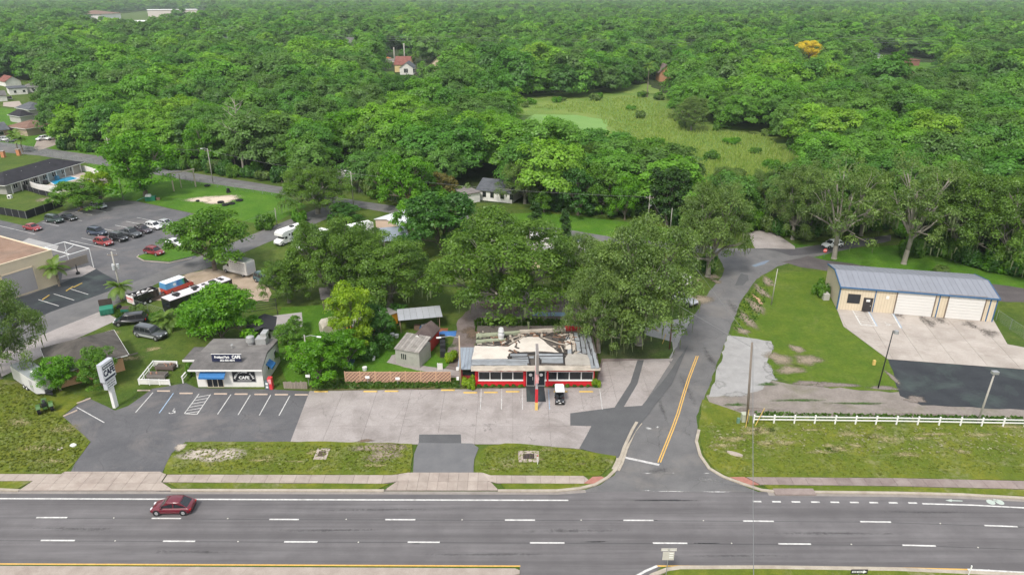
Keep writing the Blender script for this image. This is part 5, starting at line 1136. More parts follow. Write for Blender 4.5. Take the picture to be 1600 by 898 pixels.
house('red_roofed_house','yellow house with a red roof and dormers far back behind the wood lawn',(617,113),(640,113),20,5,'gable_x',4.5,M('yellow_wall',(.65,.5,.26),.8),SHR,.5,'house',((5,1.5,2,2,0,'f'),(12,1.5,2,2,0,'f')))
house('porch_house','white gabled porch house in front of the red roofed yellow house',(625,117),(646,117),14,4.5,'gable_y',3.2,WALLW,SHX,.5,'house',((4,1.2,2.6,2.6,0,'f',WFR,GLASS,2),(10,1.2,2.6,2.6,0,'f',WFR,GLASS,2)))
house('gabled_house','cream gabled house with a maroon roof right of the red roofed one far back',(672,111),(703,111),18,4.5,'gable_y',6,M('cream2_wall',(.62,.5,.36),.8),shingle('maroon_shingle',(.13,.075,.075),(.2,.12,.12)),.6,'house',((5,1.2,2,2,0,'f'),))
house('small_far_house','small pale house with a grey roof among the trees upper centre left',(536,82),(566,82),24,6,'gable_x',6,WALLW,SHG,1.0,'house')
house('stucco_far_house','white walled far house under a dark roof at the upper right',(1352,100),(1374,100),16,6,'hip',4,WALLW,SHX,1.0,'house',((5,2,2,2.4,0,'f'),(12,2,2,2.4,0,'f')))
house('tan_far_house','tan far house with a grey roof below the lawn at the upper right',(1398,131),(1430,131),16,5,'gable_y',4.5,M('tan_wall',(.5,.38,.25),.8),SHG,.8,'house',((5,1.5,2,2,0,'f'),))
house('red_far_shed','small red shed beside the far orchard lawn',(1420,103),(1436,103),8,4,'flat',.3,M('brick_wall',(.26,.12,.10),.9),SHR,.4,'shed')
house('brown_lodge','orange brown lodge in the trees right of the tall single palm',(1030,128),(1050,128),12,6,'gable_y',4,M('orange_wood',(.42,.22,.12),.8),shingle('lodge_roof',(.12,.09,.08),(.2,.15,.13)),.8,'house',((5,3,3,2,0,'f'),))
house('white_warehouse_block','long white warehouse block far away at the upper left',(196,43),(285,42),60,8,'flat',1,M('bright_wall',(.75,.72,.70),.7),WFR,1,'warehouse')
house('pink_apartment_block','long pinkish white apartment block farthest at the upper left',(232,27),(310,26),70,14,'flat',1,M('pink_white_wall',(.68,.58,.55),.8),WFR,1,'apartment block')
house('cream_apartment_block','cream apartment block at the left end of the distant complex',(160,33),(190,31),60,12,'hip',6,M('bright_wall',(.75,.72,.70),.7),SHT,2,'apartment block')
sheet('complex_road',[(125,44),(160,33),(205,40),(290,43),(290,46),(200,44),(165,38),(140,48)],SIDEW,.02)
house('white_far_shed','small white shed far back left of centre',(205,62),(222,62),20,8,'flat',1,M('bright_wall',(.75,.72,.70),.7),WFR,1,'shed')
house('low_far_house','low far house behind a bare dirt clearing',(346,78),(366,78),20,7,'gable_x',4,WALLW,SHX,1,'house'); sheet('dirt_clearing',[(335,92),(345,84),(375,83),(380,92)],SAND,.012)
sheet('far_road',[(585,95),(605,92),(640,92),(640,96),(605,98)],SIDEW,.012)
# --- yard buildings ---
BLKR=M('black_felt_roof',(.032,.032,.036),.85,.2)
t=thing('black_canopy_shed',(*G(416,530)[:2],0),.25,'open shed with a black felt gable roof behind the white cafe','shed')
for x in (-2.2,2.2):
    for y in (-1.8,1.8): MB().box(x-.08,x+.08,y-.08,y+.08,0,2.3).build('post',M('wood_post',(.3,.22,.15),.9),t)
gable(t,4.8,4.4,2.3,1.0,.3,BLKR,BLKR,'y',x0=-2.4,y0=-2.2)
MB().box(-2.2,2.2,1.7,1.85,0,2.25).build('back_wall',M('brown_boards',(.14,.11,.09),.9,.2),t)
t=thing('white_storage_shed',(*G(449,522)[:2],0),.3,'white storage shed with a flat grey roof, between the black canopy and the bushes','shed')
MB().box(-2.4,2.4,-2.0,2.0,0,2.4).build('wall',WALLW,t); MB().box(-2.55,2.55,-2.15,2.15,2.402,2.55).build('roof',shingle('pale_felt',(.30,.27,.26),(.40,.37,.35)),t)
t=thing('dark_pergola',(*G(405,500)[:2],0),.35,'dark metal pergola frame behind the black canopy shed','pergola')
for x in (-3,3):
    for y in (-2,2): MB().tube((x,y,0),(x,y,2.6),.06).build('post',DOORB,t)
for k in range(5): MB().tube((-3,-2+k,2.6),(3,-2+k,2.6),.05).build('rail',DOORB,t)
for y in (-2,2): pass
g,rz,W=frame((619,568),(657,574)); t=thing('grey_metal_shed',(g.x,g.y,0),rz-.06,'grey corrugated metal shed with a mossy ribbed roof in front of the red shed','shed'); h=2.5; D=3.6
CG=M('corrugated_grey',(.42,.41,.37),.6,.12,2,metal=.15,dirt=.2)
MB().box(0,W,0,D,0,h).build('wall',CG,t); lines(t,0,W,-.001,0,h,.3,CG,'wall_rib',d=.03,w=.1)
for k in range(10):
    x0=-.1+(W+.2)*k/10; MB().loft([[(x0,y,z),(x0+(W+.2)/10-.05,y,z),(x0+(W+.2)/10-.05,y,z+.06),(x0,y,z+.06)] for y,z in ((-.2,h+.01),(D+.2,h+.75))]).build('roof_sheet',M('mossy_sheet',(.36,.33,.30),.8,.3,1.2,dirt=.7,objvar=.35),t)
win(t,1.3,1.0,.9,.9,0,'f',CG,GLASS)
g,rz,W=frame((642,553),(668,556)); t=thing('red_barn_shed',(g.x,g.y,0),rz-.05,'red wooden barn shed with a brown shingle gable roof and white trim','shed'); h=2.4; D=5
BR=M('barn_red',(.42,.045,.035),.75,.1,1,dirt=.1); MB().box(0,W,0,D,0,h).build('wall',BR,t); gable(t,W,D,h,1.0,.18,shingle('barn_shingle',(.10,.075,.07),(.17,.13,.12)),BR,'y')
for sg in (0,1):
    xa,xb=(-.18,W/2) if sg==0 else (W+.18,W/2); MB().loft([[(xa,-.24,h-.22),(xa,-.2,h-.22),(xa,-.2,h-.02),(xa,-.24,h-.02)],[(xb,-.24,h+.8),(xb,-.2,h+.8),(xb,-.2,h+1.02),(xb,-.24,h+1.02)]]).build('rake_trim',WFR,t)
win(t,W/2,.05,1.4,2,0,'f',WFR,BR,0,'door')
g=G(657,512); t=thing('lean_to_canopy',(g.x,g.y,0),.22,'grey metal lean to canopy on posts behind the red barn shed','canopy')
for x in (-3.2,3.0):
    for y in (-1.2,1.6): MB().tube((x,y,0),(x,y,2.3+.15*(y>0)),.06).build('post',MATS['wood_post'],t)
for k in range(7): MB().loft([[(-3.5+k,y,z),(-2.53+k,y,z),(-2.53+k,y,z+.05),(-3.5+k,y,z+.05)] for y,z in ((-1.6,2.35),(1.9,2.75))]).build('roof_sheet',M('pale_metal_sheet',(.42,.43,.46),.5,.08,metal=.15,objvar=.1),t)
for i,(x,y,s) in enumerate(((-2,.3,.9),(-.8,-.2,.7),(.6,.4,1.0),(1.9,-.1,.8))):
    gg=G(652+i*6,514); o=MB().box(-.5*s,.5*s,-.4,.4,0,.8*s).build('storage_box',M('clutter%d'%i if False else ['brown_clutter','blue_clutter','grey_clutter','rust_clutter'][i],[(.16,.1,.07),(.05,.10,.2),(.25,.25,.25),(.25,.1,.05)][i],.8),None,(gg.x,gg.y,0),.3*i); tag(o,['brown','blue','grey','rust coloured'][i]+' storage box standing under the grey lean to canopy','storage box')
ORG=M('orange_tarp',(.65,.30,.02),.7,.12,2,dirt=.15)
g=G(583,517); t=thing('covered_trailer',(g.x,g.y,0),.75,'trailer with a grey flat roof and an orange side under the trees','trailer'); MB().box(-4,4,-1.2,1.2,.5,2.4).build('body',ORG,t); MB().box(-4.1,4.1,-1.3,1.3,2.402,2.5).build('roof',shingle('pale_felt',(.3,.27,.26),(.4,.37,.35)),t)
for x in (-1,.2):
    MB().tube((x,-1.25,.35),(x,1.25,.35),.35,.35,12).build('wheel',BMESH,t)
g=G(522,520); t=thing('pale_camper',(g.x,g.y,0),.5,'small weathered camper with a pale rounded roof behind the bright bushes','camper'); 
MB().loft([[(x,-1.1,.4),(x,1.1,.4),(x,1.15,2.0*f),(x,.8,2.5*f),(x,-.8,2.5*f),(x,-1.15,2.0*f)] for x,f in ((-2,.8),(-1.6,1),(1.6,1),(2,.85))]).build('body',M('mouldy_cream',(.46,.42,.34),.8,.15,2,dirt=.4),t); MB().tube((.2,-1.2,.32),(.2,1.2,.32),.32,.32,12).build('wheel',BMESH,t); MB().box(-.5,.5,-1.16,-1.12,1.3,1.9).build('window',GLASS,t)
house('grey_roof_hut','small hut with a grey roof left of the yellow green tall tree',(506,486),(522,484),3.5,2.2,'shed',.5,MATS['brown_boards'],SHG,.3,'hut')
g=G(538,575); o=MB().box(-1.5,1.5,-.9,.9,.9,1.0).build('table_top',M('dark_blue_board',(.03,.06,.09),.6),None,(g.x,g.y,0)); tag(o,'dark blue flat board raised beside the lattice fence','board')
# ---------------- vehicles ----------------
TYRE=M('tyre_rubber',(.018,.018,.02),.85,.1); RIM=M('alloy_rim',(.42,.42,.43),.35,.05,metal=.6); HLT=M('headlight_glass',(.75,.77,.8),.1,.02,spec=.6); TLT=M('tail_light_red',(.45,.01,.01),.2,.05); PLA=M('black_plastic',(.025,.025,.027),.6)
def paint(name,c,rough=.3): return M('paint_'+name,c,rough,.04,.8,metal=.25 if name in('silver','grey','darkgrey') else 0,spec=.5,coat=.6)
KINDS_CAR={ #L,W,z0,belt,hood,roof,A,B,C,D,wheel r
'sedan':(4.75,1.82,.22,.92,.82,1.43,1.0,.25,-1.05,-1.85,.33),
'crossover':(4.6,1.86,.25,1.0,.95,1.64,1.15,.45,-1.45,-2.12,.36),
'suv':(4.9,1.95,.28,1.1,1.08,1.8,1.25,.65,-1.95,-2.3,.39),
'fastback':(4.85,1.92,.24,.98,.9,1.62,1.25,.4,-1.2,-2.05,.37),
'wagon':(5.4,2.0,.30,1.12,1.08,1.85,1.2,.6,-2.35,-2.6,.39),
'jeep':(4.2,1.85,.4,1.12,1.08,1.85,.72,.55,-1.85,-1.95,.42),
'minivan':(5.0,1.95,.24,1.05,.95,1.75,1.6,.75,-2.0,-2.38,.35),
'pickup':(5.7,2.0,.38,1.15,1.12,1.88,1.15,.6,-.75,-.95,.41)}
def car(kind,col,px,py,heading,label,name='parked_car',cat='car',z=.015,two=None,group=None,gpos=None,roofm=None,dark=None):
    L_,W_,z0,bl,hd,rf,A,B,C,D,wr=KINDS_CAR[kind]; g=G(px,py) if gpos is None else Vector(gpos); t=thing(name,(g.x,g.y,z),heading,label,cat,group); h=L_/2; w=W_/2
    body=paint(*col) if isinstance(col,tuple) else col; low=two or body
    def ring(x,zt,wd,zb,ed=.1): return [(x,-wd+.08,zb),(x,wd-.08,zb),(x,wd,zb+.12),(x,wd,zb+(zt-zb)*.62),(x,wd-.05,zt-.06),(x,wd-.16,zt),(x,-wd+.16,zt),(x,-wd+.05,zt-.06),(x,-wd,zb+(zt-zb)*.62),(x,-wd,zb+.12)]
    m=MB(); m.smooth=True
    st_=[(-h,bl-.22,w-.2,z0+.18),(-h+.08,bl-.08,w-.08,z0+.06),(-h+.3,bl,w,z0),(D+.0,bl,w,z0),(A-.2,bl,w,z0),(A+.15,bl-.03,w,z0),(h-.75,hd-.02,w-.01,z0),(h-.3,hd-.12,w-.07,z0+.02),(h-.08,hd-.28,w-.17,z0+.08),(h,hd-.42,w-.3,z0+.16)]
    if kind=='pickup': st_=[(-h,bl-.1,w-.05,z0+.2),(-h+.1,bl,w,z0),(D,bl,w,z0)]+st_[4:]
    m.loft([ring(*s) for s in st_]); m.build('body',body,t)
    if two:
        m=MB(); m.loft([[(x,-w-.012,z0+.1),(x,w+.012,z0+.1),(x,w+.012,z0+.48),(x,-w-.012,z0+.48)] for x in (-h+.3,h-.8)]); m.build('lower_body',two,t)
    wt=w-.24; ch=[(A,bl-.02,w-.10),(B,rf-.02,wt),(C,rf,wt),(D,bl-.02,w-.10)]
    def cr(x,z,wd): return (x,wd,z)
    m=MB(); m.smooth=False
    P_=[(A,-w+.1,bl-.03),(A,w-.1,bl-.03),(B,wt,rf-.05),(B,-wt,rf-.05),(C,-wt,rf-.05),(C,wt,rf-.05),(D,w-.1,bl-.03),(D,-w+.1,bl-.03)]
    m.add(P_,[(0,1,2,3),(3,2,5,4),(4,5,6,7),(1,6,5,2),(0,3,4,7),(0,7,6,1)]); m.build('cabin',body,t)
    m=MB(); m.smooth=True; m.loft([[(x,-wd,z),(x,-wd*.75,z+.05),(x,wd*.75,z+.05),(x,wd,z),(x,wd,z-.05),(x,-wd,z-.05)] for x,wd,z in ((B+.06,wt-.03,rf-.045),(B-.2,wt+.01,rf-.03),((B+C)/2,wt+.02,rf-.02),(C+.1,wt+.01,rf-.03),(C-.03,wt-.03,rf-.045))]); m.build('roof',roofm or body,t)
    gl=GLASS; e=.012
    def quad(a,b,c,d,f,nm,off):
        """inset pane within the trapezoid"""
        q=[Vector(v) for v in (a,b,c,d)]; ce=sum(q,Vector())/4; q=[ce+(v-ce)*f for v in q]; o_=Vector(off)*e
        MB().add([v+o_ for v in q]+[v-o_*.2 for v in q],[(0,1,2,3),(0,4,5,1),(1,5,6,2),(2,6,7,3),(3,7,4,0)]).build(nm,gl,t)
    quad(P_[0],P_[1],P_[2],P_[3],.88,'windscreen',(1,0,.8)); quad(P_[7],P_[6],P_[5],P_[4],.86,'rear_window',(-1,0,.8))
    for sy in (1,-1):
        cuts=3 if C<-1.3 else 2; xs=[A-.28]+[A-.28+(D+.2-A+.28)*k/cuts for k in range(1,cuts)]+[D+.2]
        for k in range(cuts):
            xa,xb=xs[k]-.05,xs[k+1]+.05; f=lambda x: min(1,max(.15,(A-x)/(A-B))) if x>B else (1 if x>C else max(.2,(x-D)/(C-D)))
            zt=lambda x,f=f: bl+.02+(rf-.13-bl)*f(x); yy=lambda z: sy*(w-.1-(w-.1-wt)*(z-bl)/(rf-bl)+.012)
            za,zb=zt(xa-.05),zt(xb+.05); zl=bl+.04
            MB().add([(xa,yy(zl),zl),(xb,yy(zl),zl),(xb+(.05),yy(zb),zb),(xa-.05,yy(za),za)],[(0,1,2,3)]).build('side_window',gl,t,fix=False)
        for xx in (h-.85,-h+.9):
            yw=sy*(w-.10); o=MB(); o.smooth=False; o.tube((xx,yw-sy*.12,wr),(xx,yw+sy*.115,wr),wr,wr,16); o=o.build('wheel',TYRE,t)
            MB().tube((xx,yw+sy*.10,wr),(xx,yw+sy*.13,wr),wr*.62,wr*.55,12).build('rim',RIM,o)
        MB().box(h-.34,h-.03,sy*(w-.5)-.16,sy*(w-.5)+.16,hd-.34,hd-.2).build('headlight',HLT,t)
        MB().box(-h-.012,-h+.25,sy*(w-.22)-.14,sy*(w-.22)+.14,bl-.32,bl-.14).build('tail_light',TLT,t)
        MB().box(A-.35,A-.2,sy*(w+.02)-.09,sy*(w+.02)+.09,bl+.02,bl+.16).build('mirror',body if kind!='jeep' else PLA,t)
    MB().box(h-.1,h+.01,-w+.5,w-.5,z0+.12,hd-.42).build('grille',PLA,t); MB().box(-h-.02,-h+.1,-w+.25,w-.25,z0+.1,z0+.28).build('bumper',PLA if kind!='sedan' else body,t)
    m=MB()
    for xx in (h-.85,-h+.9):
        for sy in (1,-1): m.tube((xx,sy*(w-.2),wr),(xx,sy*(w+.006),wr),wr+.06,wr+.06,14)
    m.build('wheel_arch',PLA,t)
    if kind in('suv','wagon','minivan','crossover'):
        for sy in (1,-1): MB().box(C+.2,B-.1,sy*(wt-.06)-.02,sy*(wt-.06)+.02,rf+.02,rf+.05).build('roof_rail',PLA,t)
    if kind=='pickup': MB().box(-h+.12,D-.1,-w+.18,w-.18,bl-.02,bl+.012).build('bed',PLA,t)
    if kind=='jeep': MB().tube((-h-.18,0,1.0),(-h+.02,0,1.0),.36,.36,14).build('spare_wheel',TYRE,t)
    return t
NAVY=('navy',(.014,.022,.045)); BLK_=('black',(.012,.012,.014)); REDP=('red',(.36,.012,.014)); MAR=('maroon',(.20,.010,.022)); WHT=('white',(.72,.72,.71)); SIL=('silver',(.48,.49,.50)); GRY=('grey',(.20,.21,.22)); DGR=('darkgrey',(.07,.075,.08)); DGN=('green',(.012,.03,.022))
o=car('fastback',('wine',(.12,.005,.016)),272,797,math.pi+.02,'dark red crossover driving left along the outer highway lane','moving_car','car',.03); o.scale=(.88,.92,.92)
rowa=ang((110,376),(181,391)); ra=rowa
CARS=[('sedan',('brightred',(.24,.010,.014)),52,359,ra,'bright red sedan nearest the left edge in the school lot'),
('suv',DGN,86,347,ra,'dark green sport utility parked between the red sedan and the black one'),
('sedan',BLK_,108,343,ra,'black sedan right of the dark green sport utility by the cloth fence'),
('crossover',SIL,155,325,ra,'silver grey hatchback alone under the pool trees'),
('suv',NAVY,153,367,ra,'dark blue sport utility at the left end of the middle row'),
('crossover',('scarlet',(.25,.018,.016)),163,382,ra,'scarlet hatchback in front of the dark blue sport utility'),
('jeep',BLK_,187,376,ra,'black boxy off roader right of the scarlet hatchback'),
('pickup',DGR,205,369,ra,'grey pickup between the black off roader and the dark hatchback'),
('crossover',('plum',(.05,.035,.045)),224,363,ra,'dark hatchback left of the white one in the middle row'),
('crossover',WHT,241,357,ra,'white hatchback in the middle row of the school lot'),
('sedan',SIL,260,352,ra,'silver sedan at the right end of the middle row'),
('crossover',('crimson',(.20,.008,.016)),242,397,ra,'crimson crossover parked beside the grass island'),
('sedan',WHT,274,383,ra,'white sedan partly under the round shade tree')]
for c in CARS: car(*c,group='cars in the school parking lot')
car('minivan',BLK_,205,505,ang((225,497),(186,501)),'black minivan on the grass beside the concrete driveway')
car('wagon',DGR,237,526,ang((214,513),(258,522)),'long dark grey wagon with a silver lower body on the grass',two=paint(*SIL))
for k,(x,y,kk,c,l) in enumerate(((10,220,'crossover',SIL,'silver car at the left edge on the far house drive'),(21,222,'sedan',DGR,'dark sedan next to the silver car on the far house drive'),(67,219,'crossover',WHT,'white car left of the white pickup before the ranch house'),(84,218,'pickup',WHT,'white pickup before the ranch house with the rusty roof'))): car(kk,c,x,y,ang((100,215),(60,222)) if k>1 else .1,l)
car('pickup',SIL,1066,472,ang((1078,470),(1040,455))+math.pi,'silver pickup at the kerb of the side street, tail outward','parked_pickup','pickup')
car('crossover',WHT,1300,386,ang((1280,388),(1322,383))+math.pi,'white car on the street behind the trunk of the pale limbed oak')
car('wagon',('teal',(.05,.09,.10)),416,442,ang((400,436),(425,446)),'dark teal car under the oak at the right end of the sandy yard')
car('suv',BLK_,860,372,.05,'dark car by the back street left of the slim pointed tree')
car('sedan',('orange',(.6,.2,.04)),607,92,0,'small orange car far away on the road above the red roofed house')
# golf cart
g=G(874,627); t=thing('golf_cart',(g.x,g.y,.066),-HP,'black golf cart with a white roof parked facing the highway in the diner lot','golf cart')
m=MB(); m.smooth=True; m.loft([[(x,-.58*f,.32),(x,.58*f,.32),(x,.58*f,z),(x,-.58*f,z)] for x,z,f in ((-1.15,.85,.95),(-.9,.92,1),(-.35,.9,1),(-.3,.48,1),(.45,.48,1),(.5,.85,1),(.85,.88,1),(1.2,.6,.85))]); m.build('body',paint(*BLK_),t)
MB().box(-.75,-.2,-.5,.5,.92,1.02).build('seat',PLA,t); MB().box(-.8,-.68,-.5,.5,1.02,1.45).build('backrest',PLA,t)
for x in (-.85,.72):
    for y in (-.52,.52): MB().tube((x,y,.8),(x*.85 if x>0 else x,y,1.9),.025).build('roof_post',PLA,t)
m=MB(); m.loft([[(x,-.62*f,1.9),(x,.62*f,1.9),(x,.55*f,1.99),(x,-.55*f,1.99)] for x,f in ((-1.1,.92),(-.95,1),(.75,1),(.9,.9))]); m.build('roof',M('cart_white',(.75,.74,.72),.5),t)
for x in (-.8,.8):
    for y in (-.52,.52):
        o=MB().tube((x,y-.09,.25),(x,y+.09,.25),.25,.25,14).build('wheel',TYRE,t); MB().tube((x,y-.1,.25),(x,y+.1,.25),.12,.12,10).build('rim',RIM,o)
MB().tube((.55,-.2,.9),(.35,-.2,1.15),.02).build('steering_column',PLA,t)
for y in (-.4,.4): MB().box(1.12,1.2,y-.08,y+.08,.58,.66).build('headlight',HLT,t)
MB().box(1.1,1.22,-.15,.15,.38,.5).build('number_plate',WFR,t)
# panel body truck
WV=M('van_white',(.68,.66,.64),.5,.08,1,dirt=.15)
def wheel(t,x,y,r,w=.22,rm=RIM):
    o=MB().tube((x,y-w/2,r),(x,y+w/2,r),r,r,14).build('wheel',TYRE,t); MB().tube((x,y-w/2-.015,r),(x,y+w/2+.015,r),r*.58,r*.58,10).build('rim',rm,o); return o
g=G(374,427); hd=ang((395,432),(350,421)); t=thing('box_truck',(g.x,g.y,.01),hd,'old white panel truck with faded lettering under the dark shade tree','box truck')
MB().loft([[(x,-1.1,.5),(x,1.1,.5),(x,1.1,3.05),(x,1.0,3.12),(x,-1.0,3.12),(x,-1.1,3.05)] for x in (-3.4,1.3)]).build('box',WV,t)
MB().box(-3.35,1.25,-1.02,1.02,3.121,3.16).build('box_roof',M('grey_green_roof',(.16,.18,.16),.8,.2),t)
m=MB(); m.smooth=False; m.loft([[(x,-w_,.45),(x,w_,.45),(x,w_,z),(x,-w_,z)] for x,w_,z in ((1.3,1.02,2.9),(1.6,1.02,2.5),(2.2,1.0,1.55),(3.1,.95,1.3),(3.4,.85,.95))]); m.build('cab',WV,t)
MB().add([(1.62,-.9,2.4),(1.62,.9,2.4),(2.15,.9,1.66),(2.15,-.9,1.66)],[(0,1,2,3)]).build('windscreen',GLASS,t).location=(.03,0,.03)
for sy in (1,-1):
    MB().box(1.35,1.95,sy*1.03-.01,sy*1.03+.01,1.5,2.15).build('side_window',GLASS,t); wheel(t,2.5,sy*.92,.38); wheel(t,-2.1,sy*.95,.38)
    MB().box(3.3,3.42,sy*.65-.14,sy*.65+.14,.9,1.1).build('headlight',HLT,t)
m=MB(); r3=random.Random(4)
for k in range(4):
    x=-2.9
    while x<.8:
        l=r3.uniform(.12,.4); m.box(x,x+l,1.105,1.112,2.5-k*.42,2.62-k*.42+.1*(k==0)); x+=l+r3.uniform(.06,.2)
    x=-2.9
o=m.build('faded_lettering',M('faded_ink',(.28,.27,.33),.8,.2),t); o['kind']='stuff'
MB().box(-3.44,-3.402,-.9,.9,.7,2.8).build('rear_door',M('door_greyish',(.52,.52,.55),.6),t)
# class C white motorhome
def camper(px,py,hd,label,s=1.0,full=True):
    g=G(px,py); t=thing('motorhome',(g.x,g.y,.01),hd,label,'motorhome'); W1=1.2
    C=M('rv_white',(.76,.75,.73),.4,.04,1,dirt=.05)
    m=MB(); m.loft([[(x,-W1,zb),(x,W1,zb),(x,W1,zt),(x,W1-.1,zt+.08),(x,-W1+.1,zt+.08),(x,-W1,zt)] for x,zb,zt in ((-3.9,.5,3.05),(1.2,.5,3.05),(1.25,1.95,3.05),(2.2,1.95,3.0),(2.75,2.1,2.65))]); m.build('body',C,t)
    m=MB(); m.loft([[(x,-w_,.45),(x,w_,.45),(x,w_,z),(x,-w_,z)] for x,w_,z in ((1.2,1.05,1.94),(1.7,1.05,1.94),(2.3,1.02,1.35),(3.2,.98,1.15),(3.45,.9,.8))]); m.build('cab',C,t)
    MB().add([(1.75,-.92,1.9),(1.75,.92,1.9),(2.28,.92,1.4),(2.28,-.92,1.4)],[(0,1,2,3)]).build('windscreen',GLASS,t).location=(.03,0,.03)
    for sy in (1,-1):
        MB().box(1.3,1.9,sy*1.06-.01,sy*1.06+.01,1.35,1.85).build('cab_window',GLASS,t); MB().box(-1.0,.2,sy*1.205-.01,sy*1.205+.01,1.6,2.35).build('side_window',GLASS,t); MB().box(.5,.95,sy*1.205-.01,sy*1.205+.01,1.9,2.3).build('side_window',GLASS,t)
        wheel(t,2.55,sy*.95,.38); wheel(t,-2.3,sy*1.05,.38)
        MB().loft([[(x,sy*1.21,z),(x,sy*1.215,z),(x,sy*1.215,z+.16),(x,sy*1.21,z+.16)] for x,z in ((-3.8,2.7),(-2.4,1.9),(-1.3,1.2),(.9,1.05))]).build('side_stripe',M('rv_stripe',(.16,.16,.2),.5),t)
        MB().box(3.36,3.47,sy*.68-.14,sy*.68+.14,.8,1.0).build('headlight',HLT,t)
    MB().box(-1.6,-.8,-.35,.35,3.131,3.4).build('roof_air_conditioner',PLA,t); MB().box(-3.0,-2.5,-.25,.25,3.131,3.22).build('roof_hatch',WFR,t); MB().box(3.4,3.5,-.7,.7,.5,.7).build('bumper',RIM,t)
    return t
camper(452,378,ang((468,372),(436,384)),'white motorhome with an overcab bunk parked by the diagonal street')
camper(488,386,ang((505,378),(474,389)),'second white motorhome mostly hidden in the oak foliage')
camper(556,372,ang((580,366),(540,375)),'white camper showing only its roof through the oak leaves')
# black class A coach
g=G(313,475); hd=ang((272,494),(358,462)); t=thing('motor_coach',(g.x,g.y,.01),hd,'long black motor coach with a white roof parked on the sandy yard','motor coach')
BC=paint('coachblack',(.016,.014,.016)); Lc=5.9
MB().loft([[(x,-1.25,.45),(x,1.25,.45),(x,1.28,3.0),(x,-1.28,3.0)] for x in (-Lc,-Lc+.15,Lc-.25,Lc)]).build('body',BC,t)
MB().loft([[(x,-1.3,3.0),(x,1.3,3.0),(x,1.1,3.16),(x,-1.1,3.16)] for x in (-Lc+.03,Lc-.2)]).build('roof',M('coach_roof',(.62,.58,.60),.5,.06),t)
for x in (-3.9,-.4,2.9):
    MB().loft([[(x-.55,-.45,3.161),(x-.55,.45,3.161),(x-.5,.4,3.4),(x-.5,-.4,3.4)],[(x+.55,-.45,3.161),(x+.55,.45,3.161),(x+.5,.4,3.4),(x+.5,-.4,3.4)]]).build('roof_air_conditioner',PLA,t)
for x,y in ((-4.1,-.8),(-.9,-.8),(1.3,-.75),(1.3,.2),(4.5,.2),(4.5,-.5)): MB().box(x-.28,x+.28,y-.2,y+.2,3.12,3.3).build('roof_vent',PLA,t)
MB().box(4.3,4.4,-.2,.9,3.161,3.3).build('antenna',PLA,t)
for sy in (1,-1):
    for x in (-4.2,4.0): wheel(t,x,sy*1.1,.5,.3)
    for k,(z0,z1) in enumerate(((1.3,2.2),(.95,1.7),(.7,1.1))):
        MB().loft([[(x,sy*1.285,z),(x,sy*1.292,z),(x,sy*1.292,z+.09),(x,sy*1.285,z+.09)] for x,z in ((-5.4,z0),(-3,z0+.12),(0,(z0+z1)/2),(3,z1-.05),(5.2,z1))]).build('silver_swoosh',RIM,t)
    for x in (-3.2,-1.4,.6,2.8): MB().box(x-.6,x+.6,sy*1.285-.01,sy*1.285+.012,2.15,2.75).build('side_window',GLASS,t)
MB().box(Lc+.002,Lc+.02,-1.15,1.15,1.4,2.8).build('windscreen',GLASS,t); MB().box(-Lc-.02,-Lc-.002,-.9,.9,1.6,2.6).build('rear_window',GLASS,t)
# wrapped service van
g=G(278,453); hd=ang((257,462),(300,446)); t=thing('service_van',(g.x,g.y,.01),hd,'cargo van wrapped in red, blue and green with a white roof','van')
VR=paint('vanred',(.50,.05,.035)); k=N('van_wrap'); o=k.obj(); sx=k.n('ShaderNodeSeparateXYZ'); k.l(o,sx.inputs[0])
c=k.ramp(k.math('ADD',k.math('MULTIPLY',sx.outputs[0],.2),k.math('ADD',.42,k.math('MULTIPLY',k.noise(o,1.2,2),.18))),[(.1,(.10,.30,.55)),(.38,(.20,.42,.68)),(.45,(.05,.16,.45)),(.62,(.06,.28,.40)),(.68,(.03,.27,.10)),(1,(.05,.30,.12))]); VW=k.done(k.bsdf(c,.35,0,.4,coat=.4))
m=MB(); m.smooth=False; m.loft([[(x,-w_,.35),(x,w_,.35),(x,w_,z),(x,-w_,z)] for x,w_,z in ((-2.7,.98,1.15),(1.4,1.0,1.15),(1.9,1.0,1.12),(2.5,.95,1.0),(2.75,.85,.75))]); m.build('lower_body',VR,t)
MB().loft([[(x,-1.0,1.151),(x,1.0,1.151),(x,w_,z),(x,-w_,z)] for x,w_,z in ((-2.72,.88,2.25),(.95,.88,2.25))]).build('upper_body',VW,t)
MB().loft([[(.95,-.99,1.151),(.95,.99,1.151),(.95,.88,2.24),(.95,-.88,2.24)],[(1.95,-.95,1.151),(1.95,.95,1.151),(1.25,.85,2.15),(1.25,-.85,2.15)]]).build('windscreen',GLASS,t)
MB().loft([[(x,-.9,2.251),(x,.9,2.251),(x,.75,2.36),(x,-.75,2.36)] for x in (-2.65,1.2)]).build('roof',M('van_roof',(.74,.76,.78),.35),t)
for sy in (1,-1):
    wheel(t,1.75,sy*.88,.34); wheel(t,-1.7,sy*.88,.34); MB().box(2.62,2.74,sy*.6-.14,sy*.6+.14,.78,.92).build('headlight',HLT,t)
    MB().tube((-1.0,sy*.93,1.65),(-1.0,sy*.97,1.65),.3,.3,14).build('round_logo',M('wrap_white',(.7,.75,.8),.5),t)
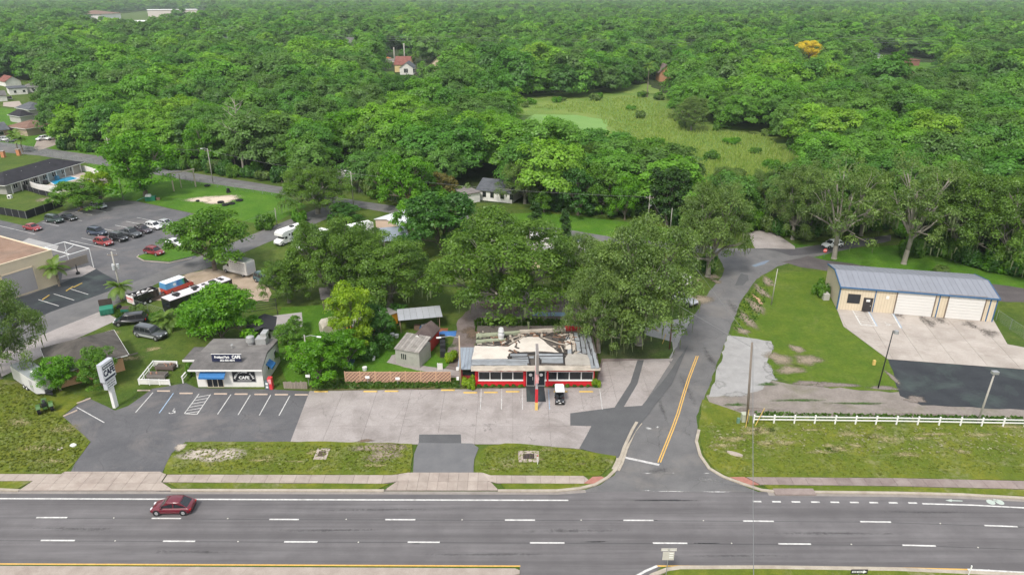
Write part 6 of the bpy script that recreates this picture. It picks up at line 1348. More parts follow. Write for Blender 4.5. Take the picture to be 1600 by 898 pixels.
# dump trailer
g=G(226,472); hd=ang((207,477),(246,463)); t=thing('dump_trailer',(g.x,g.y,.01),hd,'black dump trailer full of scrap with red lettering on its white tailgate','trailer')
DT=paint('trailerblack',(.012,.012,.015)); Lt=2.3
MB().box(-Lt,Lt,-1,1,.62,.72).build('floor',DT,t)
for sy in (1,-1): MB().box(-Lt,Lt,sy*1.0-.04,sy*1.0+.04,.721,2.0).build('side_panel',DT,t); wheel(t,-.6,sy*1.15,.36,.2,WFR); wheel(t,.35,sy*1.15,.36,.2,WFR); MB().box(-1.2,1.0,sy*1.15-.15,sy*1.15+.15,.76,.82).build('mudguard',DT,t)
for sy in (1,-1):
    for k in range(6): MB().box(-Lt+.2+k*.8,-Lt+.28+k*.8,sy*1.07-.03,sy*1.07+.03,.75,1.98).build('rib',DT,t)
MB().box(Lt-.04,Lt+.04,-1,1,.721,2.0).build('front_panel',DT,t)
tg=MB().box(-Lt-.06,-Lt+.04,-1.05,1.05,.65,2.0).build('tailgate',WFR,t); text('ROOFING',.62,M('sign_red',(.6,.03,.03),.6),tg,(-Lt-.062,0,1.45),(HP,0,-HP),sx=.72,bold=.02); MB().box(-Lt-.07,-Lt-.061,-.8,.8,.92,1.02).build('red_stripe',MATS['sign_red'],tg)
MB().loft([[(x,-w_,.55),(x,w_,.55),(x,w_,.68),(x,-w_,.68)] for x,w_ in ((Lt,.9),(Lt+1.6,.08))]).build('drawbar',DT,t)
m=MB(); r3=random.Random(9)
for k in range(40):
    x,y=r3.uniform(-1.9,1.9),r3.uniform(-.8,.8); a=r3.uniform(0,3); l,w_=r3.uniform(.15,.5),r3.uniform(.05,.25); c,s_=math.cos(a),math.sin(a); z=1.3+r3.uniform(0,.6); m.cur=r3.choice([0,0,1,2]); dz=r3.uniform(-.2,.2)
    m.add([(x+c*u-s_*v,y+s_*u+c*v,z+zz+dz*u) for zz in (0,.08) for u,v in ((-l,-w_),(l,-w_),(l,w_),(-l,w_))],[(4,5,6,7),(0,1,5,4),(1,2,6,5),(2,3,7,6),(3,0,4,7),(3,2,1,0)])
o=m.build('scrap',[WFR,M('scrap_grey',(.3,.28,.28),.8),DRK],None,(g.x,g.y,.01),hd); tag(o,'pale scrap heaped inside the black dump trailer','scrap',kind='stuff')
# white cargo trailer bottom left
g=G(57,604); hd=ang((38,586),(78,612)); t=thing('cargo_trailer',(g.x,g.y,.06),hd,'white enclosed cargo trailer with a grey roof and wedge nose on the front lawn','trailer')
CT_=M('trailer_white',(.62,.61,.60),.5,.06,1,dirt=.22); Lt=3.9
MB().loft([[(x,-w_,.45),(x,w_,.45),(x,w_,2.5),(x,-w_,2.5)] for x,w_ in ((-Lt,1.15),(Lt-.9,1.15),(Lt,.45))]).build('body',CT_,t)
MB().loft([[(x,-w_,2.501),(x,w_,2.501),(x,w_-.1,2.58),(x,-w_+.1,2.58)] for x,w_ in ((-Lt,1.17),(Lt-.9,1.17),(Lt,.47))]).build('roof',M('dull_grey_roof',(.25,.27,.27),.7,.2,1,dirt=.3),t)
MB().box(.4,1.4,-.35,.35,2.582,2.62).build('roof_patch',WFR,t)
for sy in (1,-1):
    for x in (-.7,.2): wheel(t,x,sy*1.12,.34,.2,WFR)
MB().box(1.6,2.5,-1.17,-1.152,.7,2.2).build('side_door',M('door_grey',(.40,.39,.40),.5),t); MB().box(Lt-.6,Lt+.03,-.4,.4,.46,1.0).build('nose_guard',M('dark_metal_sheet',(.16,.16,.17),.4,metal=.5),t)
MB().loft([[(x,-w_,.4),(x,w_,.4),(x,w_,.5),(x,-w_,.5)] for x,w_ in ((Lt-.3,.5),(Lt+1.2,.05))]).build('drawbar',PLA,t)
# green lawn tractor
g=G(72,641); hd=ang((70,626),(73,645)); t=thing('lawn_tractor',(g.x,g.y,.06),hd,'small green tractor hitched at the nose of the white cargo trailer','tractor')
TG=paint('tractorgreen',(.07,.15,.04)); m=MB(); m.loft([[(x,-w_,.55),(x,w_,.55),(x,w_*.9,z),(x,-w_*.9,z)] for x,w_,z in ((-1.5,.32,1.05),(-.2,.35,1.15),(-.1,.25,.8),(.8,.3,.8))]); m.build('hood',TG,t)
for sy in (1,-1):
    MB().loft([[(x,sy*.45,z),(x,sy*.95,z),(x,sy*.95,z+.06),(x,sy*.45,z+.06)] for x,z in ((0,.95),(.3,1.2),(.9,1.2),(1.2,.9))]).build('fender',TG,t); wheel(t,.6,sy*.72,.55,.4,M('rim_yellow',(.55,.42,.1),.5)); wheel(t,-1.15,sy*.55,.3,.2,MATS['rim_yellow'])
MB().box(.15,.65,-.3,.3,.85,1.0).build('seat',PLA,t); MB().box(.6,.72,-.3,.3,1.0,1.4).build('backrest',PLA,t); MB().tube((-.2,0,1.0),(-.02,0,1.35),.03).build('steering_column',PLA,t); MB().tube((-.05,0,1.33),(.0,0,1.37),.2,.2,12).build('steering_wheel',PLA,t)
# hidden caravans under the big oak
CW=M('caravan_white',(.70,.68,.64),.6,.06,1,dirt=.15); CY=M('caravan_cream',(.62,.52,.33),.6,.06)
for (x,y,a,c,l,s) in ((813,402,.3,CW,'white caravan roof glimpsed through the huge live oak, leftmost of the row',1),(846,384,-.3,CW,'white caravan behind the huge live oak nearest the back street',1),(838,420,.2,CY,'cream caravan under the right side of the huge live oak',1),(868,408,-.3,CW,'white caravan beneath the oak branches right of the cream one',1),(893,398,-.25,CW,'white caravan with a dark lean to, rightmost of the row',1),(1052,452,.3,CW,'white camper trailer glimpsed through the corner oak beside the silver pickup',1)):
    g=G(x,y); t=thing('caravan',(g.x,g.y,0),a,l,'caravan'); MB().loft([[(xx,-1.15,.5),(xx,1.15,.5),(xx,1.15,2.4*f),(xx,.9,2.65*f),(xx,-.9,2.65*f),(xx,-1.15,2.4*f)] for xx,f in ((-3.1,.8),(-2.7,1),(2.7,1),(3.1,.85))]).build('body',c,t)
    for xx in (-1.6,1.4): MB().box(xx-.5,xx+.5,-1.17,-1.13,1.3,1.95).build('window',GLASS,t)
    for sy in (1,-1): wheel(t,.2,sy*1.08,.33)
g=G(898,393); t=thing('dark_canopy',(g.x,g.y,0),-.2,'dark navy flat canopy beside the rightmost white caravan','canopy'); MB().box(-2,2,-1.5,1.5,2.4,2.5).build('roof',M('navy_sheet',(.03,.04,.08),.5),t)
for x in (-1.8,1.8):
    for y in (-1.3,1.3): MB().tube((x,y,0),(x,y,2.4),.05).build('post',PLA,t)
# ---------------- street furniture ----------------
WOOD=M('pole_wood',(.20,.165,.135),.95,.25,3); CONC=M('pole_concrete',(.36,.34,.30),.9,.12,2); STEEL=M('pole_steel',(.38,.38,.38),.45,.1,metal=.5); INS=M('insulator',(.5,.5,.5),.4)
def pole(px,py,ptop,label,mat=WOOD,r=.15,name='utility_pole',cat='pole',arm=True,trans=0,lean=0,hh=None,ph=None,light=0,lampdir=0):
    g=G(px,py); h=hh or HT(px,py,ptop); t=thing(name,(g.x,g.y,0),0,label,cat); m=MB(); m.smooth=True; m.tube((0,0,-.1),(lean,0,h),r,r*.7,10); m.build('shaft',mat,t)
    if arm:
        MB().box(lean-.9,lean+.9,-.06,.06,h-.7,h-.58).build('crossarm',WOOD,t)
        for x in (-.8,0,.8): MB().tube((lean+x,0,h-.58),(lean+x,0,h-.35),.05,.035,6).build('insulator',INS,t)
    for k in range(trans):
        a=k*2.1+.5; x,y=.45*math.cos(a),.45*math.sin(a); MB().tube((x,y,h*.72-.6),(x,y,h*.72+.25),.24,.24,12).build('transformer',M('transformer_grey',(.45,.46,.46),.5),t)
    if light:
        c,s_=math.cos(lampdir),math.sin(lampdir); MB().path([(lean,0,h-.3),(lean+c*light*.5,s_*light*.5,h+.05),(lean+c*light,s_*light,h)],[.045,.04,.035],6).build('lamp_arm',STEEL,t)
        o=MB().loft([[(u,-.12*f,-.05),(u,.12*f,-.05),(u,.08*f,.07),(u,-.08*f,.07)] for u,f in ((0,.7),(.25,1.2),(.65,.7))]).build('lamp_head',M('lamp_white',(.68,.68,.66),.4),t,(lean+c*light,s_*light,h-.02),lampdir)
    return t
pole(1167,662,535,'tall grey wooden utility pole at the left end of the white rail fence',WOOD,.16,arm=False,lean=-.85)
pole(192,470,393,'tall utility pole with transformers at the street corner by the black dump trailer',CONC,.17,trans=3)
t=pole(1527,662,582,'leaning wooden light pole standing just behind the right part of the rail fence',CONC,.14,'light_pole',arm=False,lean=.25)
MB().box(-.1,.65,-.25,.25,HT(1527,662,582)-.15,HT(1527,662,582)+.2).build('lamp_head',STEEL,t)
t=pole(1372,606,516,'dark steel light pole with a round lamp at the edge of the concrete apron',PLA,.09,'light_pole',arm=False,lean=.25)
hh=HT(1372,606,516); MB().tube((.7,0,hh-.45),(.7,0,hh-.05),.34,.28,12).build('lamp_head',STEEL,t); MB().tube((.25,0,hh-.2),(.7,0,hh-.2),.04).build('lamp_arm',STEEL,t)
o=pole(1205,476,420,'thin pale pole standing on the mown corner lawn',CONC,.09,'thin_pole',arm=False,lean=.15)
pole(1046,545,499,'dark brown wooden stub pole beside the lawn right of the corner oak',M('rusty_post',(.14,.07,.045),.9),.13,'stub_pole',arm=False)
pole(1012,352,305,'utility pole with a transformer behind the middle lawn',CONC,.13,trans=1)
pole(1047,362,325,'thin bare pole right of the cedar trees',CONC,.10,'thin_pole',arm=False)
pole(553,325,268,'concrete street pole with a lamp by the road junction',CONC,.13,light=1.5,lampdir=2.6)
pole(333,286,232,'concrete street pole with a lamp beyond the swing frame',CONC,.14,light=1.3,lampdir=3.2)
pole(193,313,256,'light pole at the far corner of the school parking lot',CONC,.14,light=.9,lampdir=3.3)
pole(177,262,215,'street pole hidden at the woods edge behind the big round tree',CONC,.14)
pole(433,352,325,'short street pole beside the diagonal street',CONC,.1,'thin_pole',arm=False)
for x,b,tp,l in ((1322 if False else 432,88,66,'far white utility pole left of centre in the woods'),(633,100,72,'far utility pole behind the red roofed house'),(617,98,78,'far utility pole left of the red roofed house'),(724,98,70,'far utility pole right of the maroon roofed house'),(373,78,58,'far utility pole at the bare dirt clearing'),(1320,98,74,'far utility pole at the upper right')):
    pole(x,b+6,tp-4,l,CONC,.5)
t=pole(720,604,524,'wooden light pole with a street lamp at the left corner of the red diner',M('tan_pole',(.42,.33,.24),.9,.15,2),.13,'light_pole',arm=False,light=2.4,lampdir=3.35)
for k,z in enumerate((2.6,1.1)): MB().box(-.55,-.2,-.1,.12,z,z+.42).build('flood_light',WFR,t)
t=pole(484,592,523,'street lamp on a grey post rising out of the bright green bush',CONC,.11,'street_lamp',arm=False,light=1.9,lampdir=-.25)
# wires
def wire(pts,label,r=.022,sag=.8):
    m=MB(); n=8
    for a,b in zip(pts,pts[1:]):
        a,b=Vector(a),Vector(b); q=[a.lerp(b,k/n)-Vector((0,0,sag*4*(k/n)*(1-k/n))) for k in range(n+1)]
        for i in range(n): m.tube(q[i],q[i+1],r,r,4,cap=False)
    o=m.build('overhead_wire',M('wire_grey',(.20,.20,.20),.5),None,fix=False); tag(o,label,'wire')
g1=G(1167,662)-Vector((.85,0,0)); h1=HT(1167,662,535); wire([(g1.x+.1,g1.y-.1,h1-.2),(11.5,20,12.0)],'overhead service wire running from the tall grey pole across the highway',.03,.5)
g2=G(1046,545); wire([(g1.x,g1.y,h1-.6),(g2.x-12,g2.y+25,9)],'dark wire sloping from the tall grey pole across the side street',.028,.6)
for (xa,ya,ta),(xb,yb,tb),l in (((177,262,215),(333,286,232),'wire between the street poles behind the school field'),((333,286,232),(553,325,268),'wire along the back street towards the road junction'),((553,325,268),(1012,352,305),'wire along the back street across the middle lawn'),((192,470,393),(433,352,325),'wire along the diagonal street'),((1012,352,305),(1167,662,540),'wire from the middle lawn pole to the tall grey pole')):
    A,B=G(xa,ya),G(xb,yb); wire([(A.x,A.y,HT(xa,ya,ta)-.4),(B.x,B.y,HT(xb,yb,tb)-.4)],l,.02,1.0)
for k,(za,zb) in enumerate(((0,0),(1.5,1.5),(3,3))):
    A=G(370,80); B=G(724,104); C_=G(1320,104); wire([(A.x-300,A.y,17+za),(A.x,A.y,17+za),(B.x,B.y,17+zb),(C_.x,C_.y,17+zb),(C_.x+300,C_.y,17+zb)],['lowest','middle','highest'][k]+' of the far overhead power lines crossing the woods',.06,2)
# cafe pole sign
gp=G(181,636); t=thing('pole_sign',(gp.x,gp.y,.05),math.radians(82),'tall cafe pole sign with a cabinet above a letter board on a white post','sign')
hs=6.75; CAB=M('cabinet_grey',(.45,.46,.50),.5); 
MB().box(-.32,.32,-.2,.2,0,hs-3.6).build('post',WFR,t)
cb=MB().box(-1.45,1.45,-.32,.32,hs-2.5,hs).build('cabinet',CAB,t)
fb=MB().box(-1.38,1.38,-.335,-.321,hs-2.42,hs-.08).build('sign_face',SGW,cb)
MB().box(-1.3,1.3,-.345,-.336,hs-.78,hs-.28).build('name_band',MATS['sign_navy'],cb); text('FRUITLAND PARK',.3,SGW,cb,(0,-.35,hs-.53),(HP,0,0),sx=.95,bold=.01)
text('CAFE',1.15,MATS['sign_navy'],cb,(0,-.345,hs-1.4),(HP,0,0),bold=.05); MB().box(-1.3,1.3,-.345,-.336,hs-2.35,hs-2.08).build('lower_band',MATS['sign_navy'],cb)
lb=MB().box(-1.15,1.15,-.26,.26,hs-3.7,hs-2.52).build('letter_board',CAB,t); MB().box(-1.08,1.08,-.275,-.261,hs-3.64,hs-2.56).build('board_face',SGW,lb)
m=MB(); r3=random.Random(12)
for k in range(3):
    x=-.95
    while x<.85:
        l=r3.uniform(.08,.16); m.box(x,x+l,-.285,-.276,hs-2.85-k*.33,hs-2.85-k*.33+.2); x+=l+r3.uniform(.05,.16)
o=m.build('board_letters',SGN,lb); o['kind']='stuff'
cb.scale.x=.76; lb.scale.x=.76
# diner pole sign seen edge-on
gp=G(838,640); t=thing('diner_pole_sign',(gp.x,gp.y,.06),0,'tall narrow pole sign seen edge on before the diner door, yellow foot, red shaft','sign')
hs=HT(838,640,546); YP=M('sign_yellow',(.65,.45,.14),.7,.1,2,dirt=.2); RP=M('sign_red2',(.50,.03,.04),.6,.1,2)
h1,h2=HT(838,640,628),HT(838,640,614); h3=HT(838,640,602); h4=HT(838,640,583)
MB().box(-.19,.19,-.19,.19,0,h1).build('foot',YP,t); MB().box(-.185,.185,-.185,.185,h1,h3-.5).build('shaft',RP,t); MB().box(-.16,.16,-.16,.16,h3-.5,h4).build('upper_shaft',M('pole_grey2',(.36,.33,.34),.7),t)
MB().box(-.20,.20,-.9,.9,h4-1.0,h4+.6).build('flag_panel',M('faded_pink',(.62,.30,.30),.7,.2,3),t)
MB().box(-.17,.17,-1.5,1.5,h4+.62,hs).build('cabinet',M('grey_cabinet2',(.22,.195,.185),.6,.15,2,dirt=.3),t)
for sx in (-1,1): MB().box(sx*.174-.004,sx*.174+.004,-1.4,1.4,h4+.72,hs-.1).build('sign_face',SILL,t)
# highway signs at the bottom
def post_sign(px,py,ptop,label,build,name='road_sign',mat=STEEL,z=.1,r=.04,cat='sign'):
    g=G(px,py); h=HT(px,py,ptop); t=thing(name,(g.x,g.y,z),0,label,cat); MB().tube((0,0,0),(0,0,h),r,r,8).build('post',mat,t); build(t,h); return t
SBK=M('sign_back',(.50,.47,.42),.6,.05)
def b1(t,h):
    for sx,l in ((-1,.62),(1,.62)): o=MB().box(.04*sx if sx>0 else -.7,.7 if sx>0 else -.04,-.05,-.02,h-.3,h).build('street_name_blade',SBK,t); MB().box(.1 if sx>0 else -.65,.65 if sx>0 else -.1,-.058,-.051,h-.2,h-.15).build('blade_line',SGW,o)
    MB().box(-.52,.52,-.05,-.02,h-1.35,h-.4).build('sign_panel',SBK,t)
    for k in range(3): MB().box(.08,.45,-.058,-.051,h-.6-k*.25,h-.52-k*.25).build('sign_line',SGW,t)
post_sign(1040,905,857,'sign post on the median tip showing the pale backs of two street name blades',b1)
def b2(t,h):
    p=MB().box(-.75,.75,-.04,-.01,h-.5,h).build('sign_panel',SGN,t); t.rotation_euler.z=0
    MB().add([(-.66,-.05,h-.36),(.35,-.05,h-.36),(.35,-.05,h-.44),(.68,-.05,h-.25),(.35,-.05,h-.06),(.35,-.05,h-.14),(-.66,-.05,h-.14)],[tuple(range(7))]).build('arrow',SGW,p); text('ONE WAY',.2,SGN,p,(-.15,-.06,h-.25),(HP,0,0))
post_sign(1336,918,890,'black one way sign with a white arrow on the median grass',b2)
post_sign(1511,905,884,'slim white delineator post at the end of the median',lambda t,h: MB().box(-.05,.05,-.06,-.03,h-.35,h).build('reflector',SGW,t),name='delineator_post',mat=WP,cat='post')
def stopb(t,h):
    o=MB(); o.prism([(.42*math.cos(a),.42*math.sin(a)) for a in [math.pi/8+k*math.pi/4 for k in range(8)]],0,.03); o=o.build('sign_panel',M('stop_red',(.65,.06,.05),.5),t,(0,-.05,h-.4)); o.rotation_euler.x=HP
    text('STOP',.28,SGW,o,(0,0,.04),(0,0,0),bold=.01)
post_sign(1287,404,389,'red stop sign on a green post at the street junction',stopb,name='stop_sign',mat=M('green_post',(.10,.25,.14),.6))
for x,y,tp,l in ((483,604,586,'small sign on a post at the left end of the planting strip'),(575,600,588,'small white sign before the middle of the lattice fence'),(622,602,590,'small white sign at the right part of the planting strip')):
    post_sign(x,y,tp,l,lambda t,h: MB().box(-.3,.3,-.04,-.01,h-.4,h).build('sign_panel',SGW,t),name='yard_sign')
# storm drains
for x,y,l,w_ in ((503,710,'square storm drain with a dark grate in the front lawn under the cafe lot',1.5),(826,714,'wide storm drain with a dark grate in the lawn right of the centre driveway',2.4)):
    g=G(x,y); t=thing('storm_drain',(g.x,g.y,.10),0,l,'storm drain'); a=w_/2; MB().box(-a,a,-1.05,1.05,-.02,.04).build('collar',SIDEW,t)
    MB().box(-a*.55,a*.55,-.5,.5,.041,.05).build('grate_pit',SGN,t)
    for k in range(8): x0=-a*.52+k*a*1.04/7; MB().box(x0-.03,x0+.03,-.48,.48,.052,.075).build('grate_bar',M('rusty_iron',(.12,.08,.06),.8),t)
post_sign(840,726,712,'thin white marker post with a red tip beside the wide storm drain',lambda t,h: MB().tube((0,0,h-.15),(0,0,h+.02),.05).build('tip',TLT,t),name='marker_post',mat=WP,cat='post')
g=G(1163,658); t=thing('utility_cabinet',(g.x,g.y,.07),0,'pale green utility cabinet at the foot of the tall grey pole','utility cabinet'); MB().box(-.42,.42,-.35,.35,0,1.05).build('body',M('cabinet_green',(.42,.44,.34),.6),t); MB().box(-.46,.46,-.39,.39,1.051,1.12).build('lid',M('cabinet_green',(.42,.44,.34),.6),t)
for x,y,l in ((1153,661,'small green pedestal box left of the utility cabinet'),(1365,570,'short yellow marker box at the foot of the dark light pole')):
    g=G(x,y); MB().box(-.17,.17,-.15,.15,0,.75).build('pedestal_box',M('pedestal_green',(.12,.22,.16),.6) if x<1200 else YP,None,(g.x,g.y,.03)); tag(bpy.data.objects[-1] if False else COL.objects[-1],l,'utility box')
g=G(1241,769); o=MB().box(-2.2,2.2,-.5,.5,-.05,.06).build('drain_inlet_lid',SIDEW2,None,(g.x,g.y,.1)); tag(o,'concrete kerb inlet lid on the verge right of the side street','drain inlet')
# yellow guy guards
for a,b,l in (((1180,665),(1190,638),'yellow guy wire guard leaning right of the tall grey pole'),((1165,668),(1166,640),'yellow guy wire guard beside the utility cabinet'),((1035,537),(1039,522),'yellow guy wire guard beside the brown stub pole')):
    A=G(*a); h=HT(*a,b[1]); o=MB().tube((0,0,0),((b[0]-a[0])/PM(a[1]),0,h),.05,.05,6).build('guy_guard',YP,None,(A.x,A.y,.03)); tag(o,l,'guy guard')
# white rail fence
g0=G(1177,662); g1=G(1760,668); t=thing('rail_fence',(g0.x,g0.y,.07),0,'long white two rail fence dividing the roadside lawn from the dirt track','fence')
pts_=[(1177,661),(1400,663.5),(1600,667),(1900,677)]; VW_=M('vinyl_white',(.78,.77,.75),.5,.03)
pos_=[]
for a,b in zip(pts_,pts_[1:]):
    A,B=G(*a),G(*b); n=max(1,int(round((B-A).length/2.42)))
    pos_+= [A.lerp(B,k/n) for k in range(n)]
pos_.append(G(*pts_[-1]))
for k,p in enumerate(pos_):
    q=p-g0; MB().box(-.07,.07,-.07,.07,0,1.15).build('post',VW_,t,(q.x,q.y,0),fix=False); MB().box(-.09,.09,-.09,.09,1.151,1.19).build('post_cap',VW_,COL.objects[-1] if False else t,(q.x,q.y,0),fix=False)
    if k<len(pos_)-1:
        r=pos_[k+1]-p
        for z in (.45,.88): MB().box(.07,r.length-.07,-.025,.025,z,z+.15).build('rail',VW_,t,(q.x,q.y,0),math.atan2(r.y,r.x),fix=False)
# lattice fence
LAT=M('lattice_wood',(.52,.33,.22),.85,.15,2); LATP=M('lattice_pink',(.30,.185,.14),.9,.12,1)
pl=[(540,598),(705,598)]; A,B=G(*pl[0]),G(*pl[1]); t=thing('lattice_fence',(A.x,A.y,.03),0,'faded wooden lattice fence in front of the garden lawn, left of the diner','fence'); Ln=(B-A).length; n=7; hh=1.75
for k in range(n):
    x0=k*Ln/n; w_=Ln/n; pa=MB(); pa.box(.04,w_-.04,-.02,.02,hh-.07,hh); pa.box(.04,w_-.04,-.02,.02,.03,.1); pa.box(0.04,.1,-.02,.02,.1,hh-.07); pa.box(w_-.1,w_-.04,-.02,.02,.1,hh-.07); pa=pa.build('panel',LAT,t,(x0,0,0))
    MB().box(.1,w_-.1,.035,.05,.1,hh-.07).build('backing',LATP,pa)
    for sg,y in ((1,-.012),(-1,.012)):
        m=MB(); s_=-hh
        while s_<w_:
            a0,b0=s_,s_+hh-.17; u0=max(.1,a0); u1=min(w_-.1,b0)
            if u1>u0+.05:
                z0_,z1_=(.1+(u0-a0),.1+(u1-a0)) if sg>0 else (hh-.07-(u0-a0),hh-.07-(u1-a0)); m.tube((u0,y,z0_),(u1,y,z1_),.06 if sg>0 else .03,.06 if sg>0 else .03,4)
            s_+=.52
        o=m.build('lattice_strips',LAT,pa); o['kind']='stuff'
    MB().box(-.05,.05,-.05,.05,0,hh+.08).build('post',LAT,t,(x0,0,0))
# wooden fence piece and small picket pen
g=G(462,607); t=thing('wooden_fence',(g.x-1.6,g.y,.03),-.04,'short weathered grey board fence right of the cafe','fence'); r3=random.Random(3)
for k in range(14): MB().box(k*.235,k*.235+.2,-.02,.02,0,1.15+r3.uniform(-.15,.05)).build('board',M('grey_board',(.30,.25,.21),.95,.2,3,objvar=.25),t,fix=False)
for z in (.3,.85): MB().box(0,3.3,.021,.06,z,z+.09).build('rail',MATS['grey_board'],t)
pen=[(218,601),(241,572),(278,573)]; g0=G(*pen[0]); t=thing('garden_pen_fence',(g0.x,g0.y,.02),0,'low white fence round the weedy planters left of the cafe','fence')
for a,b in ((pen[0],pen[1]),(pen[1],pen[2]),(pen[2],(277.5,577)),(pen[0],(266,602))):
    A,B=G(*a),G(*b); r=B-A; q=A-g0; rz_=math.atan2(r.y,r.x); low=(b==(266,602))
    MB().box(0,r.length,-.06,.06,.82,.9).build('top_rail',VW_,t,(q.x,q.y,0),rz_); 
    MB().box(.05,r.length-.05,-.03,.03,.1,.815).build('panel',WALLW if low or b==pen[2] else MATS['galvanised_metal'] if False else WALLW,t,(q.x,q.y,0),rz_) if (low or b==pen[2]) else MB().box(0,r.length,-.04,.04,.35,.43).build('rail',VW_,t,(q.x,q.y,0),rz_)
    for k in range(int(r.length/1.4)+1): p=q+r*(k/(int(r.length/1.4)+.001) if r.length>1.4 else 0); MB().box(-.06,.06,-.06,.06,0,.95).build('post',VW_,t,(min(p.x,q.x+r.x) if r.x>0 else p.x,p.y,0),rz_)
for x,y,l,c in ((260,577,'wooden planter full of dark soil and debris at the back of the white pen',(.13,.10,.09)),(247,590,'grey wooden planter bench in the middle of the white pen',(.20,.18,.17))):
    g=G(x,y); t=thing('planter_box',(g.x,g.y,.02),-.02,l,'planter'); pm=M('planter_'+str(x) if False else ('planter_dark' if x>255 else 'planter_grey'),c,.9,.2)
    MB().box(-1.3,1.3,-.6,.6,.25,.7).build('box',pm,t); MB().box(-1.2,1.2,-.5,.5,.702,.74).build('soil',DRK,t)
    for xx in (-1.15,1.15):
        for yy in (-.45,.45): MB().box(xx-.06,xx+.06,yy-.06,yy+.06,0,.25).build('leg',pm,t)
    for k in range(8 if x>255 else 3):
        MB().loft([[(a-.1,b-.1,.74),(a+.1,b-.1,.74),(a+.1,b+.1,.74),(a-.1,b+.1,.74)],[(a-.05,b-.05,.74+hh_),(a+.05,b-.05,.74+hh_),(a+.05,b+.05,.74+hh_),(a-.05,b+.05,.74+hh_)]] if False else [[(a-.1,b-.1,.741),(a+.1,b-.1,.741),(a+.1,b+.1,.741),(a-.1,b+.1,.741)],[(a-.06,b-.06,.741+hh_),(a+.06,b-.06,.741+hh_),(a+.06,b+.06,.741+hh_),(a-.06,b+.06,.741+hh_)]]) .build('pot',M('pot_clay',(.35,.2,.14),.8),t) if (lambda:0) and [globals().__setitem__('a',r3.uniform(-1,1)),globals().__setitem__('b',r3.uniform(-.4,.4)),globals().__setitem__('hh_',r3.uniform(.1,.3))] else None
# vending machine and freezer right of the cafe
g=G(424,607); t=thing('drinks_machine',(g.x,g.y,.03),-.05,'narrow red drinks machine at the right front corner of the cafe','vending machine'); MB().box(-.3,.3,-.3,.3,0,1.75).build('cabinet',M('machine_red',(.58,.05,.06),.4),t); MB().box(-.22,.22,-.315,-.301,.9,1.6).build('panel',M('machine_pink',(.7,.35,.35),.4),t)
g=G(419.3,607); t=thing('ice_freezer',(g.x,g.y,.03),-.05,'small grey box with white notices between the cafe and the red machine','cabinet'); MB().box(-.3,.28,-.3,.3,0,1.2).build('cabinet',M('box_greyblue',(.10,.13,.15),.6),t)
for z in (.25,.75): MB().box(-.16,.16,-.315,-.301,z,z+.3).build('notice',SGW,t)
# dumpsters and bins
def dumpster(px,py,rz,label,s=1.0,lid=True,name='dumpster',c=(.03,.20,.13)):
    g=G(px,py); t=thing(name,(g.x,g.y,.01),rz,label,'dumpster'); DG=M('dumpster_green',c,.6,.15,2,dirt=.25); w,d,h=1.0*s,.7*s,1.3*s
    MB().loft([[(-w,-d,.12),(w,-d,.12),(w,d,.12),(-w,d,.12)],[(-w,-d-.12*s,h*.85),(w,-d-.12*s,h*.85),(w,d+.05,h),(-w,d+.05,h)]]).build('body',DG,t)
    for k in range(4): MB().box(-w+.15*s+k*.55*s,-w+.23*s+k*.55*s,-d-.17*s,-d-.02,.2,h*.8).build('rib',DG,t)
    o=MB().loft([[(-w,-d-.1*s,h*.86),(w,-d-.1*s,h*.86),(w,d+.05,h+.01),(-w,d+.05,h+.01)],[(-w,-d-.1*s,h*.89),(w,-d-.1*s,h*.89),(w,d+.05,h+.05),(-w,d+.05,h+.05)]]) if not lid else MB().box(-w,w,d,d+.06,h,h+1.1*s)
    o=o.build('lid',M('lid_brown',(.07,.05,.045),.7),t)
    for x in (-w+.2,w-.2):
        for y in (-d+.15,d-.15): MB().tube((x-.04,y,.08),(x+.04,y,.08),.08,.08,8).build('caster',PLA,t)
    return t
dumpster(168,490,ang((160,492),(178,489)),'green dumpster with its brown lid thrown open at the end of the concrete drive')
dumpster(198,488,.1,'smaller green bin among weeds right of the open dumpster',.7,False,'waste_bin')
g=G(187,483); MB().tube((0,-.2,.42),(0,.2,.42),.42,.42,14).build('loose_tyre',TYRE,None,(g.x,g.y,0),.5); tag(COL.objects[-1],'black loose tyre standing between the dumpster and the green bin','tyre')
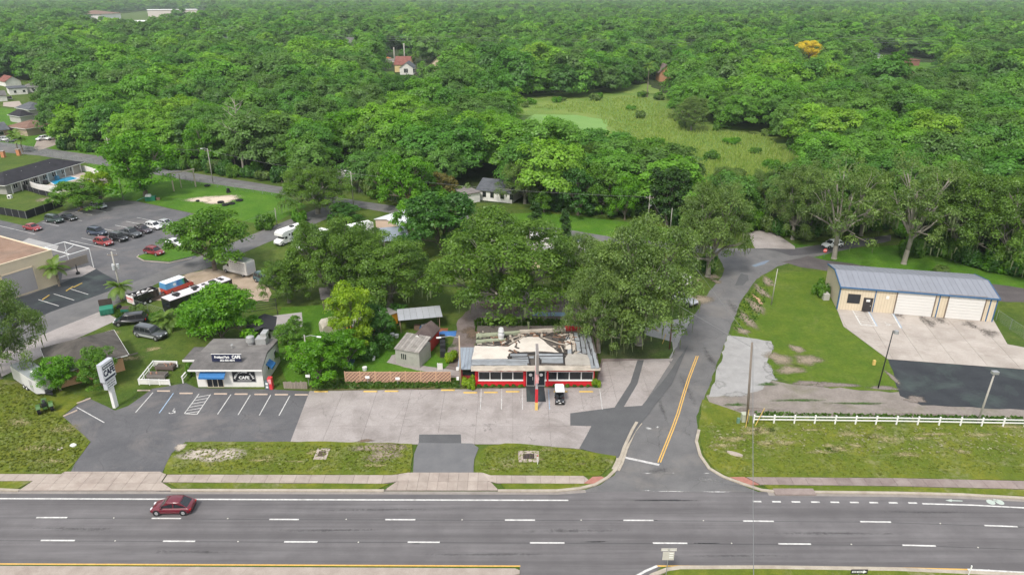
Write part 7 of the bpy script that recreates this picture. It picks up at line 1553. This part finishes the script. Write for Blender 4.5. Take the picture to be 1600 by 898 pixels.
# school field: swings, tyres, green climbing thing
gA,gB=G(272,299),G(306,292); t=thing('swing_frame',(gA.x,gA.y,0),math.atan2((gB-gA).y,(gB-gA).x),'tall pale wooden swing beam frame on the school field','swing frame'); Lw=(gB-gA).length*1.0; hS=HT(272,299,272)
for x in (0,Lw): MB().box(x-.13,x+.13,-.13,.13,0,hS).build('post',M('pale_timber',(.42,.36,.27),.9,.15,2),t)
MB().box(-.4,Lw+.4,-.15,.15,hS+.003,hS+.3).build('beam',MATS['pale_timber'],t); MB().box(Lw*.5-.08,Lw*.5+.08,1.9,2.06,0,hS*.8).build('rear_post',MATS['pale_timber'],t)
for i,(x,y,s,l) in enumerate(((324,291,.9,'black tyre lying alone on the field beyond the sand pit'),(345,317,.9,'black tyre at the lower rim of the sand pit, left of three'),(352,321,.9,'black tyre at the lower rim of the sand pit, frontmost'),(362,319,.95,'black tyre at the lower rim of the sand pit, middle'),(374,314,1,'black tyre at the right rim of the sand pit'),(309,315,.5,'small black rubber block at the left rim of the sand pit'))):
    g=G(x,y); m=MB(); nn=14
    rings=[]
    for k in range(nn+1):
        a=6.2832*k/nn; rings.append([((.75+.22*math.cos(b))*s*math.cos(a),(.75+.22*math.cos(b))*s*math.sin(a),.22+.2*math.sin(b)) for b in [j*math.pi/3 for j in range(6)]])
    m.smooth=True; m.loft(rings,caps=False); o=m.build('field_tyre',TYRE,None,(g.x,g.y,0)); tag(o,l,'tyre')
g=G(357,301); t=thing('tyre_stack',(g.x,g.y,0),0,'upright stack of black tyres at the field fence','tyre stack')
for k in range(3): MB().tube((0,0,k*.4),(0,0,k*.4+.36),.55-.08*k,.55-.08*k,12).build('tyre',TYRE,t)
g=G(236,313); t=thing('play_house',(g.x,g.y,0),.2,'green plastic play climber with white parts beside the parking lot','play set'); GP=M('play_green',(.02,.16,.09),.5)
MB().box(-1.2,1.2,-.8,.8,0,1.1).build('base',GP,t); MB().loft([[(-1.2,-.6,1.101),(-1.2,.6,1.101),(-1.0,.5,1.6),(-1.0,-.5,1.6)],[(.2,-.6,1.101),(.2,.6,1.101),(0,.5,1.6),(0,-.5,1.6)]]).build('roof',WFR,t)
MB().loft([[(-1.2,-.4,.9),(-1.2,.4,.9),(-1.2,.4,1.0),(-1.2,-.4,1.0)],[(-3.4,-.4,0.02),(-3.4,.4,.02),(-3.4,.4,.12),(-3.4,-.4,.12)]]).build('slide',GP,t); MB().box(1.3,2.2,-.3,.3,0,.6).build('step',M('brown_step',(.2,.12,.08),.8),t)
# chain-link fences: posts, rails and a fine net as geometry
def chain(pts,label,h=1.8,step=3.0,net=True):
    g0=G(*pts[0]); t=thing('chain_link_fence',(g0.x,g0.y,0),0,label,'fence'); m=MB(); PG=M('fence_pipe',(.24,.27,.25),.5,metal=.3)
    for a,b in zip(pts,pts[1:]):
        A,B=G(*a),G(*b); r=B-A; n=max(1,int(r.length/step)); q=A-g0
        for k in range(n+1 if b==pts[-1] else n): p=q+r*(k/n); MB().tube((p.x,p.y,0),(p.x,p.y,h+.05),.035,.035,6).build('post',PG,t,fix=False)
        MB().tube((q.x,q.y,h),(q.x+r.x,q.y+r.y,h),.022,.022,5).build('rail',PG,t,fix=False)
        if net:
            nn=int(r.length/.45); d=r/nn if nn else r
            for k in range(nn):
                for s_ in (0,1):
                    p=q+d*k; e=q+d*min(nn,k+3); za,zb=(.05,h-.05) if s_ else (h-.05,.05); m.tube((p.x,p.y,za),(e.x,e.y,zb),.006,.006,3,cap=False)
    if net: o=m.build('wire_net',PG,t,fix=False); o['kind']='stuff'
    return t
chain([(215,261),(300,287),(440,308)],'chain link fence between the school field and the back street')
chain([(440,308),(470,318),(420,346)],'chain link fence turning along the diagonal street by the field')
chain([(0,226),(60,240),(165,262)],'chain link fence along the back street behind the long house')
chain([(1552,500),(1575,470),(1560,458)] if False else [(1556,500),(1600,530)],'chain link fence right of the workshop',1.8)
chain([(560,303),(640,322)],'chain link fence on the far side of the back street before the light green tree',1.3)
chain([(208,480),(232,487),(258,495),(262,505)],'chain link fence behind the black minivan among weeds',1.5)
chain([(290,436),(322,424)],'short wire fence piece between the street and the sandy yard',1.1)
chain([(945,560) if False else (935,522),(1000,528)],'chain link fence under the corner oak behind the diner',1.6)
# gate, small yard clutter
g=G(688,578); t=thing('garden_gate',(g.x,g.y,0),.05,'narrow white gate panel at the end of the garden path','gate'); MB().box(-.35,.35,-.03,.03,.05,1.1).build('panel',WALLW,t); MB().box(-.42,-.35,-.05,.05,0,1.2).build('post',WFR,t)
g=G(692,556); t=thing('stacked_crates',(g.x,g.y,0),.1,'row of dark stacked bins along the yard path behind the diner','bins')
for k in range(4): MB().box(-.4,.4,-.4+k*1.5,.4+k*1.5,0,1.0+.2*(k%2)).build('bin',PLA,t)
BLT=M('blue_tarp',(.06,.17,.42),.6,.15,2)
for x,y,w_,d_,l,mm in ((697,521,1.6,.9,'blue tarp on the ground right of the red shed',BLT),(682,516,1.8,.8,'rust orange scrap pile beside the blue tarp',MATS['rust_clutter']),(846,491,1.5,.7,'pale blue tarp behind the diner under the oak',M('pale_blue_tarp',(.25,.36,.5),.6)),(872,491,1.2,.8,'second pale blue cover right of the tarp behind the diner',MATS['pale_blue_tarp'])):
    g=G(x,y); m=MB(); m.smooth=True; r3=random.Random(int(x)); nx=7
    vs=[((i/6-.5)*2*w_,(j/6-.5)*2*d_,max(0,.35*math.sin(i/6*3.14)*math.sin(j/6*3.14)+r3.uniform(-.06,.08))) for i in range(nx) for j in range(nx)]
    m.add(vs,[(i*nx+j,(i+1)*nx+j,(i+1)*nx+j+1,i*nx+j+1) for i in range(nx-1) for j in range(nx-1)]); tag(m.build('tarp' if 'tarp' in l or 'cover' in l else 'scrap_pile',mm,None,(g.x,g.y,.02)),l,'tarp' if 'scrap' not in l else 'scrap pile')
for x,y,l in ((613,525,'pale tub on the garden grass, left of two'),(620,527,'pale tub on the garden grass, right of two'),(570,578,'white urn near the dark board'),(583,562,'small pale object beside the dark bush row')):
    g=G(x,y); MB().tube((0,0,0),(0,0,.5),.3,.36,10).build('garden_tub',WFR,None,(g.x,g.y,0)); tag(COL.objects[-1],l,'tub')
for x,y,l in ((62,0,''),): pass
g=G(115,697); tag(MB().loft([[(.4*f*math.cos(a),.3*f*math.sin(a),z) for a in [k*.785 for k in range(8)]] for f,z in ((.9,0),(1,.15),(.6,.28))]).build('white_rock',WFR,None,(g.x,g.y,.06)),'small white rock at the edge of the cafe driveway','rock')
g=G(1148,710); m=MB(); m.loft([[(x,-.3*f,0),(x,.3*f,0),(x,.22*f,.18),(x,-.22*f,.18)] for x,f in ((-.9,.3),(-.4,1),(.3,1.1),(.9,.4))]); tag(m.build('broken_slab',SIDEW,None,(g.x,g.y,.07),-.5),'pale broken concrete lump lying in the roadside lawn','rock')
for x,y,l in ((62,236,'orange brick gate pillar left of the long house roof'),(6,250,'orange brick pillar with a dark gate at the left edge')):
    pass
for x,y,l in ((30,243,'orange brick gate pillar behind the left end of the long house'),(6,246,'orange brick pillar at the left edge near the long house')):
    g=G(x,y); t=thing('brick_pillar',(g.x,g.y,0),0,l,'pillar'); MB().box(-.5,.5,-.5,.5,0,2.0).build('shaft',M('orange_brick',(.5,.22,.11),.9,.15,3),t); MB().box(-.6,.6,-.6,.6,2.001,2.15).build('cap',SIDEW,t)
g=G(16,300+10); t=thing('ac_unit',(g.x,g.y,0),0,'white air conditioner unit at the left wall of the long house','air conditioner'); MB().box(-.45,.45,-.4,.4,0,.9).build('case',WFR,t); MB().tube((0,-.42,.45),(0,-.401,.45),.3,.3,12).build('fan_grille',PLA,t)
for k,(x,y,l) in enumerate(((60,292,'dark covered grill on the pool deck, left of two'),(72,288,'dark covered grill on the pool deck, right of two'),(90,281,'blue deck chair beside the pool'))):
    g=G(x,y); m=MB(); m.loft([[(-.5,-.4,0),(.5,-.4,0),(.5,.4,0),(-.5,.4,0)],[(-.55,-.4,.7),(.55,-.4,.7),(.55,.4,.7),(-.55,.4,.7)],[(-.3,-.25,1.2),(.3,-.25,1.2),(.3,.25,1.2),(-.3,.25,1.2)]]); tag(m.build('grill' if k<2 else 'deck_chair',PLA if k<2 else M('deck_blue',(.06,.2,.3),.6),None,(g.x,g.y,.03)),l,'grill' if k<2 else 'deck chair')
g=G(122,428); t=thing('umbrella_base',(g.x,g.y,.02),0,'black pole with a heavy round base beside the pipe canopy','post'); MB().tube((0,0,0),(0,0,.4),.4,.3,12).build('base',PLA,t); MB().tube((0,0,.4),(0,0,1.9),.09).build('post',PLA,t)
g=G(436,285); t=thing('garden_tripod',(g.x,g.y,0),0,'small pale wooden tripod standing in the grass behind the back street','tripod')
for k in range(3): a=k*2.1; MB().tube((.9*math.cos(a),.9*math.sin(a),0),(0,0,2.4),.07).build('leg',MATS['pale_timber'],t)
g=G(213,250+17); 
g=G(838,294); o=MB().loft([[(-2,-1.5,2.5),(2,-1.5,2.5),(2,1.5,2.5),(-2,1.5,2.5)],[(-.1,-.1,3.4),(.1,-.1,3.4),(.1,.1,3.4),(-.1,.1,3.4)]]).build('canopy_cloth',M('sky_blue_cloth',(.12,.38,.62),.6,.1),None,(G(853,300).x,G(853,300).y,1.5)); o.name='canopy_cloth'; tag(o,'light blue pointed canopy top showing among trees right of the bungalow','canopy')
g=G(921,397); t=thing('teal_post',(g.x,g.y,0),0,'teal painted post among the caravans','post'); MB().tube((0,0,0),(0,0,2.6),.14).build('shaft',M('teal_paint',(.04,.35,.30),.5),t)
g=G(1060,470); 
# front lawn tufts and weeds: stuff
def tufts(name,label,px,n,mat,hmin,hmax,z,seed):
    rs=np.random.RandomState(seed); xs=[p[0] for p in px]; ys=[p[1] for p in px]; V=[];val=[]; r=random.Random(seed); c=0
    while c<n:
        x=r.uniform(min(xs),max(xs)); y=r.uniform(min(ys),max(ys))
        if not inpoly(x,y,px): continue
        g=G(x,y); c+=1; hh=r.uniform(hmin,hmax); v=r.uniform(0,1)
        for k in range(2):
            a=r.uniform(0,3.14); w_=r.uniform(.08,.22); dx,dy=w_*math.cos(a),w_*math.sin(a); ox,oy=r.uniform(-.15,.15),r.uniform(-.15,.15)
            V+=[(g.x-dx,g.y-dy,z),(g.x+dx,g.y+dy,z),(g.x+dx*.5+ox,g.y+dy*.5+oy,z+hh),(g.x-dx*.6+ox,g.y-dy*.6+oy,z+hh*.8)]; val.append(v)
    o=link(name,quads_mesh(name,np.array(V),np.array(val),mat)); o['kind']='stuff'; o['label']=label
L_GR=leaf_mat('grass_blades',(.12,.155,.02),(.19,.215,.036),trans=.3); L_WD=leaf_mat('weed_leaves',(.05,.115,.015),(.11,.20,.03)); L_DRY=leaf_mat('dry_blades',(.24,.22,.12),(.42,.39,.27))
ROAD=[(1098,660),(1170,655),(1600,668),(1600,740),(1400,742),(1140,742),(1100,710)]
tufts('grass_tufts','short grass tufts of the roadside lawn',ROAD,2600,L_GR,.03,.08,.07,1)
tufts('dry_tufts','dry straw coloured tufts in the roadside lawn',[(1110,660),(1600,672),(1600,712),(1110,705)],420,L_DRY,.04,.10,.07,2)
tufts('grass_tufts','short grass tufts of the cafe side lawn',[(0,600),(60,605),(95,650),(138,690),(115,722),(96,737),(0,737)],2000,L_GR,.05,.15,.06,3)
tufts('grass_tufts','short grass tufts of the lawn in front of the lots',[(300,694),(640,697),(643,738),(262,738)],1400,L_GR,.05,.12,.10,4)
tufts('grass_tufts','short grass tufts of the lawn before the diner',[(760,700),(830,698),(900,705),(955,716),(945,738),(748,738)],900,L_GR,.05,.12,.10,5)
tufts('weed_clumps','green weeds growing along the planting strip',[(488,594),(718,592),(718,606),(488,608)],1500,L_WD,.1,.35,.05,6)
tufts('weed_clumps','tall green weeds behind the diner',[(742,500),(830,498),(935,505),(935,520),(742,518)],1500,L_WD,.15,.6,.01,7)
tufts('weed_clumps','weeds along the foot of the rail fence',[(1180,644),(1600,652),(1600,662),(1180,656)],1300,L_WD,.08,.3,.02,8)
tufts('weed_clumps','weeds round the parked minivan and dumpsters',[(180,480),(262,497),(258,508),(178,495)],700,L_WD,.15,.5,.0,9)
tufts('weed_clumps','ragged weeds on the bank of the side street',[(1165,460),(1210,430),(1195,470),(1185,500),(1150,520),(1146,500)],260,L_WD,.1,.3,.01,10)
tufts('marsh_reeds','tall pale reeds covering the marsh',[(830,168),(1000,150),(1050,172),(1062,198),(1200,215),(1245,250),(1200,318),(1100,300),(1050,250),(945,195),(935,180)],9000,leaf_mat('reed_blades',(.22,.32,.06),(.36,.43,.12)),.5,1.3,.01,11)
add_haze()
